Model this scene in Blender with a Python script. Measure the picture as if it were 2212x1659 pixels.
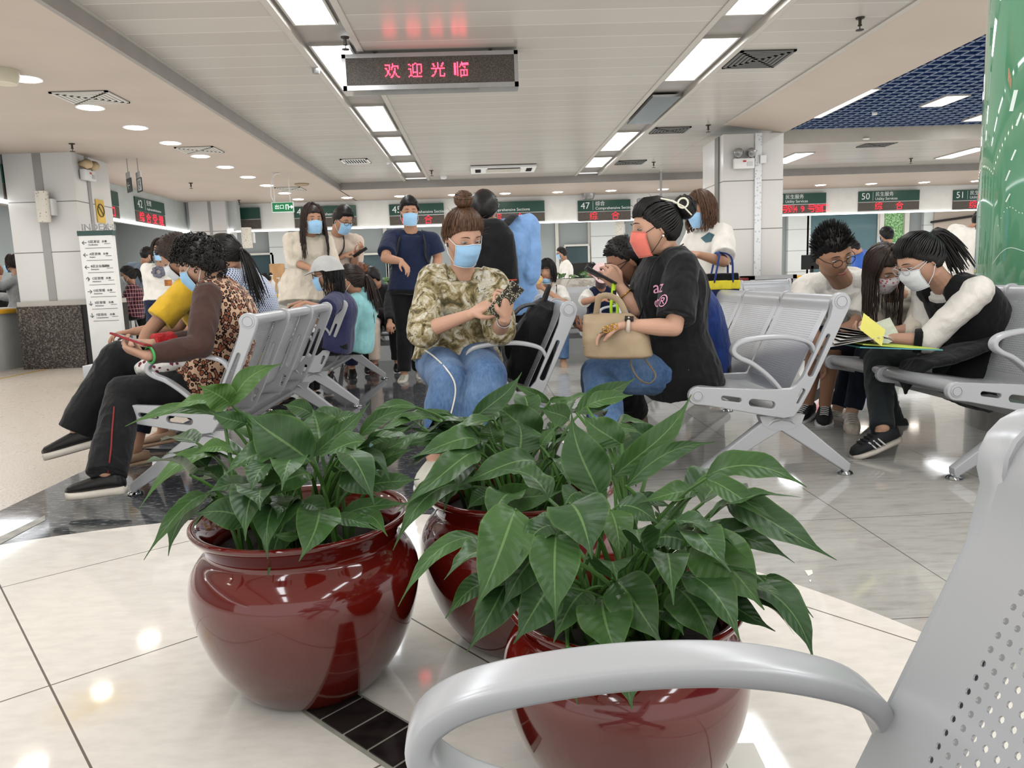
import bpy, bmesh, math, random
import numpy as np
from math import sin, cos, pi, radians, sqrt
from mathutils import Vector, Matrix
random.seed(7); RNG = np.random.default_rng(7)
for _o in list(bpy.data.objects): bpy.data.objects.remove(_o)
SC = bpy.context.scene; COL = SC.collection
# ---------------------------------------------------------------- camera
CAM_F, CAM_H = 1600.0, 0.93            # focal length in pixels of a 2212 px wide frame, height above floor
YAW, PITCH, ROLL = radians(2.0176), radians(8.0638), radians(2.05)
_f = np.array([sin(YAW)*cos(PITCH), cos(YAW)*cos(PITCH), -sin(PITCH)])
_r0 = np.array([cos(YAW), -sin(YAW), 0.0]); _u0 = np.cross(_r0, _f)
_r = _r0*cos(ROLL) - _u0*sin(ROLL); _u = _u0*cos(ROLL) + _r0*sin(ROLL)
CAMP = np.array([0.0, 0.0, CAM_H])
cd = bpy.data.cameras.new('camera'); cam = bpy.data.objects.new('camera', cd); COL.objects.link(cam)
cd.sensor_fit = 'HORIZONTAL'; cd.sensor_width = 36.0; cd.lens = 36.0*CAM_F/2212.0
cd.clip_start = 0.02; cd.clip_end = 100
_m = Matrix(((_r[0], _u[0], -_f[0], 0), (_r[1], _u[1], -_f[1], 0), (_r[2], _u[2], -_f[2], CAM_H), (0, 0, 0, 1)))
cam.matrix_world = _m
SC.camera = cam
def ray(u, v): return _f + _r*(u-1106.0)/CAM_F + _u*(829.5-v)/CAM_F
def W(u, v, Y):                          # world point seen at pixel (u,v) at depth Y
    d = ray(u, v); return CAMP + d*(Y/d[1])
def Wz(u, v, z):
    d = ray(u, v); return CAMP + d*((z-CAM_H)/d[2])
# ---------------------------------------------------------------- world, exposure
SC.view_settings.view_transform = 'Standard'; SC.view_settings.look = 'None'
SC.view_settings.gamma = 1.0; SC.view_settings.use_curve_mapping = False
SC.view_settings.exposure = 0.58
wd = bpy.data.worlds.new('hall'); SC.world = wd; wd.use_nodes = True
_bg = wd.node_tree.nodes['Background']; _bg.inputs[0].default_value = (1.0, 0.985, 0.96, 1); _bg.inputs[1].default_value = 0.72
SC.cycles.max_bounces = 6; SC.cycles.diffuse_bounces = 3; SC.cycles.glossy_bounces = 3
SC.cycles.transparent_max_bounces = 8; SC.cycles.caustics_reflective = False; SC.cycles.caustics_refractive = False
SC.cycles.use_fast_gi = True; SC.cycles.fast_gi_method = 'REPLACE'; SC.cycles.ao_bounces_render = 1
wd.light_settings.ao_factor = 1.0; wd.light_settings.distance = 1.2
PANEL_LIGHT, DOWN_LIGHT = 7.0, 12.0
# ---------------------------------------------------------------- materials
def lin(c):
    return tuple(((x/255.0)/12.92 if x <= 10 else ((x/255.0+0.055)/1.055)**2.4) for x in c[:3])
def c4(c): return (*lin(c), 1.0)
MATS = {}
class NT:
    def __init__(s, name):
        s.m = bpy.data.materials.new(name); s.m.use_nodes = True; s.t = s.m.node_tree
        s.b = s.t.nodes['Principled BSDF']; s._co = None
    def n(s, typ, **kw):
        nd = s.t.nodes.new(typ)
        for k, v in kw.items(): setattr(nd, k, v)
        return nd
    def l(s, a, b): s.t.links.new(a, b)
    def co(s, scale=(1, 1, 1), rot=(0, 0, 0), loc=(0, 0, 0), out='Object'):
        if s._co is None: s._co = s.n('ShaderNodeTexCoord')
        mp = s.n('ShaderNodeMapping'); mp.inputs['Scale'].default_value = scale
        mp.inputs['Rotation'].default_value = rot; mp.inputs['Location'].default_value = loc
        s.l(s._co.outputs[out], mp.inputs[0]); return mp.outputs[0]
    def noise(s, vec, scale, detail=3, rough=.5, dist=0):
        nd = s.n('ShaderNodeTexNoise'); nd.inputs['Scale'].default_value = scale; nd.inputs['Detail'].default_value = detail
        nd.inputs['Roughness'].default_value = rough; nd.inputs['Distortion'].default_value = dist
        s.l(vec, nd.inputs['Vector']); return nd.outputs['Fac']
    def vor(s, vec, scale, feat='F1', out='Distance'):
        nd = s.n('ShaderNodeTexVoronoi'); nd.feature = feat; nd.inputs['Scale'].default_value = scale
        s.l(vec, nd.inputs['Vector']); return nd.outputs[out]
    def ramp(s, fac, stops, interp='LINEAR'):
        nd = s.n('ShaderNodeValToRGB'); e = nd.color_ramp; e.interpolation = interp
        while len(e.elements) < len(stops): e.elements.new(0.5)
        for el, (p, c) in zip(e.elements, stops): el.position = p; el.color = c4(c) if len(c) == 3 else c
        s.l(fac, nd.inputs[0]); return nd.outputs[0]
    def mix(s, fac, a, b, mode='MIX'):
        nd = s.n('ShaderNodeMix'); nd.data_type = 'RGBA'; nd.blend_type = mode
        for sock, v in ((nd.inputs[0], fac), (nd.inputs[6], a), (nd.inputs[7], b)):
            if isinstance(v, (int, float)): sock.default_value = v
            elif isinstance(v, tuple): sock.default_value = c4(v)
            else: s.l(v, sock)
        return nd.outputs[2]
    def math(s, op, a, b=0.0, c=None):
        nd = s.n('ShaderNodeMath'); nd.operation = op
        for sock, v in zip(nd.inputs, (a, b, c)):
            if v is None: continue
            if isinstance(v, (int, float)): sock.default_value = v
            else: s.l(v, sock)
        return nd.outputs[0]
    def sep(s, vec):
        nd = s.n('ShaderNodeSeparateXYZ'); s.l(vec, nd.inputs[0]); return nd.outputs
    def bump(s, h, strength=.3, dist=.01):
        nd = s.n('ShaderNodeBump'); nd.inputs['Strength'].default_value = strength; nd.inputs['Distance'].default_value = dist
        s.l(h, nd.inputs['Height']); s.l(nd.outputs[0], s.b.inputs['Normal'])
    def set(s, **kw):
        for k, v in kw.items():
            key = {'rough': 'Roughness', 'metal': 'Metallic', 'spec': 'Specular IOR Level', 'coat': 'Coat Weight', 'crough': 'Coat Roughness',
                   'sheen': 'Sheen Weight', 'sss': 'Subsurface Weight', 'trans': 'Transmission Weight', 'alpha': 'Alpha', 'emis': 'Emission Strength'}[k]
            s.b.inputs[key].default_value = v
        return s
    def color(s, c):
        if isinstance(c, tuple): s.b.inputs['Base Color'].default_value = c4(c)
        else: s.l(c, s.b.inputs['Base Color'])
        return s
def M(name, col, rough=.5, var=.06, vs=6., bump=0., bs=80., **kw):
    """plain surface: colour with slight procedural variation and bump"""
    if name in MATS: return MATS[name]
    t = NT(name); v = t.co()
    a = tuple(max(0, x*(1-var)) for x in col); b = tuple(min(255, x*(1+var*.6)) for x in col)
    t.color(t.ramp(t.noise(v, vs, 3), [(.3, a), (.7, b)]))
    t.set(rough=rough, **kw)
    if bump: t.bump(t.noise(v, bs, 3), bump, .004)
    MATS[name] = t.m; return t.m
def EM(name, col, strength):
    if name in MATS: return MATS[name]
    t = NT(name); t.color((20, 20, 20)); t.b.inputs['Emission Color'].default_value = c4(col); t.set(emis=strength, rough=.6)
    MATS[name] = t.m; return t.m
def fabric(name, col, var=.10, weave=420, rough=.85, wr=.25):
    if name in MATS: return MATS[name]
    t = NT(name); v = t.co()
    a = tuple(x*(1-var) for x in col); b = tuple(min(255, x*(1+var*.5)) for x in col)
    t.color(t.ramp(t.noise(v, 14, 4), [(.3, a), (.7, b)])); t.set(rough=rough, spec=.25, sheen=.15)
    fold = t.math('ABSOLUTE', t.math('SUBTRACT', t.noise(t.co(scale=(1, 1, .5)), 11, 3, .5, .8), .5)); h = t.math('ADD', t.math('MULTIPLY', t.noise(v, weave, 1), .06), t.math('ADD', t.math('MULTIPLY', fold, -2.2), t.math('MULTIPLY', t.noise(v, 34, 3, dist=.6), .5)))
    t.bump(h, wr*1.6, .012); MATS[name] = t.m; return t.m
# ---------------------------------------------------------------- mesh building
class MB:
    def __init__(s): s.v = []; s.f = []; s.n = 0
    def add(s, V, F):
        s.v.append(np.asarray(V, float).reshape(-1, 3)); s.f.extend([tuple(i+s.n for i in f) for f in F]); s.n += len(s.v[-1])
        return s
    def box(s, c, d, R=None):
        x, y, z = (np.array(d)/2.0)
        V = np.array([(i*x, j*y, k*z) for i in (-1, 1) for j in (-1, 1) for k in (-1, 1)])
        if R is not None: V = V @ np.array(R).T
        return s.add(V+np.array(c), [(0, 1, 3, 2), (4, 6, 7, 5), (0, 4, 5, 1), (2, 3, 7, 6), (0, 2, 6, 4), (1, 5, 7, 3)])
    def bb(s, lo, hi): lo = np.array(lo, float); hi = np.array(hi, float); return s.box((lo+hi)/2, hi-lo)
    def rings(s, rings, cap=True, closed=True):
        n = len(rings[0]); V = np.concatenate(rings); F = []
        for i in range(len(rings)-1):
            for j in range(n if closed else n-1):
                k = (j+1) % n; F.append((i*n+j, i*n+k, (i+1)*n+k, (i+1)*n+j))
        if cap and closed:
            F.append(tuple(range(n-1, -1, -1))); F.append(tuple((len(rings)-1)*n+j for j in range(n)))
        return s.add(V, F)
    def tube(s, pts, rad, n=10, round_=True, up=None, flat=1.0):
        """swept tube; rad is a number or list; flat squashes across the second axis; up fixes the first axis"""
        P = [np.array(p, float) for p in pts]; m = len(P)
        R = [rad]*m if isinstance(rad, (int, float)) else list(rad)
        T = []
        for i in range(m):
            a = P[max(0, i-1)]; b = P[min(m-1, i+1)]; t = b-a; T.append(t/(np.linalg.norm(t)+1e-9))
        ref = np.array(up, float) if up is not None else (np.array([0, 0, 1.0]) if abs(T[0][2]) < .9 else np.array([1.0, 0, 0]))
        x = ref - T[0]*(ref@T[0]); x /= np.linalg.norm(x)+1e-9
        A = [2*pi*j/n for j in range(n)]; rings = []
        def ring(c, x, y, r): return np.array([c + x*cos(a)*r + y*sin(a)*r*flat for a in A])
        for i in range(m):
            if i > 0 or up is not None:
                base = np.array(up, float) if up is not None else x
                x2 = base - T[i]*(base@T[i]); nn = np.linalg.norm(x2)
                if nn > 1e-6: x = x2/nn
            y = np.cross(T[i], x)
            if round_ and i == 0:
                for q in (80, 55, 28): rings.append(ring(P[i]-T[i]*R[i]*sin(radians(q)), x, y, R[i]*cos(radians(q))))
            rings.append(ring(P[i], x, y, R[i]))
            if round_ and i == m-1:
                for q in (28, 55, 80): rings.append(ring(P[i]+T[i]*R[i]*sin(radians(q)), x, y, R[i]*cos(radians(q))))
        return s.rings(rings)
    def cyl(s, c0, c1, r, n=20): return s.tube([c0, c1], r, n, round_=False)
    def ell(s, c, r, R=None, nu=16, nv=10):
        rings = []
        for i in range(1, nv):
            t = pi*i/nv; rings.append(np.array([(sin(t)*cos(2*pi*j/nu), sin(t)*sin(2*pi*j/nu), -cos(t)) for j in range(nu)])*np.array(r))
        V = np.concatenate([[[0, 0, -r[2]]], *rings, [[0, 0, r[2]]]]); F = []
        for j in range(nu): F.append((0, 1+(j+1) % nu, 1+j))
        for i in range(nv-2):
            for j in range(nu):
                k = (j+1) % nu; F.append((1+i*nu+j, 1+i*nu+k, 1+(i+1)*nu+k, 1+(i+1)*nu+j))
        e = 1+(nv-1)*nu; o = 1+(nv-2)*nu
        for j in range(nu): F.append((o+j, o+(j+1) % nu, e))
        if R is not None: V = V @ np.array(R).T
        return s.add(V+np.array(c), F)
    def lathe(s, c, prof, n=48):
        rings = [np.array([(c[0]+r*cos(2*pi*j/n), c[1]+r*sin(2*pi*j/n), c[2]+z) for j in range(n)]) for r, z in prof]
        return s.rings(rings)
    def poly(s, pts, d):
        """flat polygon extruded by vector d"""
        P = np.array(pts, float); n = len(P); V = np.concatenate([P, P+np.array(d)])
        F = [tuple(range(n-1, -1, -1)), tuple(range(n, 2*n))]+[(i, (i+1) % n, n+(i+1) % n, n+i) for i in range(n)]
        return s.add(V, F)
    def build(s, name, mat, parent=None, smooth=True, auto=True, fix=True):
        V = np.concatenate(s.v) if s.v else np.zeros((0, 3))
        if parent is not None: V = V - np.array(wloc(parent))
        me = bpy.data.meshes.new(name); me.from_pydata(V.tolist(), [], s.f); me.update()
        return finish(me, name, mat, parent, smooth, auto, fix)
def wloc(o):
    l = Vector(o.location)
    while o.parent is not None: o = o.parent; l = l+Vector(o.location)
    return l
def finish(me, name, mat, parent=None, smooth=True, auto=True, fix=True):
    if fix:
        bm = bmesh.new(); bm.from_mesh(me); bmesh.ops.recalc_face_normals(bm, faces=bm.faces); bm.to_mesh(me); bm.free()
    if mat is not None: me.materials.append(mat)
    if smooth:
        me.polygons.foreach_set('use_smooth', [True]*len(me.polygons))
        if auto and hasattr(me, 'set_sharp_from_angle'): me.set_sharp_from_angle(angle=radians(40))
    o = bpy.data.objects.new(name, me); COL.objects.link(o)
    if parent is not None: o.parent = parent
    return o
def bevel(o, w=.004, seg=2):
    """bakes a bevel into the mesh"""
    bm = bmesh.new(); bm.from_mesh(o.data)
    es = [e for e in bm.edges if len(e.link_faces) == 2 and e.calc_face_angle() > .6]
    bmesh.ops.bevel(bm, geom=es, offset=w, segments=seg, affect='EDGES', profile=.6); bm.to_mesh(o.data); bm.free()
    o.data.polygons.foreach_set('use_smooth', [True]*len(o.data.polygons)); o.data.set_sharp_from_angle(angle=radians(45)); return o
def thing(name, label, cat, loc=(0, 0, 0), group=None):
    o = bpy.data.objects.new(name, None); COL.objects.link(o); o.location = tuple(float(x) for x in loc); o.empty_display_size = .05
    return tag(o, label, cat, group)
def tag(o, label, cat, group=None):
    o['label'] = label; o['category'] = cat
    if group: o['group'] = group
    return o
def struct(o): o['kind'] = 'structure'; return o
def dup(root, loc, label=None, group=None):
    r = root.copy(); COL.objects.link(r); r.location = tuple(float(x) for x in loc)
    if label: r['label'] = label
    if group: r['group'] = group
    for ch in list(root.children):
        c = ch.copy(); COL.objects.link(c); c.parent = r
        for g in list(ch.children):
            d = g.copy(); COL.objects.link(d); d.parent = c
    return r
def cut2d(name, outer, holes, depth, bev, mat, parent, M4):
    """plate with holes: 2-D outline (x,y) with thickness, placed by the 4x4 matrix (local z is the thickness)"""
    cu = bpy.data.curves.new(name, 'CURVE'); cu.dimensions = '2D'; cu.fill_mode = 'BOTH'; cu.extrude = depth/2; cu.bevel_depth = bev; cu.bevel_resolution = 1
    for pts in [outer]+holes:
        sp = cu.splines.new('POLY'); sp.points.add(len(pts)-1); sp.use_cyclic_u = True
        for q, p in zip(sp.points, pts): q.co = (p[0], p[1], 0, 1)
    o = bpy.data.objects.new(name, cu); COL.objects.link(o)
    dg = bpy.context.evaluated_depsgraph_get(); me = bpy.data.meshes.new_from_object(o.evaluated_get(dg)); bpy.data.objects.remove(o); bpy.data.curves.remove(cu)
    me.transform(M4)
    if parent is not None: me.transform(Matrix.Translation(-wloc(parent)))
    return finish(me, name, mat, parent, True, True, False)
def slot(p0, p1, r, n=8):
    """capsule outline between two 2-D points"""
    p0 = np.array(p0, float); p1 = np.array(p1, float); a = math.atan2(*(p1-p0)[::-1]); out = []
    r0, r1 = (r, r) if isinstance(r, (int, float)) else r
    for i in range(n+1): t = a-pi/2+pi*i/n; out.append(p1+r1*np.array([cos(t), sin(t)]))
    for i in range(n+1): t = a+pi/2+pi*i/n; out.append(p0+r0*np.array([cos(t), sin(t)]))
    return [tuple(p) for p in out]
def text_mesh(s, size, align='LEFT', extrude=0.0):
    cu = bpy.data.curves.new('txt', 'FONT'); cu.body = s; cu.size = size; cu.align_x = align; cu.align_y = 'CENTER'; cu.extrude = extrude; cu.resolution_u = 3
    o = bpy.data.objects.new('txt', cu); COL.objects.link(o)
    dg = bpy.context.evaluated_depsgraph_get(); me = bpy.data.meshes.new_from_object(o.evaluated_get(dg)); bpy.data.objects.remove(o); bpy.data.curves.remove(cu)
    return me
def frame4(o, x, y, z=None):
    x = Vector(x).normalized(); y = Vector(y); y = (y - x*y.dot(x)).normalized(); z = x.cross(y)
    return Matrix(((x[0], y[0], z[0], o[0]), (x[1], y[1], z[1], o[1]), (x[2], y[2], z[2], o[2]), (0, 0, 0, 1)))
def text(name, s, size, M4, mat, parent, align='LEFT'):
    me = text_mesh(s, size, align, .001); me.transform(M4)
    if parent is not None: me.transform(Matrix.Translation(-wloc(parent)))
    return finish(me, name, mat, parent, False, False, False)
def led_text(name, s, size, pitch, M4, mat, parent, dot=.38, spacing=None):
    """dot-matrix lettering, one part per character: a small lit square wherever the glyph covers the LED grid"""
    x0 = 0.0; chars = []
    for ch in s:
        if ch == ' ': x0 += (spacing or size)*.6; continue
        me = text_mesh(ch, size); me.calc_loop_triangles()
        V = np.array([v.co[:2] for v in me.vertices]); T = np.array([t.vertices[:] for t in me.loop_triangles])
        bpy.data.meshes.remove(me)
        if len(T) == 0: continue
        lo, hi = V.min(0), V.max(0)
        gx = np.arange(lo[0], hi[0]+pitch*.5, pitch); gy = np.arange(lo[1], hi[1]+pitch*.5, pitch); G = np.array([(a, b) for a in gx for b in gy])
        A, B, C = V[T[:, 0]], V[T[:, 1]], V[T[:, 2]]; inside = np.zeros(len(G), bool)
        for a, b, c in zip(A, B, C):
            d1 = (b[0]-a[0])*(G[:, 1]-a[1])-(b[1]-a[1])*(G[:, 0]-a[0]); d2 = (c[0]-b[0])*(G[:, 1]-b[1])-(c[1]-b[1])*(G[:, 0]-b[0]); d3 = (a[0]-c[0])*(G[:, 1]-c[1])-(a[1]-c[1])*(G[:, 0]-c[0])
            inside |= ((d1 >= 0) & (d2 >= 0) & (d3 >= 0)) | ((d1 <= 0) & (d2 <= 0) & (d3 <= 0))
        mb = MB()
        for g in G[inside]: mb.box((g[0]+x0, g[1], 0), (2*dot*pitch, 2*dot*pitch, .003))
        if mb.v: chars.append(mb)
        x0 += spacing or size*1.05
    al = np.concatenate([v for m in chars for v in m.v]); cx = (al[:, 0].min()+al[:, 0].max())/2; cy = (al[:, 1].min()+al[:, 1].max())/2
    for mb in chars:
        V = np.concatenate(mb.v)-np.array((cx, cy, 0)); me = bpy.data.meshes.new(name); me.from_pydata(V.tolist(), [], mb.f); me.transform(M4)
        if parent is not None: me.transform(Matrix.Translation(-wloc(parent)))
        finish(me, name, mat, parent, False, False, False)
# ================================================================ ROOM
ZM, ZL = 2.805, 2.68                     # main ceiling, low ceiling
KC = .9375
def mat_floor():
    t = NT('floor_stone'); v = t.co(); x, y, z = t.sep(v)
    # pale grey stone tiles, dark streaked tiles, terrazzo and the white tiled disc, laid out in metres
    st = t.co(scale=(3, 14, 1), rot=(0, 0, .25)); n1 = t.noise(st, 2.2, 6, .62); n2 = t.noise(v, 1.2, 3); n3 = t.noise(t.co(scale=(8, 26, 1), rot=(0, 0, .2)), 4, 4, .6)
    grey = t.mix(t.math('MULTIPLY', n2, .5), t.ramp(n1, [(.32, (150, 147, 140)), (.5, (172, 169, 162)), (.75, (182, 179, 172))]), (160, 158, 152))
    grey = t.mix(t.math('MULTIPLY', t.math('GREATER_THAN', n3, .66), .35), grey, (126, 122, 116))
    nd = t.noise(t.co(scale=(7, 30, 1), rot=(0, 0, .25)), 2.6, 7, .68); dark = t.ramp(nd, [(.36, (40, 41, 43)), (.48, (62, 63, 65)), (.56, (78, 79, 80)), (.64, (150, 149, 147))])
    spk = t.noise(v, 95, 3, .75); terr = t.ramp(spk, [(.34, (140, 126, 112)), (.46, (186, 173, 157)), (.6, (206, 194, 179))])
    wn = t.noise(t.co(scale=(5, 12, 1), rot=(0, 0, .7)), 2.5, 5, .6); white = t.ramp(wn, [(.35, (219, 212, 202)), (.6, (228, 221, 211)), (.8, (223, 215, 205))])
    st2 = t.math('DIVIDE', t.math('SQRT', t.math('ADD', t.math('POWER', t.math('ADD', x, .93), 2.0), t.math('POWER', t.math('SUBTRACT', y, 1.62), 2.0))), .12)
    stain = t.math('MULTIPLY', t.math('SUBTRACT', 1.0, t.math('MINIMUM', st2, 1.0)), t.noise(v, 22, 4))
    white = t.mix(t.math('MULTIPLY', stain, .8), white, (222, 190, 120))
    def grid(a, b, pitch, w):            # joint mask for lines at a,b (node outputs)
        fa = t.math('ABSOLUTE', t.math('SUBTRACT', t.math('FRACT', t.math('DIVIDE', a, pitch)), .5)); fb = t.math('ABSOLUTE', t.math('SUBTRACT', t.math('FRACT', t.math('DIVIDE', b, pitch)), .5))
        return t.math('GREATER_THAN', t.math('MAXIMUM', fa, fb), .5-w/pitch/2)
    g1 = grid(t.math('SUBTRACT', x, 1.335), t.math('SUBTRACT', y, 2.62), .8, .004)
    ca, sa = .777, .629
    a = t.math('ADD', t.math('MULTIPLY', x, ca), t.math('MULTIPLY', y, sa)); b = t.math('SUBTRACT', t.math('MULTIPLY', x, sa), t.math('MULTIPLY', y, ca))
    g2 = grid(t.math('SUBTRACT', a, .237), t.math('ADD', b, 2.008), .82, .005)
    grey = t.mix(t.math('MULTIPLY', g1, .85), grey, (70, 68, 65)); dark = t.mix(t.math('MULTIPLY', g1, .6), dark, (36, 36, 38)); white = t.mix(t.math('MULTIPLY', g2, .9), white, (70, 62, 55))
    isdark = t.math('LESS_THAN', x, .1); col = t.mix(isdark, grey, dark)
    # worn tape line by the terrazzo edge
    col = t.mix(t.math('LESS_THAN', x, -2.16), col, terr)
    dx = t.math('ADD', x, .9); dy = t.math('SUBTRACT', y, .8); r = t.math('SQRT', t.math('ADD', t.math('MULTIPLY', dx, dx), t.math('MULTIPLY', dy, dy)))
    inw = t.math('LESS_THAN', r, 2.2); col = t.mix(inw, col, white)
    yl = t.math('LESS_THAN', t.math('ABSOLUTE', t.math('ADD', x, 5.6)), .03); col = t.mix(yl, col, (190, 150, 50)); t.color(col)
    jn = t.math('MAXIMUM', t.math('MULTIPLY', g1, t.math('SUBTRACT', 1.0, inw)), t.math('MULTIPLY', g2, inw))
    ro = t.math('ADD', t.math('MULTIPLY', t.noise(v, 9, 3), .05), .035); ro = t.math('ADD', ro, t.math('MULTIPLY', t.math('LESS_THAN', x, -2.16), .22)); t.l(ro, t.b.inputs['Roughness'])
    t.set(spec=.5); t.bump(n1, .03, .002)
    return t.m
def mat_planks():
    t = NT('ceiling_panels'); v = t.co(); x, y, z = t.sep(v)
    fr = t.math('FRACT', t.math('DIVIDE', y, .3)); ln = t.math('LESS_THAN', t.math('ABSOLUTE', t.math('SUBTRACT', fr, .5)), .011)
    cell = t.math('FLOOR', t.math('DIVIDE', t.math('ADD', y, .15), .3)); wn = t.n('ShaderNodeTexWhiteNoise'); wn.noise_dimensions = '1D'; t.l(cell, wn.inputs['W'])
    base = t.mix(wn.outputs[0], (164, 157, 147), (172, 165, 155)); t.color(t.mix(ln, base, (204, 197, 187))); t.set(rough=.27, spec=.36)
    t.bump(t.math('ADD', t.math('MULTIPLY', ln, -1.0), t.math('MULTIPLY', t.noise(t.co(scale=(1, 6, 1)), 8, 2), .4)), .15, .004); return t.m
MF = mat_floor(); MPL = mat_planks()
WHITE = M('white_paint', (180, 165, 150), .55, .02, 1.5); GREYP = M('grey_strip', (146, 140, 133), .4, .03)
TRIMW = M('white_trim', (176, 169, 158), .4, .02); ALU = M('brushed_aluminium', (180, 180, 180), .3, .04, metal=.9)
CHROME = M('chrome', (225, 226, 228), .08, .01, metal=1.0); BLACKP = M('black_plastic', (24, 24, 26), .4, .05)
DGREEN = M('sign_green', (30, 74, 62), .35, .03); WHITEP = M('white_plastic', (225, 223, 218), .4, .02)
GREYW = M('grey_blind', (140, 145, 142), .7, .03, 2); DKGLASS = M('dark_glass', (48, 66, 70), .08, .10, 1.5, spec=.6)
LEDRED = EM('led_red', (255, 30, 56), 2.6); TXW = M('lettering_white', (235, 238, 236), .5, .01)
LPANEL = EM('light_panel', (250, 252, 255), PANEL_LIGHT); DLAMP = EM('downlight_lamp', (255, 244, 230), DOWN_LIGHT); STRIPL = EM('strip_light', (250, 252, 255), 3.0)
floor = MB().bb((-14, -4, -.2), (17, 24, 0)).build('floor', MF, smooth=False); struct(floor)
# main ceiling field between the light rails, then the rails, drops and low ceilings
RL0, RL1, RR0, RR1 = -1.45*KC, -.97*KC, 1.95*KC, 2.42*KC
for a, b in ((-2.56, RL0), (RL1, RR0), (RR1, 3.24)): struct(MB().bb((a, -4, ZM), (b, 14.24, ZM+.1)).build('ceiling', MPL, smooth=False))
for a, b in ((RL0, RL1), (RR0, RR1)): struct(MB().bb((a, -4, ZM+.05), (b, 14.24, ZM+.15)).build('ceiling_rail', GREYP, smooth=False))
k = 0
for x in (RL0, RL1, RR0, RR1):
    k += 1; struct(MB().bb((x-.025, -4, ZM-.008), (x+.025, 14.24, ZM+.05)).build('trim_%d' % k, TRIMW, smooth=False))
struct(MB().bb((-14, -4, ZL), (-2.57, 24, ZL+.02)).build('ceiling_left', WHITE, smooth=False))
struct(MB().bb((-2.59, 14.26, ZL), (17, 24, ZL+.02)).build('ceiling_back', WHITE, smooth=False))
struct(MB().bb((-2.60, -4, ZL-.004), (-2.56, 14.26, ZM+.03)).build('trim_6', GREYP, smooth=False)); struct(MB().bb((-2.60, 14.24, ZL-.004), (17, 14.28, ZM+.03)).build('trim_7', GREYP, smooth=False))
struct(MB().bb((-2.56, -4, ZM-.012), (-2.535, 14.24, ZM)).build('trim_5', TRIMW, smooth=False))
struct(MB().bb((3.22, 9.75, ZM-.002), (4.05, 14.24, ZM+.1)).build('ceiling_patch', MPL, smooth=False))
struct(MB().poly([(3.20, -4, ZM), (3.98, -4, ZL), (3.98, -4, 3.6), (3.20, -4, 3.6)], (0, 13.82, 0)).build('ceiling_beam', WHITE, smooth=False))
struct(MB().bb((3.18, -4, ZM-.012), (3.23, 9.8, ZM+.03)).build('trim_8', TRIMW, smooth=False))
# blue open-cell ceiling to the right of the beam
BLUEG = M('blue_cell_ceiling', (30, 58, 110), .5, .08); BLUED = M('blue_void', (16, 34, 76), .7, .2, 3); CELLE = M('cell_edges', (120, 134, 158), .4, .05)
struct(MB().bb((3.97, -4, 3.25), (17, 11.16, 3.3)).build('ceiling_void', BLUED, smooth=False))
mb = MB(); me_ = MB()
for i in range(60): x = 4.05+i*.15; mb.bb((x-.006, 2.5, 2.96), (x+.006, 11.15, 3.06)); me_.bb((x-.007, 2.5, 2.952), (x+.007, 11.15, 2.96))
for i in range(58): y = 2.55+i*.15; mb.bb((4.02, y-.006, 2.96), (13, y+.006, 3.06)); me_.bb((4.02, y-.007, 2.952), (13, y+.007, 2.96))
struct(mb.build('ceiling_cells', BLUEG, smooth=False)); struct(me_.build('ceiling_cell_edges', CELLE, smooth=False))
struct(MB().bb((4.0, 11.15, 2.76), (17, 11.3, 3.3)).build('trim_9', TRIMW, smooth=False))
struct(MB().bb((4.0, 11.3, ZM), (17, 14.24, ZM+.1)).build('ceiling_right', MPL, smooth=False))
# back counter canopy (fascia) with a light strip below, left canopy
def fy(x): return 16.3+.05*x
FAS = M('fascia_white', (226, 224, 217), .4, .02); FAS2 = M('fascia_grey', (190, 194, 188), .4, .03)
mb = MB(); mb.poly([(-5.2, fy(-5.2), 2.13), (17, fy(17), 2.13), (17, fy(17)+.3, 2.13), (-5.2, fy(-5.2)+.3, 2.13)], (0, 0, .55)); struct(mb.build('wall_fascia_back', FAS, smooth=False))
mb = MB(); mb.poly([(-5.2, fy(-5.2)-.02, 2.105), (17, fy(17)-.02, 2.105), (17, fy(17)+.05, 2.105), (-5.2, fy(-5.2)+.05, 2.105)], (0, 0, .02)); struct(mb.build('trim_10', STRIPL, smooth=False))
struct(MB().bb((-6.2, -4, 2.13), (-5.9, 15.7, ZL)).build('wall_fascia_left', FAS2, smooth=False)); struct(MB().bb((-5.92, -4, 2.09), (-5.86, 15.7, 2.128)).build('trim_11', STRIPL, smooth=False))
struct(MB().bb((-6.2, 15.55, 2.13), (-4.9, 15.75, ZL)).build('wall_fascia_corner', FAS2, smooth=False)); struct(MB().bb((-6.0, 15.5, 2.09), (-5.0, 15.56, 2.128)).build('trim_12', STRIPL, smooth=False))
struct(MB().bb((-9.4, -4, 0), (-9.2, 21, ZL)).build('wall_left', GREYW, smooth=False)); struct(MB().bb((-14, 18, 0), (-9, 18.2, ZL)).build('wall_left_end', GREYW, smooth=False))
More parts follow.
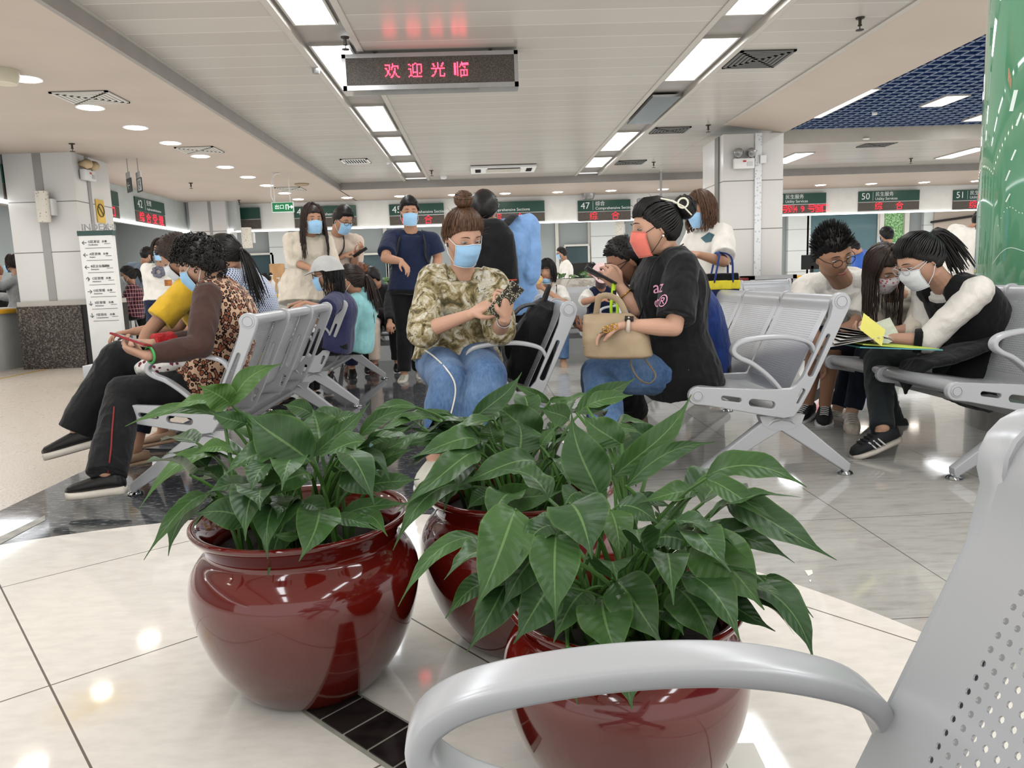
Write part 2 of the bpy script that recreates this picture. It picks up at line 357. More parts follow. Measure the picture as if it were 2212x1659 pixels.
# ---- back office wall: panels, tiled piers, windows (pixel spans at the wall plane)
YB = 19.6
TILE = None
def mat_tile(name, col, pw, ph, off=(0, 0)):
    t = NT(name); v = t.co(); x, y, z = t.sep(v)
    s = t.math('ADD', x, y); fz = t.math('ABSOLUTE', t.math('SUBTRACT', t.math('FRACT', t.math('DIVIDE', t.math('SUBTRACT', z, off[1]), ph)), .5))
    ln = t.math('GREATER_THAN', fz, .5-.006/ph); t.color(t.mix(ln, t.mix(t.noise(v, 2), col, tuple(c*.96 for c in col)), (120, 116, 110))); t.set(rough=.22)
    t.bump(t.math('MULTIPLY', ln, -1.0), .3, .004); return t.m
PTILE = mat_tile('pillar_panels', (210, 206, 200), 1, .62, (0, .85)); BTILE = mat_tile('pier_tiles', (200, 202, 197), 1, .55, (0, .3))
struct(MB().bb((-9.2, YB, 0), (17, YB+.2, ZL)).build('wall_back', GREYW, smooth=False))
def wspan(name, u0, u1, v0, v1, Y, d, mat):
    uu = (u0+u1)/2; vv = (v0+v1)/2
    a = W(u0, vv, Y); b = W(u1, vv, Y); c = W(uu, v1, Y); e = W(uu, v0, Y)
    return MB().bb((a[0], Y-d, c[2]), (b[0], Y, e[2])).build(name, mat, smooth=False)
for u0, u1 in ((590, 632), (1277, 1345), (1697, 1745), (1985, 2008)): struct(wspan('wall_pier', u0, u1, 440, 760, YB, .12, BTILE))
FRAMEM = M('window_frame', (196, 192, 182), .5, .03)
nw = 0
for (u0, u1, v0, v1, gm) in ((536, 590, 551, 620, DKGLASS), (762, 835, 551, 625, DKGLASS), (840, 870, 540, 625, DKGLASS), (1222, 1270, 532, 600, DKGLASS), (1745, 1893, 440, 640, M('teal_glass', (64, 92, 96), .12, .12, .8, spec=.6))):
    nw += 1; w = struct(wspan('window_%d' % nw, u0, u1, v0, v1, YB-.02, .06, gm)); uu = (u0+u1)/2
    a = W(u0, (v0+v1)/2, YB-.08); b = W(u1, (v0+v1)/2, YB-.08); c = W(uu, v1, YB-.08); e = W(uu, v0, YB-.08)
    f = MB(); f.bb((a[0]-.03, YB-.12, e[2]), (b[0]+.03, YB-.06, e[2]+.05)); f.bb((a[0]-.05, YB-.12, c[2]), (a[0], YB-.06, e[2])); f.bb((b[0], YB-.12, c[2]), (b[0]+.05, YB-.06, e[2])); f.build('window_frame', FRAMEM, w, smooth=False)
# window onto foliage outside
t = NT('foliage_outside'); v = t.co(); n_ = t.noise(v, 26, 5, .7); cf = t.ramp(n_, [(.35, (40, 66, 40)), (.5, (86, 120, 74)), (.68, (150, 176, 138))]); t.color(cf); t.l(cf, t.b.inputs['Emission Color']); t.set(emis=.55, rough=.9)
w = struct(wspan('window_6', 1909, 1953, 440, 525, YB-.02, .05, t.m)); f = MB()
for u in (1899, 1953): a = W(u, 500, YB-.08); f.bb((a[0]-.02, YB-.14, .5), (a[0]+.10, YB-.06, 2.4))
a = W(1901, 525, YB-.08); b = W(1960, 525, YB-.08); f.bb((a[0], YB-.14, a[2]-.12), (b[0], YB-.06, a[2])); f.build('window_frame', FRAMEM, w, smooth=False)
for u0, u1 in ((830, 838), (1200, 1207), (1270, 1277), (1340, 1346)): struct(wspan('trim_13', u0, u1, 440, 640, YB, .05, FRAMEM))
w = struct(wspan('wall_white_panel', 2010, 2140, 440, 760, YB-.1, .05, WHITE)); a = W(2012, 480, YB-.2); b = W(2130, 463, YB-.2)
m_ = MB().tube([a, b], .03, 6); m_.build('trim_14', BLACKP, w)
# ---- pillars
def pillar(x0, x1, y0, y1, base, name):
    p = struct(MB().bb((x0, y0, base), (x1, y1, ZL)).build(name, PTILE, smooth=False)); return p
GRAN = NT('granite'); v = GRAN.co(); g_ = GRAN.noise(v, 55, 3, .6); GRAN.color(GRAN.ramp(g_, [(.36, (52, 46, 42)), (.5, (96, 88, 80)), (.64, (150, 142, 132))], 'CONSTANT')); GRAN.set(rough=.3); GRAN = GRAN.m
DGROOVE = M('groove_grey', (150, 147, 143), .4, .02)
pl = pillar(-5.86, -5.02, 9.7, 10.6, .86, 'wall_pillar_left')
MB().bb((-5.50, 9.694, .86), (-5.40, 9.71, ZL)).build('groove', DGROOVE, pl, smooth=False); MB().bb((-5.026, 10.0, .86), (-5.012, 10.08, ZL)).build('groove', DGROOVE, pl, smooth=False)
struct(MB().bb((-5.9, 9.66, 0), (-5.10, 10.65, .80)).build('baseboard_pillar', GRAN, smooth=False)); struct(MB().bb((-5.10, 9.68, 0), (-4.98, 10.65, .80)).build('baseboard_pillar_side', M('dark_stone', (40, 38, 37), .3), smooth=False))
struct(MB().bb((-5.89, 9.67, .80), (-4.98, 10.64, .86)).build('trim_15', TRIMW, smooth=False))
p2 = pillar(-5.80, -5.08, 15.4, 16.0, 0, 'wall_pillar_far'); MB().bb((-5.42, 15.394, 0), (-5.36, 15.41, ZL)).build('groove', DGROOVE, p2, smooth=False)
pr = pillar(3.19, 3.98, 9.8, 10.7, 0, 'wall_pillar_right')
t = NT('pegged_strip'); v = t.co(); d_ = t.vor(v, 26); t.color(t.mix(t.math('LESS_THAN', d_, .3), (222, 222, 220), (186, 190, 190))); t.set(rough=.4); PEG = t.m
MB().bb((3.60, 9.78, 0), (3.69, 9.802, ZL)).build('cable_duct', PEG, pr, smooth=False); MB().bb((3.17, 9.95, 0), (3.192, 10.1, ZL)).build('groove', M('groove_dark', (120, 118, 112), .4), pr, smooth=False)
# round column clad in green glass on a grey stone base
t = NT('green_glass'); v = t.co(); t.color(t.ramp(t.noise(v, .8, 2), [(.3, (78, 132, 99)), (.7, (94, 148, 114))])); t.set(rough=.04, spec=.7, coat=1.0, crough=.02); GGL = t.m
t = NT('base_stone'); v = t.co(scale=(1, 1, .3)); t.color(t.ramp(t.noise(v, 9, 4), [(.3, (128, 126, 120)), (.7, (160, 157, 150))])); t.set(rough=.25); GST = t.m
colc = (3.21, 3.98)
g_ = struct(MB().lathe((colc[0], colc[1], 0), [(.45, 0), (.45, .36), (.44, .365), (.44, 3.2)], 64).build('wall_column_green', GGL))
g_.data.materials.append(GST)
for p in g_.data.polygons:
    if p.center[2] < .36: p.material_index = 1
# pale strokes and dots on the column's glass
mb = MB()
def oncol(ang, z): return np.array((colc[0]+.4405*cos(ang), colc[1]+.4405*sin(ang), z))
def stroke(a0, z0, a1, z1, w):
    n = 6; L = []; R_ = []
    for i in range(n+1):
        q = i/n; a = a0+(a1-a0)*q; z = z0+(z1-z0)*q; d = np.array((a1-a0, (z1-z0)/.44)); d /= np.linalg.norm(d); ww = w/.44
        L.append(oncol(a-d[1]*ww, z+d[0]*w)); R_.append(oncol(a+d[1]*ww, z-d[0]*w))
    V = L+R_; m = n+1; F = [(i, i+1, m+i+1, m+i) for i in range(n)]; mb.add(V, F)
A0 = math.atan2(-colc[1], -colc[0])       # the side that faces the seats
for da, z, l, w in ((-.70, 1.70, .10, .012), (-.62, 1.62, .06, .006), (-.66, 1.45, .05, .005), (-.50, 1.50, .07, .006), (-.44, 1.38, .06, .005), (-.72, 1.35, .05, .005), (-.48, 1.30, .04, .004), (-.70, 1.24, .04, .004)): stroke(A0+da, z, A0+da+.05, z+l, w)
for i in range(14): q = i/13; a = A0-.80+.5*q; z = 1.12+.16*q+.05*sin(q*7); stroke(a, z, a+.008, z+.002, .0035)
for i in range(12): q = i/12; stroke(A0-.85+.6*q, .92+.16*q*q+.06*sin(q*5), A0-.85+.6*(q+.083), .92+.16*(q+.083)**2+.06*sin((q+.083)*5), .0016)
mb.build('pale_strokes', M('stroke_white', (226, 238, 228), .3), g_, smooth=False, fix=False)
# ================================================================ CEILING FITTINGS
def light_panel(x0, x1, y0, y1, z, label, off=False):
    t_ = thing('ceiling_light', label, 'ceiling light', ((x0+x1)/2, (y0+y1)/2, z), 'light panels in the ceiling rails')
    MB().bb((x0, y0, z), (x1, y1, z+.02)).build('diffuser', LPANEL, t_, smooth=False)
    f = MB(); w = .018
    f.bb((x0-w, y0-w, z-.004), (x1+w, y0, z+.03)); f.bb((x0-w, y1, z-.004), (x1+w, y1+w, z+.03)); f.bb((x0-w, y0, z-.004), (x0, y1, z+.03)); f.bb((x1, y0, z-.004), (x1+w, y1, z+.03)); f.build('frame', TRIMW, t_, smooth=False)
LP = [(-3.4, -1.9), (-1.3, .2), (.8, 2.3), (2.7, 4.2), (4.7, 6.2), (6.74, 8.45), (8.98, 10.4), (10.84, 12.35), (13.1, 14.25)]
nm = ['far behind the seats', 'behind the seats', 'above the potted plants', 'over the middle seats', 'nearest one in view', 'half hidden by the hanging red letter display', 'just past the red letter display', 'third before the far end', 'last before the far ceiling step']
for (a, b), s_ in zip(LP, nm): light_panel(-1.375*KC, -1.065*KC, a*KC, b*KC, ZM+.03, 'bright ceiling light panel in left rail, '+s_)
RP = [((-3.4, -1.9), 'far behind the seats'), ((-1.3, .2), 'behind the seats'), ((.8, 2.3), 'above the near seat'), ((2.7, 4.2), 'above the seated woman in black'), ((4.75, 6.2), 'nearest one in view'), ((6.8, 8.18), 'beside the large square vent'), ((10.99, 12.5), 'second from the far end'), ((13.2, 14.3), 'last before the far ceiling step')]
for (a, b), s_ in RP: light_panel(2.03*KC, 2.34*KC, a*KC, b*KC, ZM+.03, 'bright ceiling light panel in right rail, '+s_)
MIR = M('mirror_panel', (205, 206, 210), .06, .02, metal=1.0)
mp = MB().bb((2.03*KC, 8.75*KC, ZM-.005), (2.36*KC, 10.25*KC, ZM+.02)).build('mirror_panel', MIR, smooth=False); tag(mp, 'polished mirror panel in right ceiling rail between two light panels', 'panel')
for (x0, x1, y0, y1, s_) in ((4.42, 4.66, 8.75, 10.25, 'along the beam, nearest'), (5.75, 6.02, 9.2, 9.75, 'small square in its middle'), (4.35, 4.62, 5.2, 6.4, 'beside the green column top'), (7.0, 7.4, 10.3, 10.8, 'far one by the column')):
    light_panel(x0, x1, y0, y1, 2.945, 'white light panel in blue cell ceiling, '+s_)
light_panel(5.2, 5.5, 12.3, 13.4, ZM-.01, 'slim light panel beyond the blue ceiling, beside the right pillar'); light_panel(8.2, 8.5, 12.3, 13.4, ZM-.01, 'slim light panel beyond the blue ceiling, by the green column')
OFFICE_FILL = EM('office_fill_panel', (250, 252, 255), 7.0)  # unseen panels added to brighten the offices behind the canopies
for i, (x, y) in enumerate([(-3.4, 18), (-.6, 18), (2.2, 18), (5.0, 18.1), (7.8, 18.2), (10.6, 18.3), (-7.6, 4.5), (-7.6, 8), (-7.6, 11.5), (-7.6, 15)]):
    t_ = thing('office_fill_light', 'added fill light panel above the staff desks, unseen behind the sign canopy', 'ceiling light', (x, y, ZL), 'added fill light panels above the staff desks')
    MB().bb((x-.6, y-.3, ZL-.03), (x+.6, y+.3, ZL-.012)).build('diffuser', OFFICE_FILL, t_, smooth=False)
def downlight(x, y, label):
    t_ = thing('downlight', label, 'downlight', (x, y, ZL), 'round downlights in the low ceiling')
    mb = MB(); mb.lathe((x, y, ZL), [(.10, -.002), (.125, -.006), (.13, .004), (.10, .004)], 28); mb.build('rim', WHITEP, t_)
    MB().cyl((x, y, ZL-.008), (x, y, ZL+.004), .10, 28).build('lamp', DLAMP, t_, smooth=False); return t_
DLL = [1.4, 2.4, 3.4, 4.4, 5.43, 6.46, 7.47, 8.40, 9.30, 10.25, 11.2, 12.25, 13.3, 14.45, 15.5]
ordn = ['first', 'second', 'third', 'fourth', 'fifth', 'sixth', 'seventh', 'eighth', 'ninth', 'tenth', 'eleventh', 'twelfth']
for i, y in enumerate(DLL): downlight(-3.64, y, 'round white downlight of the left ceiling row, ' + (ordn[i-5]+' visible from the left edge' if i >= 5 else 'outside the view, '+ordn[4-i]+' before the left edge'))
for i, x in enumerate((-2.66, -1.6, -.51, .55, 1.64, 2.76, 3.87, 5.0, 6.15, 7.29, 8.42, 9.61, 10.8)): downlight(x, 15.62+.045*x, 'round white downlight above the numbered counter signs, '+(ordn+['thirteenth'])[i]+' from the left')
VENTM = M('vent_grey', (196, 190, 180), .5, .04); VENTD = M('vent_dark', (92, 92, 88), .5, .05); VOID = M('vent_void', (26, 26, 26), .9)
def vent(x0, x1, y0, y1, z, label, m, square=True):
    if z == ZM: x0, x1, y0, y1 = x0*KC, x1*KC, y0*KC, y1*KC
    t_ = thing('ceiling_vent', label, 'vent', ((x0+x1)/2, (y0+y1)/2, z), 'air vents in the ceiling')
    MB().bb((x0, y0, z-.004), (x1, y1, z+.01)).build('backing', VOID, t_, smooth=False)
    s = MB(); w = x1-x0; h = y1-y0; n = 6
    if square:
        for i in range(n):
            a = i/n*.5; b = a+.055; q = -.012-.012*(1-i/n)*0
            X0, X1, Y0, Y1 = x0+a*w, x1-a*w, y0+a*h, y1-a*h; d0, d1 = .055*w, .055*h
            for lo, hi in (((X0, Y0), (X1, Y0+d1)), ((X0, Y1-d1), (X1, Y1)), ((X0, Y0), (X0+d0, Y1)), ((X1-d0, Y0), (X1, Y1))): s.bb((*lo, z-.014), (*hi, z-.004))
    else:
        for lo, hi in (((x0, y0), (x1, y0+.04)), ((x0, y1-.04), (x1, y1)), ((x0, y0), (x0+.03, y1)), ((x1-.03, y0), (x1, y1))): s.bb((*lo, z-.014), (*hi, z-.004))
        for i in range(9): q = x0+.05+(x1-x0-.1)*i/8; s.bb((q-.006, y0, z-.012), (q+.006, y1, z-.004))
    s.build('louvres', m, t_, smooth=False)
vent(-3.69, -3.19, 6.87, 7.3, ZL, 'square cream ceiling vent behind the second downlight on the left', VENTM); vent(-3.71, -3.24, 9.57, 9.99, ZL, 'square cream ceiling vent between downlights above the left pillar', VENTM); vent(-3.6, -3.15, 13.6, 14.1, ZL, 'square cream ceiling vent above the green exit sign', VENTM)
vent(2.46, 2.98, 7.06, 7.62, ZM, 'large dark square ceiling vent right of the right light rail', VENTD); vent(2.48, 2.98, 10.52, 10.94, ZM, 'dark square ceiling vent beside the mirror panel', VENTD); vent(2.5, 3.0, 13.4, 13.85, ZM, 'dark square ceiling vent near the far end of the right rail', VENTD)
vent(-2.2, -1.76, 12.36, 12.82, ZM, 'small black slatted ceiling vent left of the left light rail', WHITEP, False); vent(6.4, 6.9, 12.3, 12.7, ZM, 'dark ceiling vent beyond the blue ceiling', VENTD)
# ceiling cassette air conditioner
t_ = thing('air_conditioner', 'white cassette air conditioner in the middle of the ceiling far end', 'air conditioner', (.43, 13.0, ZM))
MB().bb((-0.112, 12.609, ZM-.045), (0.984, 13.266, ZM-.012)).build('casing', WHITEP, t_, smooth=False); MB().bb((0.150, 12.769, ZM-.052), (0.731, 13.144, ZM-.04)).build('grille', M('ac_grille', (186, 180, 166), .5), t_, smooth=False)
m_ = MB(); m_.bb((0.169, 12.675, ZM-.052), (0.713, 12.722, ZM-.04)); m_.bb((-0.037, 12.769, ZM-.052), (0.056, 13.106, ZM-.04)); m_.bb((0.825, 12.769, ZM-.052), (0.919, 13.106, ZM-.04)); m_.build('air_slot', VOID, t_, smooth=False)
def sprinkler(x, y, z, label):
    mb = MB(); mb.lathe((x, y, z), [(.035, 0), (.03, -.01), (.012, -.012), (.011, -.05), (.016, -.052), (.016, -.06), (.004, -.062), (.004, -.085), (.03, -.088), (.03, -.092), (.001, -.094)], 14)
    tag(mb.build('sprinkler', M('sprinkler_metal', (70, 66, 60), .4, .1, metal=.6)), label, 'sprinkler', 'fire sprinklers')
for (u, v_, z, s_) in ((155, 310, ZL, 'above the left tiled pillar'), (412, 395, ZL, 'between the restroom sign and the exit sign'), (516, 432, ZL, 'above the far left pillar'), (1858, 38, ZM, 'of the right ceiling field, nearest'), (1530, 270, ZM, 'beside the right tiled pillar'), (1412, 350, ZM, 'past the mirror panel'), (932, 368, ZM, 'left of the cassette air conditioner'), (745, 80, ZM, 'beside the left light rail near the display'), (1764, 424, ZL, 'above the counter 49 sign'), (1968, 342, ZM, 'beyond the blue ceiling'), (935, 438, ZL, 'above the counter 45 sign')):
    p = Wz(u, v_, z); sprinkler(p[0], p[1], z, 'small dark fire sprinkler '+s_)
def puck(u, v_, z, r, h, nm_, label, cat, m=WHITEP):
    p = Wz(u, v_, z); tag(MB().lathe((p[0], p[1], z), [(r, 0), (r, -h*.5), (r*.8, -h), (.001, -h)], 24).build(nm_, m), label, cat)
puck(682, 146, ZM, .035, .05, 'smoke_detector', 'small grey smoke detector left of the red letter display', 'detector', ALU); puck(958, 380, ZM, .06, .05, 'smoke_detector', 'white smoke detector left of the air conditioner', 'detector'); puck(838, 350, ZM, .03, .03, 'smoke_detector', 'tiny detector beside the left light rail, far end', 'detector')
puck(6, 152, ZL, .11, .10, 'ceiling_speaker', 'cream round ceiling speaker at the left edge', 'speaker', M('cream_plastic', (200, 190, 165), .5)); puck(652, 397, ZL, .12, .03, 'access_cover', 'flat tan round cover in low ceiling near the ceiling corner', 'cover', M('tan_cover', (160, 138, 110), .6)); puck(1270, 418, ZL, .14, .12, 'projector_mount', 'grey drum shaped fitting above the counter 47 sign', 'fitting', ALU)
puck(548, 442, ZL, .12, .14, 'dome_camera', 'white dome camera beside the far left pillar', 'camera'); puck(1868, 300, ZM, .07, .02, 'round_cap_fitting', 'small oval cap on the white band beyond the blue ceiling', 'cap'); puck(1890, 228, 3.06, .04, .12, 'smoke_detector', 'white detector hanging in the blue cell ceiling', 'detector')
# ================================================================ AIRPORT BENCHES (face -x, row along +y)
STEEL = M('silver_paint', (188, 189, 191), .27, .02, 3, metal=.2, spec=.6); STEELP = M('silver_panel', (184, 185, 187), .28, .02, 3, metal=.35); CHRB = M('chrome_foot', (200, 205, 210), .1, .02, metal=1.0)
PITCH_S, SEATW = .555, .535
def catmull(pts, n=6):
    P = [np.array(p, float) for p in pts]; P = [2*P[0]-P[1]]+P+[2*P[-1]-P[-2]]; out = []
    for i in range(1, len(P)-2):
        for k in range(n):
            t = k/n; a, b, c, d = P[i-1:i+3]
            out.append(.5*((2*b)+(-a+c)*t+(2*a-5*b+4*c-d)*t*t+(-a+3*b-3*c+d)*t**3))
    out.append(P[-2]); return out
def resample(P, n):
    P = np.array(P); s = np.concatenate([[0], np.cumsum(np.linalg.norm(np.diff(P, axis=0), axis=1))]); q = np.linspace(0, s[-1], n)
    return np.stack([np.interp(q, s, P[:, k]) for k in range(P.shape[1])], 1), s[-1]
def perforated(name, prof, width, a0, a1, pitch=.0108, rad=.0025, border=.05, th=.0016):
    """sheet following the profile (x,z) with round holes on a grid between arc lengths a0..a1"""
    P, L = resample(prof, 200); s = np.linspace(0, L, 200)
    def at(q): return np.array([np.interp(q, s, P[:, 0]), np.interp(q, s, P[:, 1])])
    def nrm(q): d = at(min(L, q+.004))-at(max(0, q-.004)); d /= np.linalg.norm(d); return np.array([-d[1], d[0]])
    nv = int((a1-a0)/pitch); nu = int((width-2*border)/pitch); u0 = (width-nu*pitch)/2; v0 = (a0+a1-nv*pitch)/2
    us = [0, u0*.5]+[u0+i*pitch for i in range(nu+1)]+[width-u0*.5, width]
    vs = list(np.linspace(0, v0, 14)[:-1])+[v0+i*pitch for i in range(nv+1)]+list(np.linspace(v0+nv*pitch, L, 14)[1:])
    V = []; idx = {}; F = []
    def vert(u, v):
        k = (round(u, 5), round(v, 5))
        if k not in idx: idx[k] = len(V); V.append((u, v))
        return idx[k]
    hole = set()
    for i in range(nu):
        for j in range(nv): hole.add((i, j))
    for iv in range(len(vs)-1):
        for iu in range(len(us)-1):
            c = (iu-2, iv-13)
            if c in hole:
                cu, cv = (us[iu]+us[iu+1])/2, (vs[iv]+vs[iv+1])/2; h = pitch/2
                O = [vert(cu+h*a, cv+h*b) for a, b in ((-1, -1), (0, -1), (1, -1), (1, 0), (1, 1), (0, 1), (-1, 1), (-1, 0))]
                I = [vert(cu+rad*cos(radians(q)), cv+rad*sin(radians(q))) for q in (225, 270, 315, 0, 45, 90, 135, 180)]
                for q in range(8): F.append((O[q], O[(q+1) % 8], I[(q+1) % 8], I[q]))
            else:
                loop = [vert(us[iu], vs[iv])]
                if (iu-2, iv-14) in hole: loop.append(vert((us[iu]+us[iu+1])/2, vs[iv]))
                loop.append(vert(us[iu+1], vs[iv]))
                if (iu-1, iv-13) in hole: loop.append(vert(us[iu+1], (vs[iv]+vs[iv+1])/2))
                loop.append(vert(us[iu+1], vs[iv+1]))
                if (iu-2, iv-12) in hole: loop.append(vert((us[iu]+us[iu+1])/2, vs[iv+1]))
                loop.append(vert(us[iu], vs[iv+1]))
                if (iu-3, iv-13) in hole: loop.append(vert(us[iu], (vs[iv]+vs[iv+1])/2))
                F.append(tuple(loop))
    A = []; B = []
    for u, v in V:
        p = at(v); n_ = nrm(v); A.append((p[0], u, p[1])); B.append((p[0]-n_[0]*th, u, p[1]-n_[1]*th))
    n = len(V); ec = {}
    for f in F:
        for q in range(len(f)): e = (f[q], f[(q+1) % len(f)]); ec[e] = 1
    FF = list(F)+[tuple(n+i for i in reversed(f)) for f in F]+[(b, a, n+a, n+b) for (a, b) in ec if (b, a) not in ec]
    me = bpy.data.meshes.new(name); me.from_pydata(A+B, [], FF); me.update(); return me
SEAT_PROF = catmull([(.012, .372), (-.012, .392), (-.004, .418), (.03, .428), (.10, .418), (.22, .397), (.34, .378), (.40, .375)])
BACK_PROF = catmull([(.395, .365), (.415, .385), (.44, .44), (.50, .565), (.56, .69), (.585, .745), (.598, .79), (.618, .812), (.648, .808), (.660, .785), (.648, .765)])
SEAT_ME = perforated('seat', SEAT_PROF, SEATW, .10, .40); BACK_ME = perforated('backrest', BACK_PROF, SEATW, .06, .43)
for me in (SEAT_ME, BACK_ME):
    me.materials.append(STEELP); me.polygons.foreach_set('use_smooth', [True]*len(me.polygons)); me.set_sharp_from_angle(angle=radians(50))
def arc(c, r, a0, a1, n=10): return [(c[0]+r*cos(radians(a0+(a1-a0)*i/n)), c[1]+r*sin(radians(a0+(a1-a0)*i/n))) for i in range(n+1)]
FR_OUT = arc((0, .393), .036, 70, 270, 10)+[(.05, .350), (.30, .296), (.385, .280), (.43, .285), (.462, .33)]+[(.50, .40), (.66, .745)]+arc((.632, .780), .038, -30, 205, 12)+[(.588, .715), (.474, .455), (.448, .425), (.42, .405), (.30, .405), (.12, .418)]
FR_H = [slot((.115, .378), (.185, .366), .014), slot((.245, .352), (.33, .338), .020), slot((.447, .345), (.470, .395), (.010, .014)), slot((.503, .47), (.578, .635), (.017, .012))]
M4F = Matrix(((1, 0, 0, 0), (0, 0, -1, 0), (0, 1, 0, 0), (0, 0, 0, 1)))      # (x,y)->(x,z)
def bench_frame_mesh(root, y, end):
    f = cut2d('side_frame', FR_OUT, FR_H+([] if end else [slot((.632, .782), (.6321, .782), .022)]), .022 if end else .016, .004, STEEL, root, Matrix.Translation((0, y, 0)) @ M4F)
    if end:
        sg = -1 if y < .1 else 1
        for c, r, nm_ in (((0, .393), .026, 'front_cap'), ((.632, .782), .030, 'top_cap')):
            MB().lathe((0, 0, 0), [(.001, 0), (r*.72, 0), (r*.74, -.003), (r*.80, -.003), (r*.82, .001), (r, .001), (r, -.01)], 28)
            mb = MB(); mb.lathe((0, 0, 0), [(.001, .003), (r*.70, .003), (r*.72, .0005), (r*.80, .0005), (r*.82, .003), (r, .002), (r, -.02)], 28)
            V = np.concatenate(mb.v); V2 = np.stack([V[:, 0]+c[0], y+sg*(.0155+V[:, 2]), V[:, 1]+c[1]], 1); mb.v = [V2]; mb.build(nm_, STEEL, root)
    return f
def armrest_mb(y, w=.044):
    """closed loop: seat hub -> front tip -> back rail"""
    path = catmull([(.435, .318), (.40, .37), (.33, .455), (.25, .522), (.19, .552), (.163, .578), (.172, .607), (.215, .626), (.30, .637), (.39, .636), (.462, .622), (.504, .602), (.528, .558)], 7)
    P = np.array(path); n = len(P); T = np.gradient(P, axis=0); T /= np.linalg.norm(T, axis=1)[:, None]; N = np.stack([-T[:, 1], T[:, 0]], 1); rings = []
    for i in range(n):
        tk = .0085+.003*sin(pi*i/(n-1)); ww = w/2*(.55+.45*min(1, i/12)) if i < 12 else w/2*(1-.35*max(0, (i-n+8)/8)); ring = []
        for k in range(20):
            a = 2*pi*k/20; cx = math.copysign(abs(cos(a))**.38, cos(a)); sx = math.copysign(abs(sin(a))**.5, sin(a))
            q = P[i]+N[i]*tk*sx; ring.append((q[0], y+ww*cx, q[1]))
        rings.append(np.array(ring))
    return MB().rings(rings)
LEG_OUT = None
def leg_mesh(root, y, front):
    """one tapered leg of the hub casting with a recessed face"""
    hub = np.array((.385, .262)); foot = np.array((.035, .035)) if front else np.array((.690, .035))
    d = (foot-hub)/np.linalg.norm(foot-hub); nn = np.array((-d[1], d[0]))*(1 if not front else -1); top = hub+np.array((0, .028)); L = np.linalg.norm(foot-hub)
    o = [hub+np.array((0, .03)), hub+d*.05+nn*.040, foot+nn*.016, foot+np.array((0, -.02))+nn*.013, foot+np.array((0, -.02))-nn*.013, foot-nn*.016, hub+d*.11-nn*.028, hub+np.array((0, -.040))]
    f = cut2d('leg', [tuple(p) for p in o], [], .030, .006, STEEL, root, Matrix.Translation((0, y, 0)) @ M4F)
    return f, foot
def make_bench(n, label, group, arms=(0, 1), cap=True):
    root = thing('airport_bench', label, 'bench', (0, 0, 0), group); L = (n-1)*PITCH_S+SEATW
    for i in range(n):
        for me in (SEAT_ME, BACK_ME):
            o = bpy.data.objects.new(me.name, me); COL.objects.link(o); o.parent = root; o.location = (0, i*PITCH_S+.01, 0)
    for i in range(n+1): bench_frame_mesh(root, i*PITCH_S-(.0 if i else .008)+(.0 if i < n else .0), i in (0, n))
    for i in ((0, n) if arms == (0, 1) else arms): armrest_mb(i*PITCH_S).build('armrest', STEEL, root)
    bm_ = MB(); bm_.poly([(.33, .0, .30), (.44, .0, .30), (.385, .0, .235)], (0, n*PITCH_S, 0)); bevel(bm_.build('crossbeam', STEEL, root), .006)
    for y in (.02, n*PITCH_S-.02) if n < 4 else (.02, n*PITCH_S/2, n*PITCH_S-.02):
        for fr in (True, False):
            lg, ft = leg_mesh(root, y, fr)
            MB().lathe((ft[0], y, 0), [(.034, 0), (.036, .004), (.030, .012), (.014, .018), (.012, .04)], 24).build('foot', CHRB, root)
        c = MB(); c.tube([(.31, y, .225), (.345, y, .262), (.385, y, .275), (.425, y, .262), (.465, y, .225)], [.02, .026, .028, .026, .02], 10, flat=.7, up=(0, 1, 0)); c.poly([(.285, y-.022, .285), (.49, y-.022, .285), (.475, y-.022, .245), (.43, y-.022, .222), (.385, y-.022, .217), (.34, y-.022, .222), (.30, y-.022, .245)], (0, .044, 0)); c.build('hub', STEEL, root)
    return root
bA = make_bench(3, 'grey steel bench under the curly haired woman in leopard print', 'perforated steel benches'); bA.location = (-1.69, 3.40, 0)
bB = dup(bA, (-1.69, 5.66, 0), 'grey steel bench under the woman in grey cap, behind another bench')
bC = dup(bA, (-.24, 3.42, 0), 'grey steel bench under the woman in patterned blouse and black rucksack')
bD = dup(bA, (.925, 3.20, 0), 'grey steel bench under the seated woman in black tee')
bE = dup(bA, (1.985, 3.04, 0), 'grey steel bench under the three people bent over papers'); 
bF = dup(bA, (.96, 5.45, 0), 'empty grey steel bench behind the glasses man, showing only its backs')
bG = dup(bA, (-.222, -1.145, 0), 'nearest grey steel bench, big armrest crossing the lower picture edge')
# ================================================================ POTTED PLANTS
t = NT('red_glaze'); v = t.co(); t.color(t.ramp(t.noise(v, 3, 3), [(.3, (92, 20, 14)), (.55, (104, 24, 17)), (.75, (112, 30, 22))])); t.set(rough=.10, spec=.6, coat=.7, crough=.05); GLAZE = t.m
SOIL = M('dark_soil', (34, 26, 20), .95, .3, 60, .6, 120)
t = NT('leaf'); uv = t.n('ShaderNodeUVMap'); s_ = t.sep(uv.outputs[0]); au = t.math('ABSOLUTE', s_[0])
mid = t.math('LESS_THAN', au, .045); vv = t.math('FRACT', t.math('MULTIPLY', t.math('SUBTRACT', s_[1], t.math('MULTIPLY', au, .16)), 11.0)); vein = t.math('LESS_THAN', t.math('ABSOLUTE', t.math('SUBTRACT', vv, .5)), .05)
oc = t.co(); n_ = t.noise(oc, 5, 3); rnd = s_[2]
base = t.ramp(t.math('ADD', t.math('MULTIPLY', n_, .6), t.math('MULTIPLY', t.noise(oc, 30, 2), .2)), [(.25, (30, 58, 28)), (.42, (46, 78, 40)), (.6, (70, 104, 54))])
at = t.n('ShaderNodeAttribute'); at.attribute_name = 'tone'
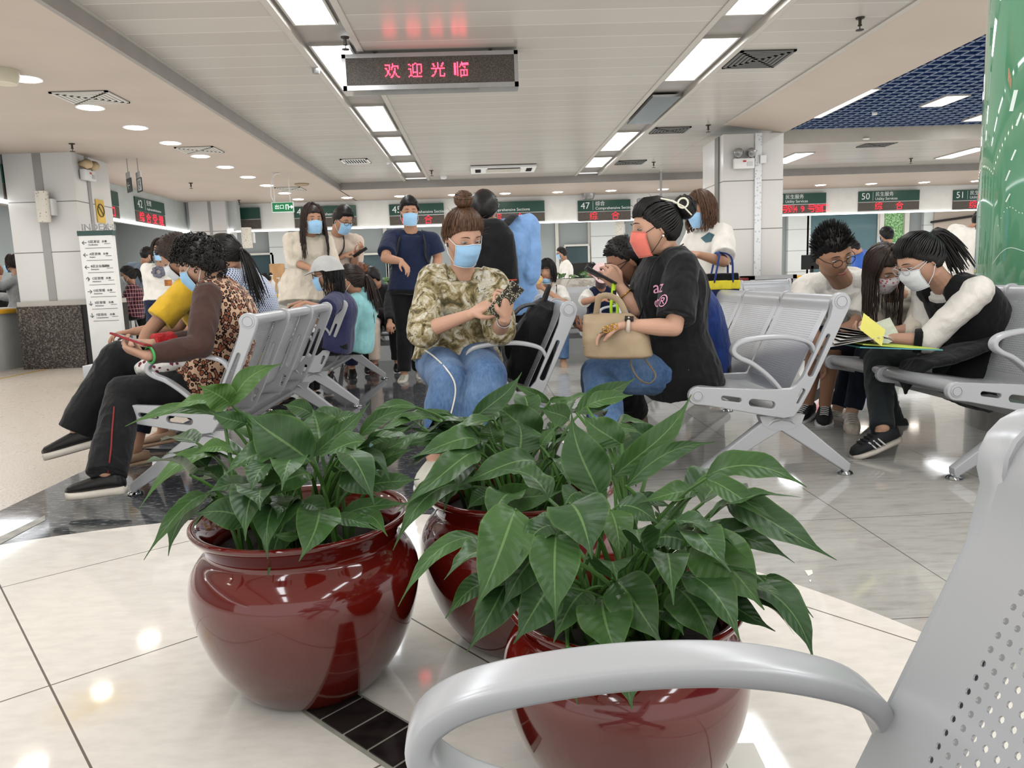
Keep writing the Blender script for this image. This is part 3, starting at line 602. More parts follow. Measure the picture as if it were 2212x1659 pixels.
base = t.mix(at.outputs['Fac'], base, (98, 138, 58)); base = t.mix(t.math('MULTIPLY', mid, .38), base, (136, 170, 104)); base = t.mix(t.math('MULTIPLY', vein, .05), base, (130, 172, 100))
edge = t.math('GREATER_THAN', au, .93); base = t.mix(t.math('MULTIPLY', edge, .12), base, (130, 170, 70)); t.color(base); t.set(rough=.36, spec=.45, sss=0.0)
bh = t.math('SUBTRACT', t.math('MULTIPLY', t.math('ABSOLUTE', t.math('SUBTRACT', vv, .5)), 1.0), t.math('MULTIPLY', mid, .6)); t.bump(bh, .35, .003); LEAF = t.m
PETI = M('leaf_stalk', (70, 110, 44), .45, .15, 8)
class Foliage:
    def __init__(s): s.V = []; s.F = []; s.UV = []; s.T = []; s.n = 0; s.st = MB()
    def leaf(s, b, tip, w, arch=.12, fold=.25, face=(0, -.55, .8), tone=0.0, soil=None, tipcurl=.0, rs=None):
        rs = rs or random; b = np.array(b, float); tip = np.array(tip, float); d = tip-b; L = np.linalg.norm(d); f = np.array(face, float)
        side = np.cross(d/L, f); side /= np.linalg.norm(side)+1e-9; up = np.cross(side, d/L)
        if up @ f < 0: up = -up
        side = np.cross(d/L, up)
        c1 = b+d*.33+up*arch*L*1.3+np.array((0, 0, .10*L)); c2 = b+d*.70+up*arch*L*1.2
        n, m = 15, 9; ph = rs.uniform(0, 6.3); wav = rs.uniform(.08, .20); tw = rs.uniform(-.5, .5); sb = rs.uniform(-.10, .10); base = s.n; asym = rs.uniform(.9, 1.1)
        for i in range(n+1):
            q = i/n; p = (1-q)**3*b+3*q*(1-q)**2*c1+3*q*q*(1-q)*c2+q**3*tip
            p = p+side*sb*L*sin(pi*q); tg = 3*(1-q)**2*(c1-b)+6*q*(1-q)*(c2-c1)+3*q*q*(tip-c2); tg /= np.linalg.norm(tg)+1e-9
            S = np.cross(tg, up); S /= np.linalg.norm(S)+1e-9; U = np.cross(S, tg); a = tw*(q-.3); S, U = S*cos(a)+U*sin(a), U*cos(a)-S*sin(a)
            qq = min(1, q/.86); ww = w/2*(sin(pi*qq**.72)**.85 if q < .86 else 0.0); ww = max(ww, w*.035*(1-q)**.5+.0008)
            if q > .8: ww = max(ww, w*.06*(1-(q-.8)/.2)+.0006)
            for j in range(m):
                u = -1+2*j/(m-1); lift = fold*abs(u)**1.3*ww+wav*ww*sin(ph+q*15+u*2.5)*abs(u)**1.2
                s.V.append(p+S*u*ww*(asym if u > 0 else 1)+U*lift); s.UV.append((u, q)); s.T.append(tone)
        for i in range(n):
            for j in range(m-1): k = base+i*m+j; s.F.append((k, k+1, k+m+1, k+m))
        s.n += (n+1)*m
        if soil is not None:
            so = np.array(soil, float); h = b-so; c = so+np.array((h[0]*.25, h[1]*.25, h[2]*.75)); pts = [(1-k)**2*so+2*k*(1-k)*c+k*k*b for k in np.linspace(0, 1, 9)]
            s.st.tube(pts, [.0062-.0030*k/8 for k in range(9)], 6)
    def build(s, root):
        V = np.array(s.V)-np.array(wloc(root)); me = bpy.data.meshes.new('leaves'); me.from_pydata(V.tolist(), [], s.F); me.update()
        ul = me.uv_layers.new(name='UVMap'); li = np.zeros(len(me.loops), int); me.loops.foreach_get('vertex_index', li); ul.data.foreach_set('uv', np.array(s.UV)[li].ravel())
        at = me.attributes.new('tone', 'FLOAT', 'POINT'); at.data.foreach_set('value', s.T)
        finish(me, 'leaves', LEAF, root, True, False, False); s.st.build('stalks', PETI, root)
def pot(name, label, c, k):
    root = thing(name, label, 'plant', (c[0], c[1], 0), 'peace lilies in red glazed pots')
    pr = [(.001, 0), (.135, 0), (.158, .006), (.192, .045), (.224, .10), (.248, .165), (.261, .235), (.259, .28), (.243, .315), (.222, .338), (.217, .350), (.224, .366), (.240, .385), (.249, .397), (.250, .404), (.243, .408), (.228, .400), (.208, .375), (.200, .350), (.195, .3), (.001, .3)]
    P = catmull(pr[1:], 4); mb = MB(); mb.lathe((c[0], c[1], 0), [(max(.001, r*k), z*k) for r, z in ([(.001, 0)]+[tuple(p) for p in P])], 72); mb.build('pot', GLAZE, root, auto=False)
    mb = MB(); mb.lathe((c[0], c[1], 0), [(.001, .335*k), (.10*k, .34*k), (.199*k, .335*k), (.199*k, .28*k), (.001, .28*k)], 40); mb.build('soil', SOIL, root); return root
def plant(root, c, k, lists, nfill, rs, fillY=0.0):
    """lists: (origin u, origin v, scale, [(bx,by,tx,ty,width,dYbase,dYtip[,tone[,arch[,fold]]])]) read off the photograph"""
    F = Foliage()
    for ou, ov, sc, L in lists:
        for e in L:
            bx, by, tx, ty, w, d0, d1 = e[:7]; tone = e[7] if len(e) > 7 else 0.0; arch = e[8] if len(e) > 8 else .10; fold = e[9] if len(e) > 9 else .22
            b = W(ou+bx/sc, ov+by/sc, c[1]+d0); tp = W(ou+tx/sc, ov+ty/sc, c[1]+d1); wm = w/sc/CAM_F*np.linalg.norm((b+tp)/2-CAMP)*1.25
            d = tp-b; hz = d[2]/np.linalg.norm(d); fc = (0, -1.0, .45) if hz < -.45 else (0, -.75, .9) if hz < .2 else (0, -1, .25)
            a = rs.uniform(0, 6.3); r = rs.uniform(.02, .13)*k; F.leaf(b, tp, wm, arch, fold, fc, tone+rs.uniform(0, .12), (c[0]+r*cos(a)+(b[0]-c[0])*.25, c[1]+r*sin(a)+(b[1]-c[1])*.25, .33*k), rs=rs)
    for i in range(nfill):
        a = rs.uniform(0, 6.3); r0 = rs.uniform(.02, .13)*k; h = rs.uniform(.10, .26); o = rs.uniform(.05, .14)
        so = np.array((c[0]+r0*cos(a), c[1]+r0*sin(a), .33*k)); b = so+np.array((o*cos(a), o*sin(a), h)); L = rs.uniform(.14, .20); a2 = a+rs.uniform(-.6, .6)
        tp = b+np.array((L*cos(a2)*.8, L*sin(a2)*.8, rs.uniform(-.10, .06))); F.leaf(b, tp, rs.uniform(.06, .09), rs.uniform(.08, .2), .2, (0, 0, 1), rs.uniform(0, .1), so, rs=rs)
    F.build(root)
C1 = (300, 780, 3.687, [
 (735, 350, 1145, 20, 130, -.02, .02, .35), (730, 345, 470, 190, 190, -.02, -.06, .3), (650, 340, 215, 420, 95, 0, -.05, .35), (640, 440, -110, 520, 90, 0, -.06, .15), (860, 500, 560, 395, 120, -.02, -.04),
 (1365, 800, 845, 400, 330, -.12, -.10, 0, .06), (1450, 690, 1385, 385, 300, .0, .06, .05, .04), (1385, 760, 1840, 330, 110, -.05, .0, .05), (1830, 650, 1440, 765, 180, -.05, -.12, .05), (1130, 735, 660, 925, 190, -.1, -.18),
 (640, 735, 0, 1180, 130, -.02, -.16, .22, .16), (1365, 900, 880, 1132, 220, -.12, -.22, .12), (905, 1020, 525, 1057, 160, -.1, -.2), (870, 1275, 435, 1218, 190, -.17, -.2), (1190, 1130, 1078, 1410, 270, -.15, -.26, .05),
 (1440, 1190, 1275, 1595, 290, -.18, -.31, .06, .08), (560, 1060, 40, 1585, 125, -.12, -.28, .12, .14), (1560, 1270, 1912, 1350, 100, -.15, -.22), (1620, 1240, 2170, 1130, 130, -.1, -.12), (1800, 1230, 1980, 1395, 110, -.15, -.23, .08),
 (1640, 850, 1910, 1085, 180, -.1, -.15), (1760, 600, 2215, 372, 100, .02, .05, .1), (1820, 640, 2195, 495, 90, .02, .0, .05), (1800, 780, 2175, 570, 110, -.02, -.02, .08), (1890, 855, 2190, 698, 110, -.02, -.04), (1810, 1000, 2235, 940, 150, -.06, -.03),
 (1390, 430, 1150, 348, 110, .15, .18, .1), (1250, 480, 940, 430, 90, .15, .15, .1), (750, 720, 440, 742, 110, -.05, -.1, .3), (770, 1130, 468, 1200, 95, -.12, -.16, .1), (1290, 1395, 1038, 1365, 62, -.2, -.24, .1), (1060, 1190, 765, 1217, 95, -.14, -.2), (1320, 930, 1010, 800, 210, .05, .08), (1500, 1050, 1640, 830, 150, .0, .03, .1), (1230, 900, 900, 640, 150, .1, .12), (1650, 500, 1300, 470, 130, .12, .14, .1), (1560, 480, 1800, 440, 90, .12, .12, .1), (1280, 1150, 1500, 1320, 160, -.08, -.16)])
C2 = (780, 790, 4.148, [
 (1200, 700, 1150, 470, 180, -.05, -.04, .15), (1000, 480, 1440, 58, 140, .0, .05, 0), (1410, 810, 1400, 480, 310, -.02, .02, 0, .04), (1580, 660, 1205, 330, 270, .06, .10, .05), (1060, 670, 425, 840, 210, -.1, -.2, .05, .18), (1050, 775, 325, 1305, 235, -.14, -.32, .08, .14),
 (1000, 1085, 285, 1655, 200, -.18, -.38, .08, .12), (1565, 855, 870, 1085, 215, -.16, -.24, .06), (1225, 1195, 1838, 1105, 215, -.2, -.28, .08), (500, 375, -15, 610, 95, .02, .0, .1, .2), (600, 465, 60, 690, 95, .02, -.05, .05, .15), (470, 565, 30, 800, 85, .0, -.05, .1, .15),
 (820, 450, 365, 465, 80, .1, .08, .1), (900, 560, 560, 400, 115, .05, .08), (1100, 655, 690, 545, 95, .0, .02), (780, 610, 435, 735, 80, .0, -.04), (670, 690, 218, 768, 95, -.02, -.06), (770, 1075, 428, 1205, 115, -.14, -.18),
 (1860, 480, 1575, 370, 170, .05, .0, .1), (1610, 720, 1745, 545, 80, -.05, -.02, .1), (1690, 335, 1345, 143, 75, .2, .22, .1), (1690, 325, 1822, 278, 45, .15, .15, .2), (1760, 375, 1922, 330, 45, .15, .15, .2), (1740, 1110, 1700, 745, 270, .0, .05), (1190, 1160, 940, 1300, 170, -.16, -.2), (1500, 720, 1850, 640, 130, .08, .1), (930, 500, 1090, 620, 120, .05, .0, .1), (1350, 800, 1700, 560, 200, .1, .12), (1250, 430, 1000, 560, 150, .1, .05)])
C4 = (1180, 790, 3.456, [
 (395, 965, 188, 355, 270, .0, .04, 0, .05), (500, 830, 1082, 215, 170, .02, .08, .12, .05), (590, 790, 850, 600, 190, .05, .1, .1), (600, 900, 1262, 568, 115, -.02, .02, .05), (1195, 825, 1945, 908, 200, -.02, -.06, .03, .16), (1190, 845, 1742, 1172, 155, -.05, -.12, .08), (1340, 1010, 2168, 1452, 235, -.05, -.14, .03, .1), (1120, 945, 685, 1025, 125, -.02, -.04, .12), (1110, 1300, 1855, 1475, 200, -.06, -.1, 0, .16),
 (1085, 1350, 640, 1368, 200, -.08, -.12, 0, .1), (180, 1030, 342, 1445, 380, -.12, -.22, .03, .10), (530, 1050, 850, 1195, 185, -.02, -.06), (475, 1080, 552, 1462, 210, -.06, -.14, .2), (1040, 1175, 1222, 1168, 110, 0, 0), (230, 355, 665, 93, 135, .25, .28, .1), (300, 305, 645, 220, 120, .24, .25, .1), (560, 590, 270, 365, 180, .12, .16, .05), (480, 490, 722, 515, 60, .15, .15, .15), (860, 1110, 1040, 1260, 160, .02, -.03), (640, 1000, 945, 1060, 100, .05, .04), (250, 950, 130, 1050, 150, .0, -.04), (830, 620, 560, 420, 150, .2, .22), (1000, 1290, 700, 1440, 140, .0, -.06)])
C5 = (1150, 1130, 3.3015, [
 (1150, 150, 1655, 620, 330, -.10, -.20, .12, .1), (170, 85, 168, 705, 290, -.16, -.26, .06, .08), (495, 535, 640, 1010, 330, -.14, -.24, .05, .08), (600, 410, 935, 880, 290, -.12, -.22, .02, .08), (1035, 465, 1290, 880, 290, -.13, -.21, .10, .08), (1240, 510, 1732, 772, 165, -.08, -.16, .02), (1660, 380, 2003, 675, 80, -.02, -.08, .12), (1640, 500, 1792, 645, 50, -.04, -.08, .1), (960, 260, 780, 490, 200, .02, -.02), (620, 850, 710, 1328, 300, -.17, -.245, .10, .05), (250, 880, 322, 1295, 130, -.2, -.25, .15), (400, 880, 457, 1225, 95, -.2, -.25, .15), (940, 640, 1080, 800, 130, -.15, -.2)])
C3 = (800, 1030, 4.046, [
 (1270, 290, 905, 1175, 390, -.12, -.24, .08, .08), (960, 530, 243, 1135, 150, -.06, -.16, .08, .14), (1640, 440, 1308, 692, 200, -.12, -.2), (1530, 640, 1135, 1180, 270, -.12, -.2, .05), (1250, 830, 838, 1535, 290, -.1, -.2, .02, .06), (1590, 950, 1250, 1460, 310, -.14, -.22), (1100, 930, 655, 1238, 170, -.06, -.14, .06), (1880, 1000, 1600, 1450, 260, -.12, -.2, 0), (960, 560, 850, 660, 60, -.06, -.08, .2)])
PC1, PC2, PC3 = (-.44, 1.69), (.075, 1.86), (.235, 1.28)
rs = random.Random(3)
p1 = pot('potted_plant', 'leafy peace lily in a round red glazed pot, left one of the three', PC1, 1.0); plant(p1, PC1, 1.0, [C1], 30, rs)
p2 = pot('potted_plant', 'leafy peace lily in a red glazed pot, standing behind the other two', PC2, 1.0); plant(p2, PC2, 1.0, [C2], 34, rs)
p3 = pot('potted_plant', 'leafy peace lily in a red glazed pot, nearest one behind the steel armrest', PC3, .86); plant(p3, PC3, .86, [C4, C5, C3], 26, rs)
# dark mosaic strip set in the floor under the left pot, paper scraps
mos = NT('black_mosaic'); v = mos.co(); mos.color(mos.ramp(mos.noise(v, 20, 2), [(.3, (22, 20, 20)), (.7, (44, 38, 37))])); mos.set(rough=.12); MOS = mos.m
GROUT = M('mosaic_grout', (150, 148, 136), .6, .1, 20)
a_ = Wz(660, 1545, 0); b_ = Wz(985, 1760, 0); w_ = Wz(742, 1512, 0)-a_; d = (b_-a_); L = np.linalg.norm(d[:2]); d /= np.linalg.norm(d); s = np.array((-d[1], d[0], 0)); s = s if s[1] > 0 else -s
g = MB(); g.poly([a_-d*.12, b_, b_+s*.125, a_-d*.12+s*.125], (0, 0, .003)); gs = g.build('trim_mosaic_bed', GROUT, smooth=False); struct(gs)
m_ = MB(); n = 7
for i in range(n):
    q0 = a_-d*.115+d*i*.083; m_.poly([q0+s*.008, q0+d*.075+s*.008, q0+d*.075+s*.117, q0+s*.117], (0, 0, .006))
m_.build('trim_mosaic_tile', MOS, gs, smooth=False)
PAPER = M('paper', (236, 232, 222), .7, .02)
def flat(name, label, cat, px, m, z=.0012):
    P = [Wz(u, v_, 0) for u, v_ in px]; o = MB().poly([(p[0], p[1], .0004) for p in P], (0, 0, z)).build(name, m, smooth=False); return tag(o, label, cat)
flat('paper_slip', 'cream paper slip on the white floor at the bottom right', 'paper', [(1553, 1608), (1628, 1606), (1668, 1690), (1585, 1690)], PAPER)
flat('paper_scrap', 'small white paper scrap on the grey floor beside the plant', 'paper', [(1738, 1233), (1754, 1232), (1756, 1240), (1746, 1245)], PAPER); flat('paper_scrap', 'tiny white paper scrap, smaller of two near the white floor edge', 'paper', [(1747, 1254), (1753, 1253), (1751, 1259)], PAPER)
TAPE = M('worn_tape', (170, 168, 160), .6, .12, 20); flat('floor_tape', 'strip of worn grey tape on the dark floor at left', 'tape', [(0, 1160), (97, 1114), (98, 1124), (0, 1176)], TAPE)
# ================================================================ PEOPLE: figure builder
def nz(P, f, seed=0):
    """smooth 3-D value noise, vectorised, -1..1"""
    P = np.asarray(P)*f+seed*17.3; i = np.floor(P).astype(np.int64); w = P-i; w = w*w*(3-2*w); out = 0
    for dx in (0, 1):
        for dy in (0, 1):
            for dz in (0, 1):
                h = (i[:, 0]+dx)*73856093 ^ (i[:, 1]+dy)*19349663 ^ (i[:, 2]+dz)*83492791; h = (h ^ (h >> 13))*1274126177; h = (h ^ (h >> 16)) & 0xffff
                out = out+(h/32767.5-1)*(w[:, 0] if dx else 1-w[:, 0])*(w[:, 1] if dy else 1-w[:, 1])*(w[:, 2] if dz else 1-w[:, 2])
    return out
def unit(v): v = np.array(v, float); return v/(np.linalg.norm(v)+1e-9)
def skin_of(mb, voxel, smooth=4, wr=0.0, wf=16, seed=0):
    """fuses all shapes of a builder into one continuous surface"""
    V = np.concatenate(mb.v); me = bpy.data.meshes.new('fuse'); me.from_pydata(V.tolist(), [], mb.f); me.update()
    bm = bmesh.new(); bm.from_mesh(me); bmesh.ops.recalc_face_normals(bm, faces=bm.faces); bm.to_mesh(me); bm.free()
    o = bpy.data.objects.new('fuse', me); COL.objects.link(o)
    r = o.modifiers.new('r', 'REMESH'); r.mode = 'VOXEL'; r.voxel_size = voxel; r.use_smooth_shade = True
    if smooth: s = o.modifiers.new('s', 'SMOOTH'); s.factor = .5; s.iterations = smooth
    dg = bpy.context.evaluated_depsgraph_get(); out = bpy.data.meshes.new_from_object(o.evaluated_get(dg)); bpy.data.objects.remove(o); bpy.data.meshes.remove(me)
    if wr:
        n = len(out.vertices); P = np.zeros(n*3); out.vertices.foreach_get('co', P); P = P.reshape(-1, 3); N = np.zeros(n*3); out.vertices.foreach_get('normal', N); N = N.reshape(-1, 3)
        w = nz(P*np.array((1, 1, .55)), wf, seed)+.0; q = nz(P+.03*w[:, None], wf*2.1, seed+3); fold = (1-np.abs(w)*2.2)*.7+q*.45
        P = P+N*(fold*wr)[:, None]; out.vertices.foreach_set('co', P.ravel()); out.update()
    return out
def place(me, name, mat, root):
    me.name = name; me.transform(Matrix.Translation(-wloc(root))); me.materials.clear()
    return finish(me, name, mat, root, True, False, False)
# ---- head shape in local axes: x right, y forward, z up; centre at mid head, face height .225
def head_pt(D):
    D = np.asarray(D, float); x, y, z = D[:, 0], D[:, 1], D[:, 2]; t = np.clip(-z, 0, 1); fr = np.clip(y, 0, 1)
    X = x*.0745*(1-.30*t**1.5); Y = np.where(y > 0, y*.088*(1-.10*t), y*.104*(1-.42*t**1.2)); Z = z*.114
    Y = Y+.010*np.exp(-((z+.86)/.20)**2)*fr**2                                   # chin
    fz = Z; c = np.exp(-(X/.0115)**2)*(y > 0)
    Y = Y+c*np.interp(fz, [-.050, -.040, -.030, -.010, .012, .03], [0, .010, .024, .017, .006, 0])   # nose
    for s in (-1, 1): Y = Y-.0085*np.exp(-((X-s*.031)/.017)**2-((fz-.006)/.013)**2)*(y > 0)        # sockets
    Y = Y+.0045*np.exp(-((fz-.027)/.010)**2)*np.exp(-(X/.045)**2)*(y > 0)         # brow
    Y = Y+.0055*np.exp(-((fz+.062)/.009)**2-(X/.021)**2)*(y > 0)-.005*np.exp(-((fz+.0625)/.0028)**2-(X/.022)**2)*(y > 0)  # lips
    for s in (-1, 1): Y = Y+.003*np.exp(-((X-s*.043)/.018)**2-((fz+.022)/.018)**2)*(y > 0)         # cheeks
    return np.stack([X, Y, Z], 1)
_bm = bmesh.new(); bmesh.ops.create_icosphere(_bm, subdivisions=5, radius=1); ICO_V = np.array([v.co[:] for v in _bm.verts]); ICO_F = [tuple(v.index for v in f.verts) for f in _bm.faces]; _bm.free()
_bm = bmesh.new(); bmesh.ops.create_icosphere(_bm, subdivisions=4, radius=1); ICO4_V = np.array([v.co[:] for v in _bm.verts]); ICO4_F = [tuple(v.index for v in f.verts) for f in _bm.faces]; _bm.free()
def thr_hair(D, back=-.075, side=-.004, front=.060):
    return np.interp(D[:, 1], [-1, -.45, -.12, .08, .35, .60, 1], [back, back, back*.55+.0, side-.012, side+.010, front-.010, front])
class Head:
    def __init__(s, c, heading, pitch, roll=0, k=1.0):
        a = radians(heading); p = radians(pitch); f = np.array((cos(a)*cos(p), sin(a)*cos(p), -sin(p))); r = np.array((sin(a), -cos(a), 0)); u = np.cross(r, f); q = radians(roll)
        s.r = r*cos(q)+u*sin(q); s.u = u*cos(q)-r*sin(q); s.f = f; s.c = np.array(c, float); s.k = k
    def w(s, P): P = np.atleast_2d(P)*s.k; return s.c+P[:, :1]*s.r+P[:, 1:2]*s.f+P[:, 2:3]*s.u
    def R(s): return np.stack([s.r, s.f, s.u], 1)
    def surf(s, D, off=0.0): D = np.atleast_2d(D); D = D/np.linalg.norm(D, axis=1)[:, None]; return s.w(head_pt(D)+D*off)
def hair_mesh(h, style, col, root, rs, P):
    """cap that follows the skull plus locks; P holds options"""
    mb = MB(); D = ICO4_V; th = P.get('thick', .012); thr = thr_hair(D, P.get('back', -.075), P.get('side', -.004), P.get('front', .060))
    z = head_pt(D)[:, 2]; a = np.clip((z-thr)/.014, 0, 1); a = a*a*(3-2*a); n1 = nz(D, 7, rs.randint(0, 99))*.18*P.get('lump', 1)
    V = head_pt(D)+D*(-.006*(1-a)+th*a*(1+n1))[:, None]; top = np.clip(D[:, 2], 0, 1); V[:, 2] += P.get('lift', .0)*top*a
    mb.add(h.w(V), ICO4_F)
    def lock(pts, r0, r1=None, n=5, flat=.55): m = len(pts); r1 = r0*.3 if r1 is None else r1; R = [(r0+(r1-r0)*(i/(m-1))**1.6)*h.k for i in range(m)]; mb.tube(pts, R, n, flat=flat)
    def sl(d0, d1, q): d0 = unit(d0); d1 = unit(d1); return unit(d0*(1-q)+d1*q)
    g = np.array((0, 0, -1.0))
    if style == 'short' or style == 'spiky':
        L = P.get('L', .016 if style == 'short' else .034)
        for i in range(int(P.get('n', 260)*1.5)):
            d = unit((rs.gauss(0, 1), rs.gauss(0, 1), rs.gauss(.55, .8)))
            if head_pt(d[None])[0, 2] < thr_hair(d[None], P.get('back', -.075), P.get('side', -.004), P.get('front', .06))[0]+.012: continue
            up = np.clip(d[2], 0, 1); ll = L*(.45+.75*up); fw = P.get('fwd', .5)
            dirv = unit(d+np.array((rs.uniform(-.3, .3), fw+rs.uniform(-.3, .3), rs.uniform(-.1, .4)+(.6*up if style == 'spiky' else -.15)))*.9)
            p0 = head_pt(d[None])[0]+d*th*.6; tn = unit(dirv-d*(dirv@d)*.75); pts = h.w(np.array([p0, p0+(d*.35+tn*.65)*ll*.5, p0+(d*(.75 if style == 'spiky' else .38)+tn*.7)*ll])); lock(pts, P.get('lr', .0042), .001, 5, .6)
    if style in ('bun', 'pony', 'clip'):
        tie = unit(P.get('tie', (0, -.72, .55)))
        for i in range(P.get('n', 96)):
            az = 2*pi*i/96+rs.uniform(-.04, .04); y = cos(az); x = sin(az); e = 1.0
            zz = np.interp(y, [-1, -.3, .1, .45, .8, 1], [P.get('back', -.075)/.114, -.40, .0, .30, .50, .54]); d0 = unit((x*sqrt(max(.05, 1-zz*zz)), y*sqrt(max(.05, 1-zz*zz)), zz))
            pts = [h.surf(sl(d0, tie, q), .004+(th+.001)*min(1, q*4)+.0015*rs.random())[0] for q in np.linspace(0, .97, 8)]; lock(pts, .0052*P.get('lk', 1), .0042, 5, .5)
        T = h.surf(tie, th)[0]; od = h.w(tie)[0]-h.c; od = unit(od)
        if style == 'bun':
            br = P.get('br', .034); bc = T+od*br*.8; mb.ell(bc, (br*h.k*1.05, br*h.k*1.05, br*h.k*.85), np.stack([unit(np.cross(od, (0.3, .1, 1))), unit(np.cross(od, np.cross(od, (0.3, .1, 1)))), od], 1))
            e1 = unit(np.cross(od, (0, 0.2, 1))); e2 = np.cross(od, e1)
            for i in range(26):
                a0 = rs.uniform(0, 6.3); rr = rs.uniform(.35, 1.0); pts = []; tl = rs.uniform(-.4, .4)
                for q in range(7): a_ = a0+q*.36; pts.append(bc+(e1*cos(a_)+e2*sin(a_))*br*rr*h.k+od*br*h.k*(sqrt(max(0, 1.08-rr*rr))*.85+tl*.2*sin(q)))
                lock(pts, .0055, .004, 5, .7)
            for i in range(P.get('wisps', 10)):
                d0 = unit((rs.uniform(-1, 1), rs.uniform(-.6, .9), rs.uniform(.3, 1))); p = h.surf(d0, th)[0]; ov = unit(h.w(d0)[0]-h.c); lock([p, p+ov*.012+np.array((0, 0, .006)), p+ov*.02+np.array((rs.uniform(-.02, .02), 0, rs.uniform(0, .02)))], .0010, .0005, 4, 1)
        if style in ('pony', 'clip'):
            end = np.array(P.get('end', (0, -.10, -.22))); e1 = h.r
            for i in range(P.get('pn', 46)):
                o = np.array((rs.gauss(0, .016), rs.gauss(0, .012), rs.gauss(0, .014))); e = end+np.array((rs.gauss(0, .022), rs.gauss(0, .018), rs.gauss(0, .03)))
                hh = P.get('hump', .035); m1 = T+od*hh*h.k+o; L = h.w(head_pt(tie[None])[0]+e)[0]+o; gv = P.get('grav', .45); L = L*(1-gv)+gv*(T+od*.03+np.array((0, 0, -np.linalg.norm(e)))+o*2)
                pts = [(1-q)**2*T+2*q*(1-q)*(m1+np.array((0, 0, .01)))+q*q*L for q in np.linspace(0, 1, 9)]; lock(pts, P.get('pr', .0095), .002, 6, .6)
            mb.ell(T, (.02*h.k,)*3)
    if style in ('long', 'bob'):
        Lh = P.get('len', .30); a0 = P.get('gap', 48); part = P.get('part', .0)
        for i in range(P.get('n', 130)):
            az = radians(a0+(360-2*a0)*(i+.5)/P.get('n', 130)+rs.uniform(-2, 2)); x, y = sin(az), cos(az); rootd = unit((part+.10*x, .25*y-.02, 1.0)); side = unit((x, y, -.08)); th2 = th+rs.uniform(0, .010)
            pts = [h.surf(sl(rootd, side, q), th2)[0] for q in np.linspace(0, 1, 7)]; last = pts[-1]; out = unit((h.r*x+h.f*y)); ll = Lh*(1+rs.uniform(-.12, .06)); wv = rs.uniform(0, 6)
            for q in (.2, .45, .72, 1.0):
                p = last+g*ll*q*h.k+out*(P.get('flare', .01)*sin(q*2.2)-.018*q*(1 if style == 'bob' else .3))+np.array((.006*sin(q*6+wv), .006*cos(q*6+wv), 0)); p = p+np.array(P.get('sway', (0, 0, 0)))*q*q; pts.append(p)
            lock(pts, .0095, .0035 if style == 'bob' else .0015, 6, .45)
        if P.get('bangs'):
            for i in range(26):
                az = radians(-46+92*i/25); d0 = unit((sin(az)*.3, .35, .95)); d1 = unit((sin(az)*.95, cos(az), P.get('bangz', .26)+rs.uniform(-.04, .04))); lock([h.surf(sl(d0, d1, q), th*.9)[0] for q in np.linspace(0, 1, 6)], .0075, .003, 5, .4)
    if style == 'curly':
        for i in range(P.get('n', 520)):
            d = unit((rs.gauss(0, 1), rs.gauss(-.1, 1), rs.gauss(.35, .9)))
            if head_pt(d[None])[0, 2] < thr_hair(d[None], -.085, -.02, .052)[0]: continue
            p = head_pt(d[None])[0]+d*(th*rs.uniform(.5, 1.15)); e1 = unit(np.cross(d, (rs.uniform(-1, 1), .3, .7))); e2 = np.cross(d, e1); r = rs.uniform(.006, .012); a_ = rs.uniform(0, 6.3); pts = []
            for q in range(9): b = a_+q*.85; pts.append(p+(e1*cos(b)+e2*sin(b))*r+d*.0018*q*rs.uniform(.4, 1.3)+e1*.0014*q)
            lock(h.w(np.array(pts)), .0031, .0018, 4, 1)
    return mb.build(P.get('name', 'hair'), col, root, auto=False, fix=False)
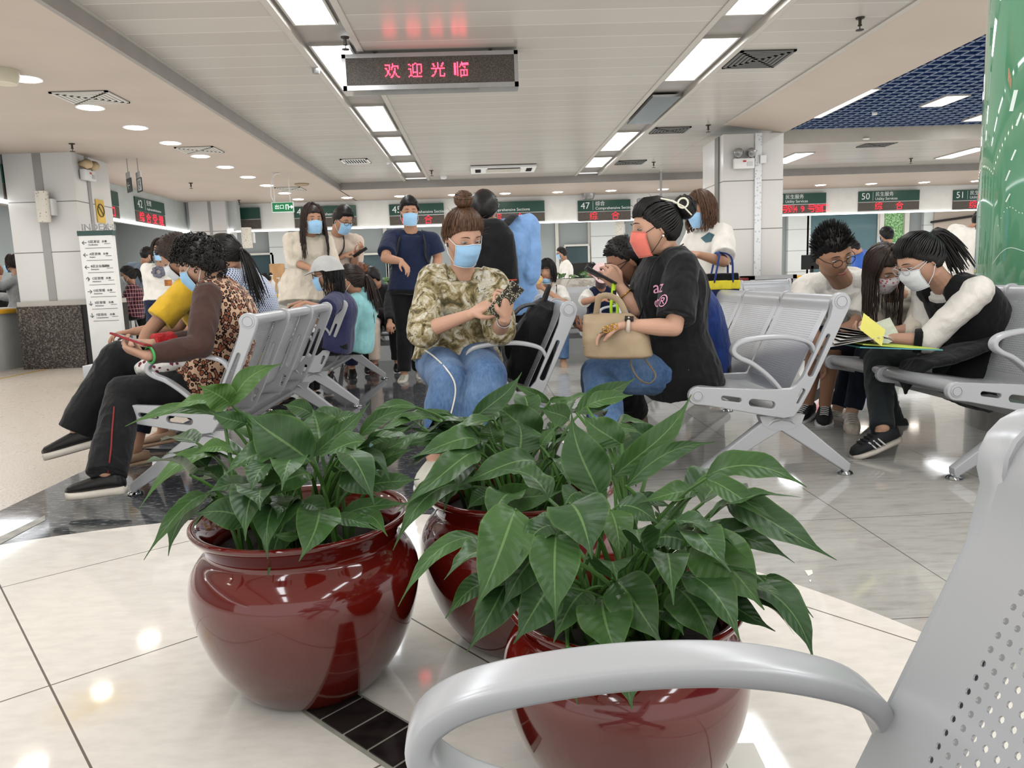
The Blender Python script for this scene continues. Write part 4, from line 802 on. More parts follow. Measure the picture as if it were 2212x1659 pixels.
def mask_mesh(h, mat, root, strapm, top=-.008, bot=-.112, half=.062, name='face_mask', chin=0.0, nopleat=False):
    nu, nv = 25, 19; G = []
    for j in range(nv):
        v = j/(nv-1); z = top+(bot-top)*v; row = []
        for i in range(nu):
            u = -1+2*i/(nu-1); hw = half*(1-.10*v*v); x = u*hw; zz = z-(.010*(1-abs(u))**1.0*(-1 if v < .5 else 1)*(0) )+.014*(1-u*u)*(1-v)*.9-.004*abs(u)*(1-v)
            # face profile pushed out over nose and chin
            ny = np.interp(zz, [-.125, -.112, -.09, -.062, -.035, -.012, .012], [.062, .083, .094, .103, .110, .1015, .092])*(1 if True else 0)
            y = ny*sqrt(max(.02, 1-(abs(u)*.83)**2.1))+.004*(1-u*u); p = 0 if nopleat else .0022*((v*4.0) % 1.0)*(1-u*u)*(1 if .12 < v < .9 else .3); row.append((x, y+p, zz))
        G.append(row)
    A = h.w(np.array(G).reshape(-1, 3)); ctr = h.w(np.array((0, 0, -.06)))[0]; N = A-ctr; N /= np.linalg.norm(N, axis=1)[:, None]; B = A-N*.0018; n = nu*nv; F = []
    for j in range(nv-1):
        for i in range(nu-1): k = j*nu+i; F.append((k, k+1, k+nu+1, k+nu)); F.append((n+k, n+k+nu, n+k+nu+1, n+k+1))
    bd = [(i, 0) for i in range(nu)]+[(nu-1, j) for j in range(1, nv)]+[(i, nv-1) for i in range(nu-2, -1, -1)]+[(0, j) for j in range(nv-2, 0, -1)]
    for q in range(len(bd)):
        a = bd[q]; b = bd[(q+1) % len(bd)]; ka = a[1]*nu+a[0]; kb = b[1]*nu+b[0]; F.append((ka, n+ka, n+kb, kb))
    m = MB().add(np.concatenate([A, B]), F).build(name, mat, root, auto=False)
    s = MB(); e = MB()
    for sg in (-1, 1):
        for v, ez in ((.04, .018), (.93, -.030)):
            j = int(v*(nv-1)); i = nu-1 if sg > 0 else 0; p0 = np.array(G[j][i])*1.0; p2 = np.array((sg*.078, -.012, ez)); pm = (p0+p2)/2+np.array((sg*.010, .0, 0)); s.tube(h.w(np.array([p0*np.array((1.01, 1, 1)), pm, p2])), .0016*h.k, 5)
        # welded edge
    s.build('ear_loops', strapm, m, auto=False)
    ed = MB()
    for j in (0, nv-1): ed.tube(h.w(np.array(G[j])), .0016*h.k, 5)
    for i in (0, nu-1): ed.tube(h.w(np.array([G[j][i] for j in range(nv)])), .0014*h.k, 5)
    ed.build('edge_binding', P_EDGE if mat in LIGHTMASK else mat, m, auto=False); return m
def glasses_mesh(h, mat, root):
    mb = MB()
    for s in (-1, 1):
        pts = [(s*.032+.023*cos(a), .104+.004*abs(cos(a))*0-.004*(s*cos(a) > .5), .004+.018*sin(a)) for a in np.linspace(0, 2*pi, 25)]; mb.tube(h.w(np.array(pts)), .0017*h.k, 6); mb.tube(h.w(np.array([(s*.055, .100, .008), (s*.074, .06, .010), (s*.079, -.005, .010), (s*.078, -.022, -.004)])), .0017*h.k, 6)
    mb.tube(h.w(np.array([(-.010, .106, .008), (0, .108, .011), (.010, .106, .008)])), .0016*h.k, 6); return mb.build('glasses', mat, root, auto=False)
def head_body(mb, h, chub=1.0):
    D = ICO_V; V = head_pt(D)*np.array((chub, 1, 1)); mb.add(h.w(V), ICO_F)
    for s in (-1, 1):
        R = h.R(); mb.ell(h.w(np.array((s*.0755, -.012, -.006)))[0], np.array((.007, .017, .031))*h.k, R@np.array(Matrix.Rotation(radians(-s*18), 3, 'Z'))@np.array(Matrix.Rotation(radians(-10), 3, 'X')), 12, 8)
def face_bits(h, root, brow, down=True, openm=False, lash=True):
    R = h.R(); lips = MB()
    for s in (-1, 1):
        e = MB(); ir = MB(); lid = MB(); br = MB()
        c = np.array((s*.031, .0735, .006)); e.ell(h.w(c)[0], np.array((.0135, .0085, .0052 if not down else .003))*h.k, R, 12, 8); ir.ell(h.w(c+np.array((0, .0055, -.001)))[0], np.array((.0050, .0042, .0046 if not down else .0024))*h.k, R, 10, 6)
        lid.tube(h.w(np.array([(s*.046, .0745, .006), (s*.039, .080, .0112 if not down else .0072), (s*.030, .0825, .0125 if not down else .008), (s*.022, .081, .0100 if not down else .0065), (s*.0165, .079, .0055)])), [.0009, .0013, .0014, .0012, .0007], 5)
        b = [(s*(.050-.034*q), np.interp(q, [0, .5, 1], [.0765, .0875, .0925]), .0275+.0075*sin(pi*min(1, q*.72+.05))) for q in np.linspace(0, 1, 7)]; br.tube(h.w(np.array(b)), [.0009*h.k, .0016*h.k, .0021*h.k, .0024*h.k, .0025*h.k, .0024*h.k, .0018*h.k], 6)
        eo = e.build('eye', EYEW, root, auto=False); ir.build('iris', IRIS, eo, auto=False); lid.build('eyelashes', IRIS, eo, auto=False); br.build('eyebrow', brow, root, auto=False)
    if openm is not None and openm:
        lips.tube(h.w(np.array([(-.023, .0845, -.0625), (-.010, .0945, -.0605), (0, .0955, -.0615), (.010, .0945, -.0605), (.023, .0845, -.0625)])), [.0016, .0040, .0044, .0040, .0016], 8, flat=.8); lips.tube(h.w(np.array([(-.018, .086, -.0665), (0, .0945, -.0695), (.018, .086, -.0665)])), [.0018, .005, .0018], 8); lips.build('lips', LIPS, root, auto=False)
def hand(mb, wrist, d, palm, side, curl=(.35, .4, .45, .5), thumb=.5, spread=.10, k=1.0, point=False):
    """palm, four jointed fingers and a thumb from the side of the palm; side=+1 left hand"""
    d = unit(d); palm = np.array(palm, float); palm = unit(palm-d*(palm@d)); lat = np.cross(d, palm)*side         # towards the thumb
    w = np.array(wrist, float); P = w+d*.085*k
    rings = []
    for q, hw, th in ((-.012, .024, .019), (.0, .027, .019), (.03, .036, .0165), (.06, .041, .0145), (.085, .040, .012), (.094, .034, .007)):
        c = w+d*q*k; rings.append(np.array([c+lat*hw*k*math.copysign(abs(cos(a))**.75, cos(a))+palm*th*k*math.copysign(abs(sin(a))**.85, sin(a)) for a in np.linspace(0, 2*pi, 16, endpoint=False)]))
    mb.rings(rings)
    for i, (off, L, r) in enumerate(((.030, .074, .0083), (.0105, .082, .0086), (-.0095, .077, .0082), (-.0285, .061, .0073))):
        c = curl[i] if not (point and i == 0) else .08; b = w+d*(.082-.006*abs(i-1.2))*k+lat*off*k; dd = unit(d+lat*spread*(1.4-i)*.9); pts = [b-d*.012*k, b]; a = 0
        for seg, ac in ((.46, .75), (.31, 1.0), (.23, .75)):
            a += c*ac*1.45; v = dd*cos(a)+palm*sin(a); pts.append(pts[-1]+v*L*seg*k)
        mb.tube(pts, [r*k*1.05, r*k*1.05, r*k, r*k*.92, r*k*.72], 9)
    tb = w+d*.022*k+lat*.026*k; td = unit(d*.62+lat*.75+palm*(.15+.5*thumb)); t2 = unit(d*.9+lat*.30*(1-thumb)+palm*(.25+.55*thumb)); mb.tube([tb-td*.01*k, tb+td*.034*k, tb+td*.034*k+t2*.030*k, tb+td*.034*k+unit(t2-lat*.25)*.054*k], [.0135*k, .0115*k, .0098*k, .0075*k], 9)
    return w+d*.07*k+palm*.03*k, lat
def solve(par, spec, L, frame):
    """joint from a pixel (u,v,sign: nearer -1 / farther +1), a body direction ('d',fwd,left,up) or a world point ('w',x,y,z)"""
    if spec[0] == 'd': f, l, u = frame; v = f*spec[1]+l*spec[2]+u*spec[3]; return par+unit(v)*L
    if spec[0] == 'w': return np.array(spec[1:4], float)
    if spec[0] == 'y': return W(spec[1], spec[2], spec[3])
    d = unit(ray(spec[0], spec[1])); pc = par-CAMP; b = d@pc; c = pc@pc-L*L; disc = b*b-c
    return CAMP+d*(b+(sqrt(disc)*spec[2] if disc > 0 else 0))
EYEW = M('eye_white', (226, 222, 216), .25, .01); IRIS = M('iris_dark', (28, 18, 14), .25, .1); LIPS = M('lips', (172, 104, 92), .45, .05)
P_EDGE = M('mask_edge', (232, 238, 242), .8, .02); STRAPW = M('mask_loop_white', (236, 238, 240), .8, .02); STRAPK = M('mask_loop_black', (22, 22, 24), .8, .02)
MASKB = fabric('mask_blue', (158, 200, 232), .04, 500, .8, .1); MASKC = fabric('mask_coral', (232, 124, 108), .04, 500, .8, .1); MASKD = fabric('mask_plum', (98, 72, 76), .05, 500, .8, .1); MASKW = fabric('mask_white', (226, 228, 226), .03, 500, .8, .1)
LIGHTMASK = (MASKB, MASKW)
def skinmat(name, col):
    t = NT(name); v = t.co(); a = tuple(c*.93 for c in col); t.color(t.mix(t.noise(v, 24, 3), a, col)); t.set(rough=.45, spec=.35); t.b.inputs['Subsurface Weight'].default_value = .0
    t.bump(t.noise(v, 260, 2), .05, .001); return t.m
SKIN_F = skinmat('skin_fair', (206, 160, 134)); SKIN_M = skinmat('skin_medium', (190, 142, 114)); SKIN_T = skinmat('skin_tan', (170, 122, 96))
def hairmat(name, c0, c1):
    t = NT(name); v = t.co(scale=(60, 60, 14)); t.color(t.ramp(t.noise(v, 2.2, 4, .6), [(.35, c0), (.7, c1)])); t.set(rough=.38, spec=.5); t.bump(t.noise(t.co(scale=(160, 160, 30)), 2, 2), .25, .002); return t.m
H_BLACK = hairmat('hair_black', (10, 9, 9), (30, 27, 26)); H_BROWN = hairmat('hair_brown', (52, 32, 22), (112, 76, 50)); H_DBROWN = hairmat('hair_dark_brown', (26, 17, 13), (60, 42, 34)); H_ORANGE = hairmat('hair_copper', (84, 44, 24), (150, 92, 56))
def person(label, p):
    """p: pixel driven pose (see the calls); builds one fused body with clothing, hair and shoes as parts"""
    k = p.get('k', 1.0); rs = random.Random(p.get('seed', 1)); near = p.get('vox', .006); male = p.get('male', False); bw = p.get('bw', 1.0)
    pel = p['pel'] if len(p['pel']) == 3 and p.get('wpel') else W(*p['pel']); pel = np.array(pel, float)
    fh, fs = radians(p['fh']), radians(p.get('fs', p['fh'])); Fh = np.array((cos(fh), sin(fh), 0)); Lh = np.array((-sin(fh), cos(fh), 0)); Fs = np.array((cos(fs), sin(fs), 0)); Ls = np.array((-sin(fs), cos(fs), 0))
    nk = W(*p['neck']) if len(p['neck']) == 3 else np.array(p['neck'][:3]); hd = W(*p['head']) if len(p['head']) == 3 else np.array(p['head'][:3])
    h = Head(hd, *p['face'], k=k*p.get('hk', 1.0))
    root_xy = np.array((pel[0], pel[1], 0)); root = thing('person', label, 'person', root_xy, p.get('group'))
    # spine
    bl = np.linalg.norm(nk-pel); mid = (pel+nk)/2-Fs*p.get('slouch', .03)*k*1.0; S = lambda q: (1-q)**2*pel+2*q*(1-q)*(2*mid-(pel+nk)/2)+q*q*nk
    def frame(q):
        t = unit(S(min(1.1, q+.02))-S(q-.02)); l = unit(Lh*(1-q)+Ls*q); l = unit(l-t*(l@t)); return t, l, np.cross(l, t)
    def torso(mb, ease, q0, q1, flat0=True, hemflare=0.0, neckw=None, belly=0.0):
        prof = [(-.30, .175, .125), (-.1, .178, .128), (0, .176, .125), (.14, .162, .115), (.32, .142, .104), (.5, .148, .110), (.68, .164, .118), (.82, .172, .108), (.92, .150, .086), (.98, .105, .068), (1.03, .062, .058)] if male else [(-.30, .178, .128), (-.1, .18, .128), (0, .178, .126), (.14, .165, .114), (.32, .132, .098), (.5, .136, .106), (.68, .150, .120), (.82, .152, .104), (.92, .132, .080), (.98, .092, .062), (1.03, .055, .052)]
        qs = np.array([a[0] for a in prof]); ws = np.array([a[1] for a in prof])*k*bw; ds = np.array([a[2] for a in prof])*k*bw; rings = []
        for q in np.linspace(q0, q1, 20):
            t, l, f = frame(max(q, 0)) if q < 0 else frame(q); c = S(q) if q >= 0 else pel+t*q*bl
            fl = hemflare*max(0, (.35-q)); w = np.interp(q, qs, ws)+ease+fl; d_ = np.interp(q, qs, ds)+ease+fl; bly = belly*math.exp(-((q-.3)/.22)**2); c = c+f*bly*.5
            rings.append(np.array([c+l*w*math.copysign(abs(cos(a))**.85, cos(a))+f*(d_+bly*.5)*math.copysign(abs(sin(a))**.9, sin(a)) for a in np.linspace(0, 2*pi, 28, endpoint=False)]))
        mb.rings(rings)
    t1, l1, f1 = frame(.93); shw = p.get('shw', .182 if male else .152)*k*bw; dn = p.get('shd', .045)*k
    J = {}
    for s, n in ((1, 'L'), (-1, 'R')):
        sh = nk+l1*s*shw-t1*dn; spec = p.get('arm'+n, (('d', .15, s*.25, -1), ('d', .6, 0, -.5)))
        el = solve(sh, spec[0], .285*k, (Fs, Ls, np.array((0, 0, 1.0)))); wr = solve(el, spec[1], .245*k, (Fs, Ls, np.array((0, 0, 1.0)))); J['sh'+n], J['el'+n], J['wr'+n] = sh, el, wr
        hp = pel+Lh*s*.088*k*bw; spec = p.get('leg'+n, (('d', .02, s*.05, -1), ('d', -.02, 0, -1))); kn = solve(hp, spec[0], .42*k, (Fh, Lh, np.array((0, 0, 1.0)))); an = solve(kn, spec[1], .41*k, (Fh, Lh, np.array((0, 0, 1.0)))); J['hp'+n], J['kn'+n], J['an'+n] = hp, kn, an
    if p.get('dbg'): print('POSE', label[:40], 'torso %.2f' % bl, {a+n: round(float(np.linalg.norm(J[b+n]-J[a+n])), 2) for n in 'LR' for a, b in (('sh', 'el'), ('el', 'wr'), ('hp', 'kn'), ('kn', 'an'))}, 'anz', [round(float(J['an'+n][2]), 2) for n in 'LR'], 'knz', [round(float(J['kn'+n][2]), 2) for n in 'LR'], 'knY', [round(float(J['kn'+n][1]), 2) for n in 'LR'], 'wrY', [round(float(J['wr'+n][1]), 2) for n in 'LR'])
    # body
    b = MB(); head_body(b, h, p.get('chub', 1.0)); nb = h.w(np.array((0, -.030, -.075)))[0]; b.tube([nk-t1*.03*k, nk*.5+nb*.5, nb, h.w(np.array((0, -.02, -.03)))[0]], [.060*k, .053*k*(1.1 if male else .95), .052*k*(1.1 if male else .95), .05*k], 14)
    torso(b, -.012, -.12, 1.03)
    for s, n in ((1, 'L'), (-1, 'R')):
        sh, el, wr = J['sh'+n], J['el'+n], J['wr'+n]; am = (1.12 if male else .98)*k*p.get('am', 1.0)
        b.tube([nk-t1*.02+l1*s*.05*k, (nk+sh)/2-t1*.008, sh], [.05*k, .052*k, .050*am], 12); b.tube([sh, sh*.6+el*.4, el], [.050*am, .046*am, .037*am], 14)
        b.tube([el, el*.7+wr*.3, el*.25+wr*.75, wr], [.037*am, .038*am, .029*am, .0245*am], 14)
        ho = p.get('hand'+n, {}); dv = ho.get('d'); dv = unit(wr-el) if dv is None else np.array(dv, float); pv = np.array(ho.get('palm', (0, 0, -1) if s > 0 else (0, 0, -1)), float)
        J['grip'+n], J['lat'+n] = hand(b, wr+unit(wr-el)*.005, dv, pv, s, ho.get('curl', (.30, .35, .4, .45)), ho.get('thumb', .4), ho.get('spread', .12), k*p.get('handk', 1.0), ho.get('point', False))
        hp, kn, an = J['hp'+n], J['kn'+n], J['an'+n]; lm = k*p.get('lm', 1.0); b.tube([hp, hp*.6+kn*.4, kn], [.082*lm, .070*lm, .053*lm], 14); b.tube([kn, kn*.72+an*.28, kn*.3+an*.7, an], [.052*lm, .054*lm, .040*lm, .034*lm], 14)
        fd = np.array(p.get('foot'+n, (Fh[0], Fh[1], -.15)), float); fd = unit(fd); J['fd'+n] = fd; fu = np.cross(fd, unit(np.cross((0, 0, 1), fd))); b.tube([an+fu*-.005*k, an+fd*.03*k-fu*.034*k, an+fd*.12*k-fu*.058*k], [.033*k, .024*k, .012*k], 12)
    place(skin_of(b, near*.8, 3), 'body', p.get('skin', SKIN_F), root)
    # clothing
    for c in p.get('wear', []):
        m = MB(); e = c.get('ease', .014); ty = c['t']
        if ty == 'top':
            torso(m, e, c.get('q0', -.12), c.get('q1', 1.0), hemflare=c.get('flare', 0), belly=c.get('belly', 0)); fr = c.get('slv', .7)
            if c.get('bust'):
                tt, ll, ff = frame(.66)
                for s in (-1, 1): m.ell(S(.66)+ff*.075*k+ll*s*.062*k, (.068*k,)*3, None, 14, 10)
            for s, n in ((1, 'L'), (-1, 'R')):
                sh, el, wr = J['sh'+n], J['el'+n], J['wr'+n]; am = (1.12 if male else .98)*k*p.get('am', 1.0); r = e*c.get('sw', 1.0)
                if fr <= 0: m.tube([nk-t1*.028*k+l1*s*.05*k, nk*.6+sh*.4-t1*.010*k, nk*.25+sh*.75-t1*.01*k], [.048*k+e*.6, .052*k+e, .052*k+e*.8], 14); continue
                m.tube([nk-t1*.028*k+l1*s*.06*k, (nk+sh)/2-t1*.012*k, sh], [.048*k+e*.6, .052*k+e, .052*am+min(r, .022)], 14)
                pu = c.get('puff', 0)
                if fr <= 1: m.tube([sh-(el-sh)*.05, sh+(el-sh)*fr*.5, sh+(el-sh)*fr], [.050*am+min(r, .020), .048*am+r*.9+pu, .046*am+r*.95+pu*.4], 18, round_=False)
                else:
                    f2 = fr-1; cu = c.get('cuff', 1.0); m.tube([sh-(el-sh)*.05, sh+(el-sh)*.5, el], [.050*am+min(r, .020), .045*am+r*.85+pu*.7, .038*am+r*.95+pu], 18); m.tube([el, el+(wr-el)*f2*.55, el+(wr-el)*f2*.93, el+(wr-el)*f2], [.038*am+r*.95+pu, .036*am+r*.8+pu*.7, (.032*am+r*.7)*cu, (.031*am+r*.65)*cu], 18, round_=False)
            if c.get('q1', 1.0) >= .99: m.tube([nk-t1*.035*k, nk+t1*.002*k, nk+t1*.014*k], [.092*k, .070*k, .063*k], 20, round_=False)
            if c.get('collar'): m.tube([nk+t1*.00*k, nk+t1*.022*k+f1*.004], [.066*k, .062*k], 20, round_=False)
            if c.get('hood'): m.ell(nk-f1*.07*k-t1*.01*k, (.09*k, .06*k, .06*k), np.stack([l1, f1, t1], 1)); m.tube([nk-f1*.02*k+t1*.0, nk+t1*.02*k-f1*.01*k], [.085*k, .075*k], 18)
        if ty == 'bottom':
            torso(m, e, -.16 if not c.get('sit') else -.10, c.get('q1', .22)); fr = c.get('len', 2.0)
            for s, n in ((1, 'L'), (-1, 'R')):
                hp, kn, an = J['hp'+n], J['kn'+n], J['an'+n]; lm = k*p.get('lm', 1.0); ls = c.get('loose', 1.0); up = np.array((0, 0, 1.0))
                if c.get('sit'): m.ell(hp-np.array((0, 0, .02))-Fh*.03*k, (.10*k*bw, .10*k*bw, .085*k))
                m.tube([hp, hp*.55+kn*.45, kn], [.092*lm*bw+e, .074*lm+e*1.15, .057*lm+e*ls], 18)
                if fr > 1: f2 = fr-1; fl = c.get('bell', 1.0); m.tube([kn, kn+(an-kn)*f2*.35, kn+(an-kn)*f2*.75, kn+(an-kn)*f2], [.057*lm+e*ls, .057*lm+e*ls, .046*lm*fl+e*ls, .043*lm*fl+e*ls], 18, round_=False)
                elif fr < 1: pass
        if ty == 'skirt':
            torso(m, e, -.55, c.get('q1', .25), hemflare=c.get('flare', .06))
        if ty == 'tail':        # long coat skirt hanging behind and beside a seated body
            for pts, r in c['pts']: m.tube([np.array(q) for q in pts], r, 16, flat=c.get('flat', .5), up=c.get('up'))
        me = skin_of(m, c.get('vox', near), c.get('smooth', 5), c.get('wr', .004), c.get('wf', 15), p.get('seed', 1)+len(ty)); o = place(me, c.get('name', 'shirt'), c['m'], root)
        if c.get('label'): o['label'] = c['label']
    # shoes
    sh_ = p.get('shoes')
    if sh_:
        for n in 'LR':
            an, fd = J['an'+n], J['fd'+n]; side = unit(np.cross((0, 0, 1), fd)); up = np.cross(fd, side); o = an+np.array((0, 0, -.0)); base = an-up*(sh_.get('h', .078)*k); m = MB(); sol = MB(); L0, L1 = -.065*k, .185*k; rings = []; srings = []
            for q in np.linspace(0, 1, 13):
                x = L0+(L1-L0)*q; w = np.interp(q, [0, .08, .3, .65, .9, 1], [.018, .032, .036, .046, .036, .014])*k; ht = np.interp(q, [0, .1, .3, .5, .75, .95, 1], [.06, .075, .074, .062, .046, .034, .022])*k*sh_.get('tall', 1.0); c = base+fd*x
                rings.append(np.array([c+side*w*math.copysign(abs(cos(a))**.7, cos(a))+up*(ht/2+ht/2*math.copysign(abs(sin(a))**.8, sin(a))) for a in np.linspace(0, 2*pi, 18, endpoint=False)])); st = sh_.get('sole', .022)*k
                srings.append(np.array([c-up*st*.35+side*(w+.006*k)*math.copysign(abs(cos(a))**.7, cos(a))+up*st*.62*math.copysign(abs(sin(a))**.4, sin(a)) for a in np.linspace(0, 2*pi, 18, endpoint=False)]))
            m.rings(rings); so = m.build('shoe', sh_['m'], root, auto=False); sol.rings(srings); sol.build('sole', sh_.get('sm', WHITEP), so, auto=False)
            if sh_.get('stripes'):
                q_ = MB()
                for i in range(3):
                    for sg in (-1, 1): c = base+fd*(.045+.024*i)*k+side*sg*.0465*k; q_.tube([c+up*.012*k-fd*.006*k, c+up*.045*k+fd*.012*k-side*sg*.010*k], .0045*k, 6)
                q_.build('stripes', WHITEP, so, auto=False)
            if sh_.get('laces'):
                q_ = MB()
                for i in range(5): c = base+fd*(.05+.02*i)*k+up*np.interp(.05+.02*i, [.05, .13], [.068, .048])*k*sh_.get('tall', 1); q_.tube([c-side*.02*k, c+up*.005*k, c+side*.02*k], .0032*k, 6)
                q_.build('laces', sh_.get('lm', WHITEP), so, auto=False)
    # head details
    hs = p.get('hair')
    if hs: hair_mesh(h, hs[0], hs[1], root, rs, hs[2] if len(hs) > 2 else {})
    if p.get('eyes', True): face_bits(h, root, p.get('brow', H_DBROWN), p.get('down', True), p.get('mouth', False))
    if p.get('mask'): mask_mesh(h, p['mask'], root, p.get('strap', STRAPW), **p.get('maskopt', {}))
    if p.get('glasses'): glasses_mesh(h, p['glasses'], root)
    J.update(root=root, h=h, nk=nk, pel=pel, S=S, frame=frame, Fs=Fs, Ls=Ls, k=k); return J

from mathutils.bvhtree import BVHTree
def decal(name, me, target, M4, mat, root, off=.0025):
    """lays flat lettering or a patch onto the cloth below it, along the local -z of M4"""
    tm = target.data; to = np.array(wloc(target)); bv = BVHTree.FromPolygons([v.co+Vector(to) for v in tm.vertices], [p.vertices[:] for p in tm.polygons]); n = (M4.to_3x3() @ Vector((0, 0, 1))).normalized()
    bm = bmesh.new(); bm.from_mesh(me); bmesh.ops.triangulate(bm, faces=bm.faces); bmesh.ops.subdivide_edges(bm, edges=[e for e in bm.edges if e.calc_length() > .012], cuts=2, use_grid_fill=True); bm.to_mesh(me); bm.free(); me.transform(M4)
    for v in me.vertices:
        loc, nn, i, d = bv.ray_cast(v.co+n*.25, -n, .8)
        if loc is not None: v.co = loc+n*off
    me.transform(Matrix.Translation(-wloc(root))); return finish(me, name, mat, root, False, False, False)
def trace(target, pix, off=.004):
    """points on the cloth that the given pixels look at, lifted off it a little"""
    tm = target.data; to = np.array(wloc(target)); bv = BVHTree.FromPolygons([v.co+Vector(to) for v in tm.vertices], [p.vertices[:] for p in tm.polygons]); out = []
    for u, v in pix:
        d = unit(ray(u, v)); loc, nn, i, q = bv.ray_cast(Vector(CAMP), Vector(d))
        if loc is not None: out.append(np.array(loc)+np.array(nn if nn.dot(Vector(d)) < 0 else -nn)*off)
    return out
def child(root, name):
    for c in root.children:
        if c.name.split('.')[0] == name: return c
# ================================================================ THE PEOPLE
def pattern(name, fn, rough=.85):
    t = NT(name); fn(t); t.set(rough=rough, spec=.25, sheen=.1); v = t.co(); fo = t.math('ABSOLUTE', t.math('SUBTRACT', t.noise(t.co(scale=(1, 1, .5)), 11, 3, .5, .8), .5)); t.bump(t.math('ADD', t.math('MULTIPLY', fo, -2.0), t.math('MULTIPLY', t.noise(v, 30, 3, dist=.6), .5)), .4, .012); return t.m
def f_leopard(t):
    v = t.co(scale=(1, 1, .8)); w = t.noise(v, 24, 2); d = t.vor(v, 62); a = t.math('ADD', d, t.math('MULTIPLY', t.math('SUBTRACT', w, .5), .5)); ring = t.math('LESS_THAN', t.math('ABSOLUTE', t.math('SUBTRACT', a, .46)), .13); core = t.math('LESS_THAN', a, .30)
    c = t.mix(t.noise(v, 9), (198, 158, 128), (214, 180, 150)); c = t.mix(core, c, (150, 70, 46)); t.color(t.mix(ring, c, (40, 22, 18)))
def f_snake(t):
    v = t.co(); a = t.noise(v, 16, 5, .62, 1.2); b = t.noise(v, 38, 4, .6, .8); c = t.ramp(a, [(.34, (74, 68, 46)), (.44, (134, 118, 78)), (.52, (180, 168, 136)), (.62, (212, 206, 190))]); d = t.vor(v, 130); c = t.mix(t.math('MULTIPLY', t.math('LESS_THAN', d, .3), .35), c, (84, 76, 56)); t.color(t.mix(t.math('MULTIPLY', t.math('GREATER_THAN', b, .62), .8), c, (48, 44, 32)))
def f_denim(t, c0=(52, 82, 122), c1=(112, 140, 174)):
    v = t.co(); a = t.noise(v, 7, 4, .6); b = t.noise(t.co(scale=(1, 1, .25)), 120, 3); t.color(t.ramp(t.math('ADD', t.math('MULTIPLY', a, .75), t.math('MULTIPLY', b, .3)), [(.35, c0), (.75, c1)]))
def f_check(t, bg=(206, 212, 224), fg=(40, 58, 116), p=.022):
    x, y, z = t.sep(t.co()); u = t.math('ADD', x, y); a = t.math('LESS_THAN', t.math('FRACT', t.math('DIVIDE', t.math('ADD', u, z), p)), .55); b = t.math('LESS_THAN', t.math('FRACT', t.math('DIVIDE', t.math('SUBTRACT', u, z), p)), .55); t.color(t.mix(t.math('MULTIPLY', a, b), bg, fg))
def f_plaid(t, c=(96, 30, 42), d=(40, 22, 34), e=(206, 180, 176), p=.055):
    x, y, z = t.sep(t.co()); u = t.math('ADD', x, y); fa = t.math('FRACT', t.math('DIVIDE', u, p)); fb = t.math('FRACT', t.math('DIVIDE', z, p)); k = t.math('ADD', t.math('LESS_THAN', fa, .45), t.math('LESS_THAN', fb, .45)); c_ = t.mix(t.math('MULTIPLY', k, .5), c, d); ln = t.math('MAXIMUM', t.math('LESS_THAN', t.math('ABSOLUTE', t.math('SUBTRACT', fa, .72)), .035), t.math('LESS_THAN', t.math('ABSOLUTE', t.math('SUBTRACT', fb, .72)), .035)); t.color(t.mix(t.math('MULTIPLY', ln, .8), c_, e))
def f_floral(t):
    v = t.co(); d = t.vor(v, 62); c = t.vor(v, 62, out='Color'); sp = t.math('LESS_THAN', d, .34); col = t.mix(t.sep(c)[0], (214, 92, 104), (226, 150, 150)); t.color(t.mix(sp, (238, 232, 228), col))
LEOP = pattern('leopard_print', f_leopard); SNAKE = pattern('python_print', f_snake); DENIM = pattern('denim', f_denim); NCHECK = pattern('navy_check', f_check); PLAID = pattern('plaid', f_plaid); FLORAL = pattern('floral_cloth', f_floral)
DDENIM = pattern('dark_denim', lambda t: f_denim(t, (16, 22, 34), (34, 42, 58))); BAGFLOW = pattern('flower_cloth', lambda t: (lambda v, d: t.color(t.mix(t.math('LESS_THAN', d, .30), (216, 212, 204), (110, 44, 60))))(t.co(), t.vor(t.co(), 34)))
TBLACK = fabric('black_cotton', (20, 20, 22)); TBLACKT = fabric('black_trouser', (18, 18, 20), .1, 420, .75); TBROWN = fabric('brown_mesh_sleeve', (74, 50, 44)); TYEL = fabric('yellow_cotton', (222, 178, 50), .07); TWHITE = fabric('white_cotton', (232, 226, 216), .04); TCREAM = fabric('cream_cotton', (228, 216, 196), .04); TBEIGE = fabric('beige_linen', (214, 202, 184), .06); TTAN = fabric('pale_pink_tee', (222, 202, 184), .04)
TNAVY = fabric('navy_cotton', (26, 36, 64), .10); TNAVY2 = fabric('navy_heather', (52, 54, 88), .10); TBLUE = fabric('blue_shirt', (126, 164, 212), .08); TROYAL = fabric('royal_blue', (34, 62, 130), .08); TTEAL = fabric('teal_fleece', (142, 198, 200), .06); TGREY = fabric('grey_jersey', (150, 150, 148), .06); TGREYB = fabric('grey_blue_tee', (108, 118, 130), .06); TVEST = fabric('black_wool', (14, 16, 17), .1, 300); TDGREEN = fabric('dark_green_tee', (40, 84, 62), .08); TBLUE2 = fabric('bright_blue_tee', (58, 98, 180), .06); TRED = fabric('red_knit', (188, 34, 38), .2, 160, .95, .8); TCHAR = fabric('charcoal_leggings', (36, 42, 44), .10, 420, .7)
SBLACK = M('black_leather', (20, 20, 22), .35, .1, 20, .1, 60); SWHITE = M('off_white_sole', (214, 206, 192), .6, .06); SBEIGE = M('beige_leather', (168, 138, 112), .45, .06, 20); SSAND = M('sand_suede', (150, 134, 112), .85, .1, 20, .2, 120); SCREAM = M('cream_trainer', (212, 200, 184), .6, .16, 26, .4, 60); SPALE = M('pale_knit_shoe', (190, 186, 172), .8, .06, 20, .3, 150); SDARK = M('dark_trainer', (30, 32, 36), .7, .1, 20, .3, 150); SBROWN = M('brown_boot', (96, 66, 54), .5, .1)
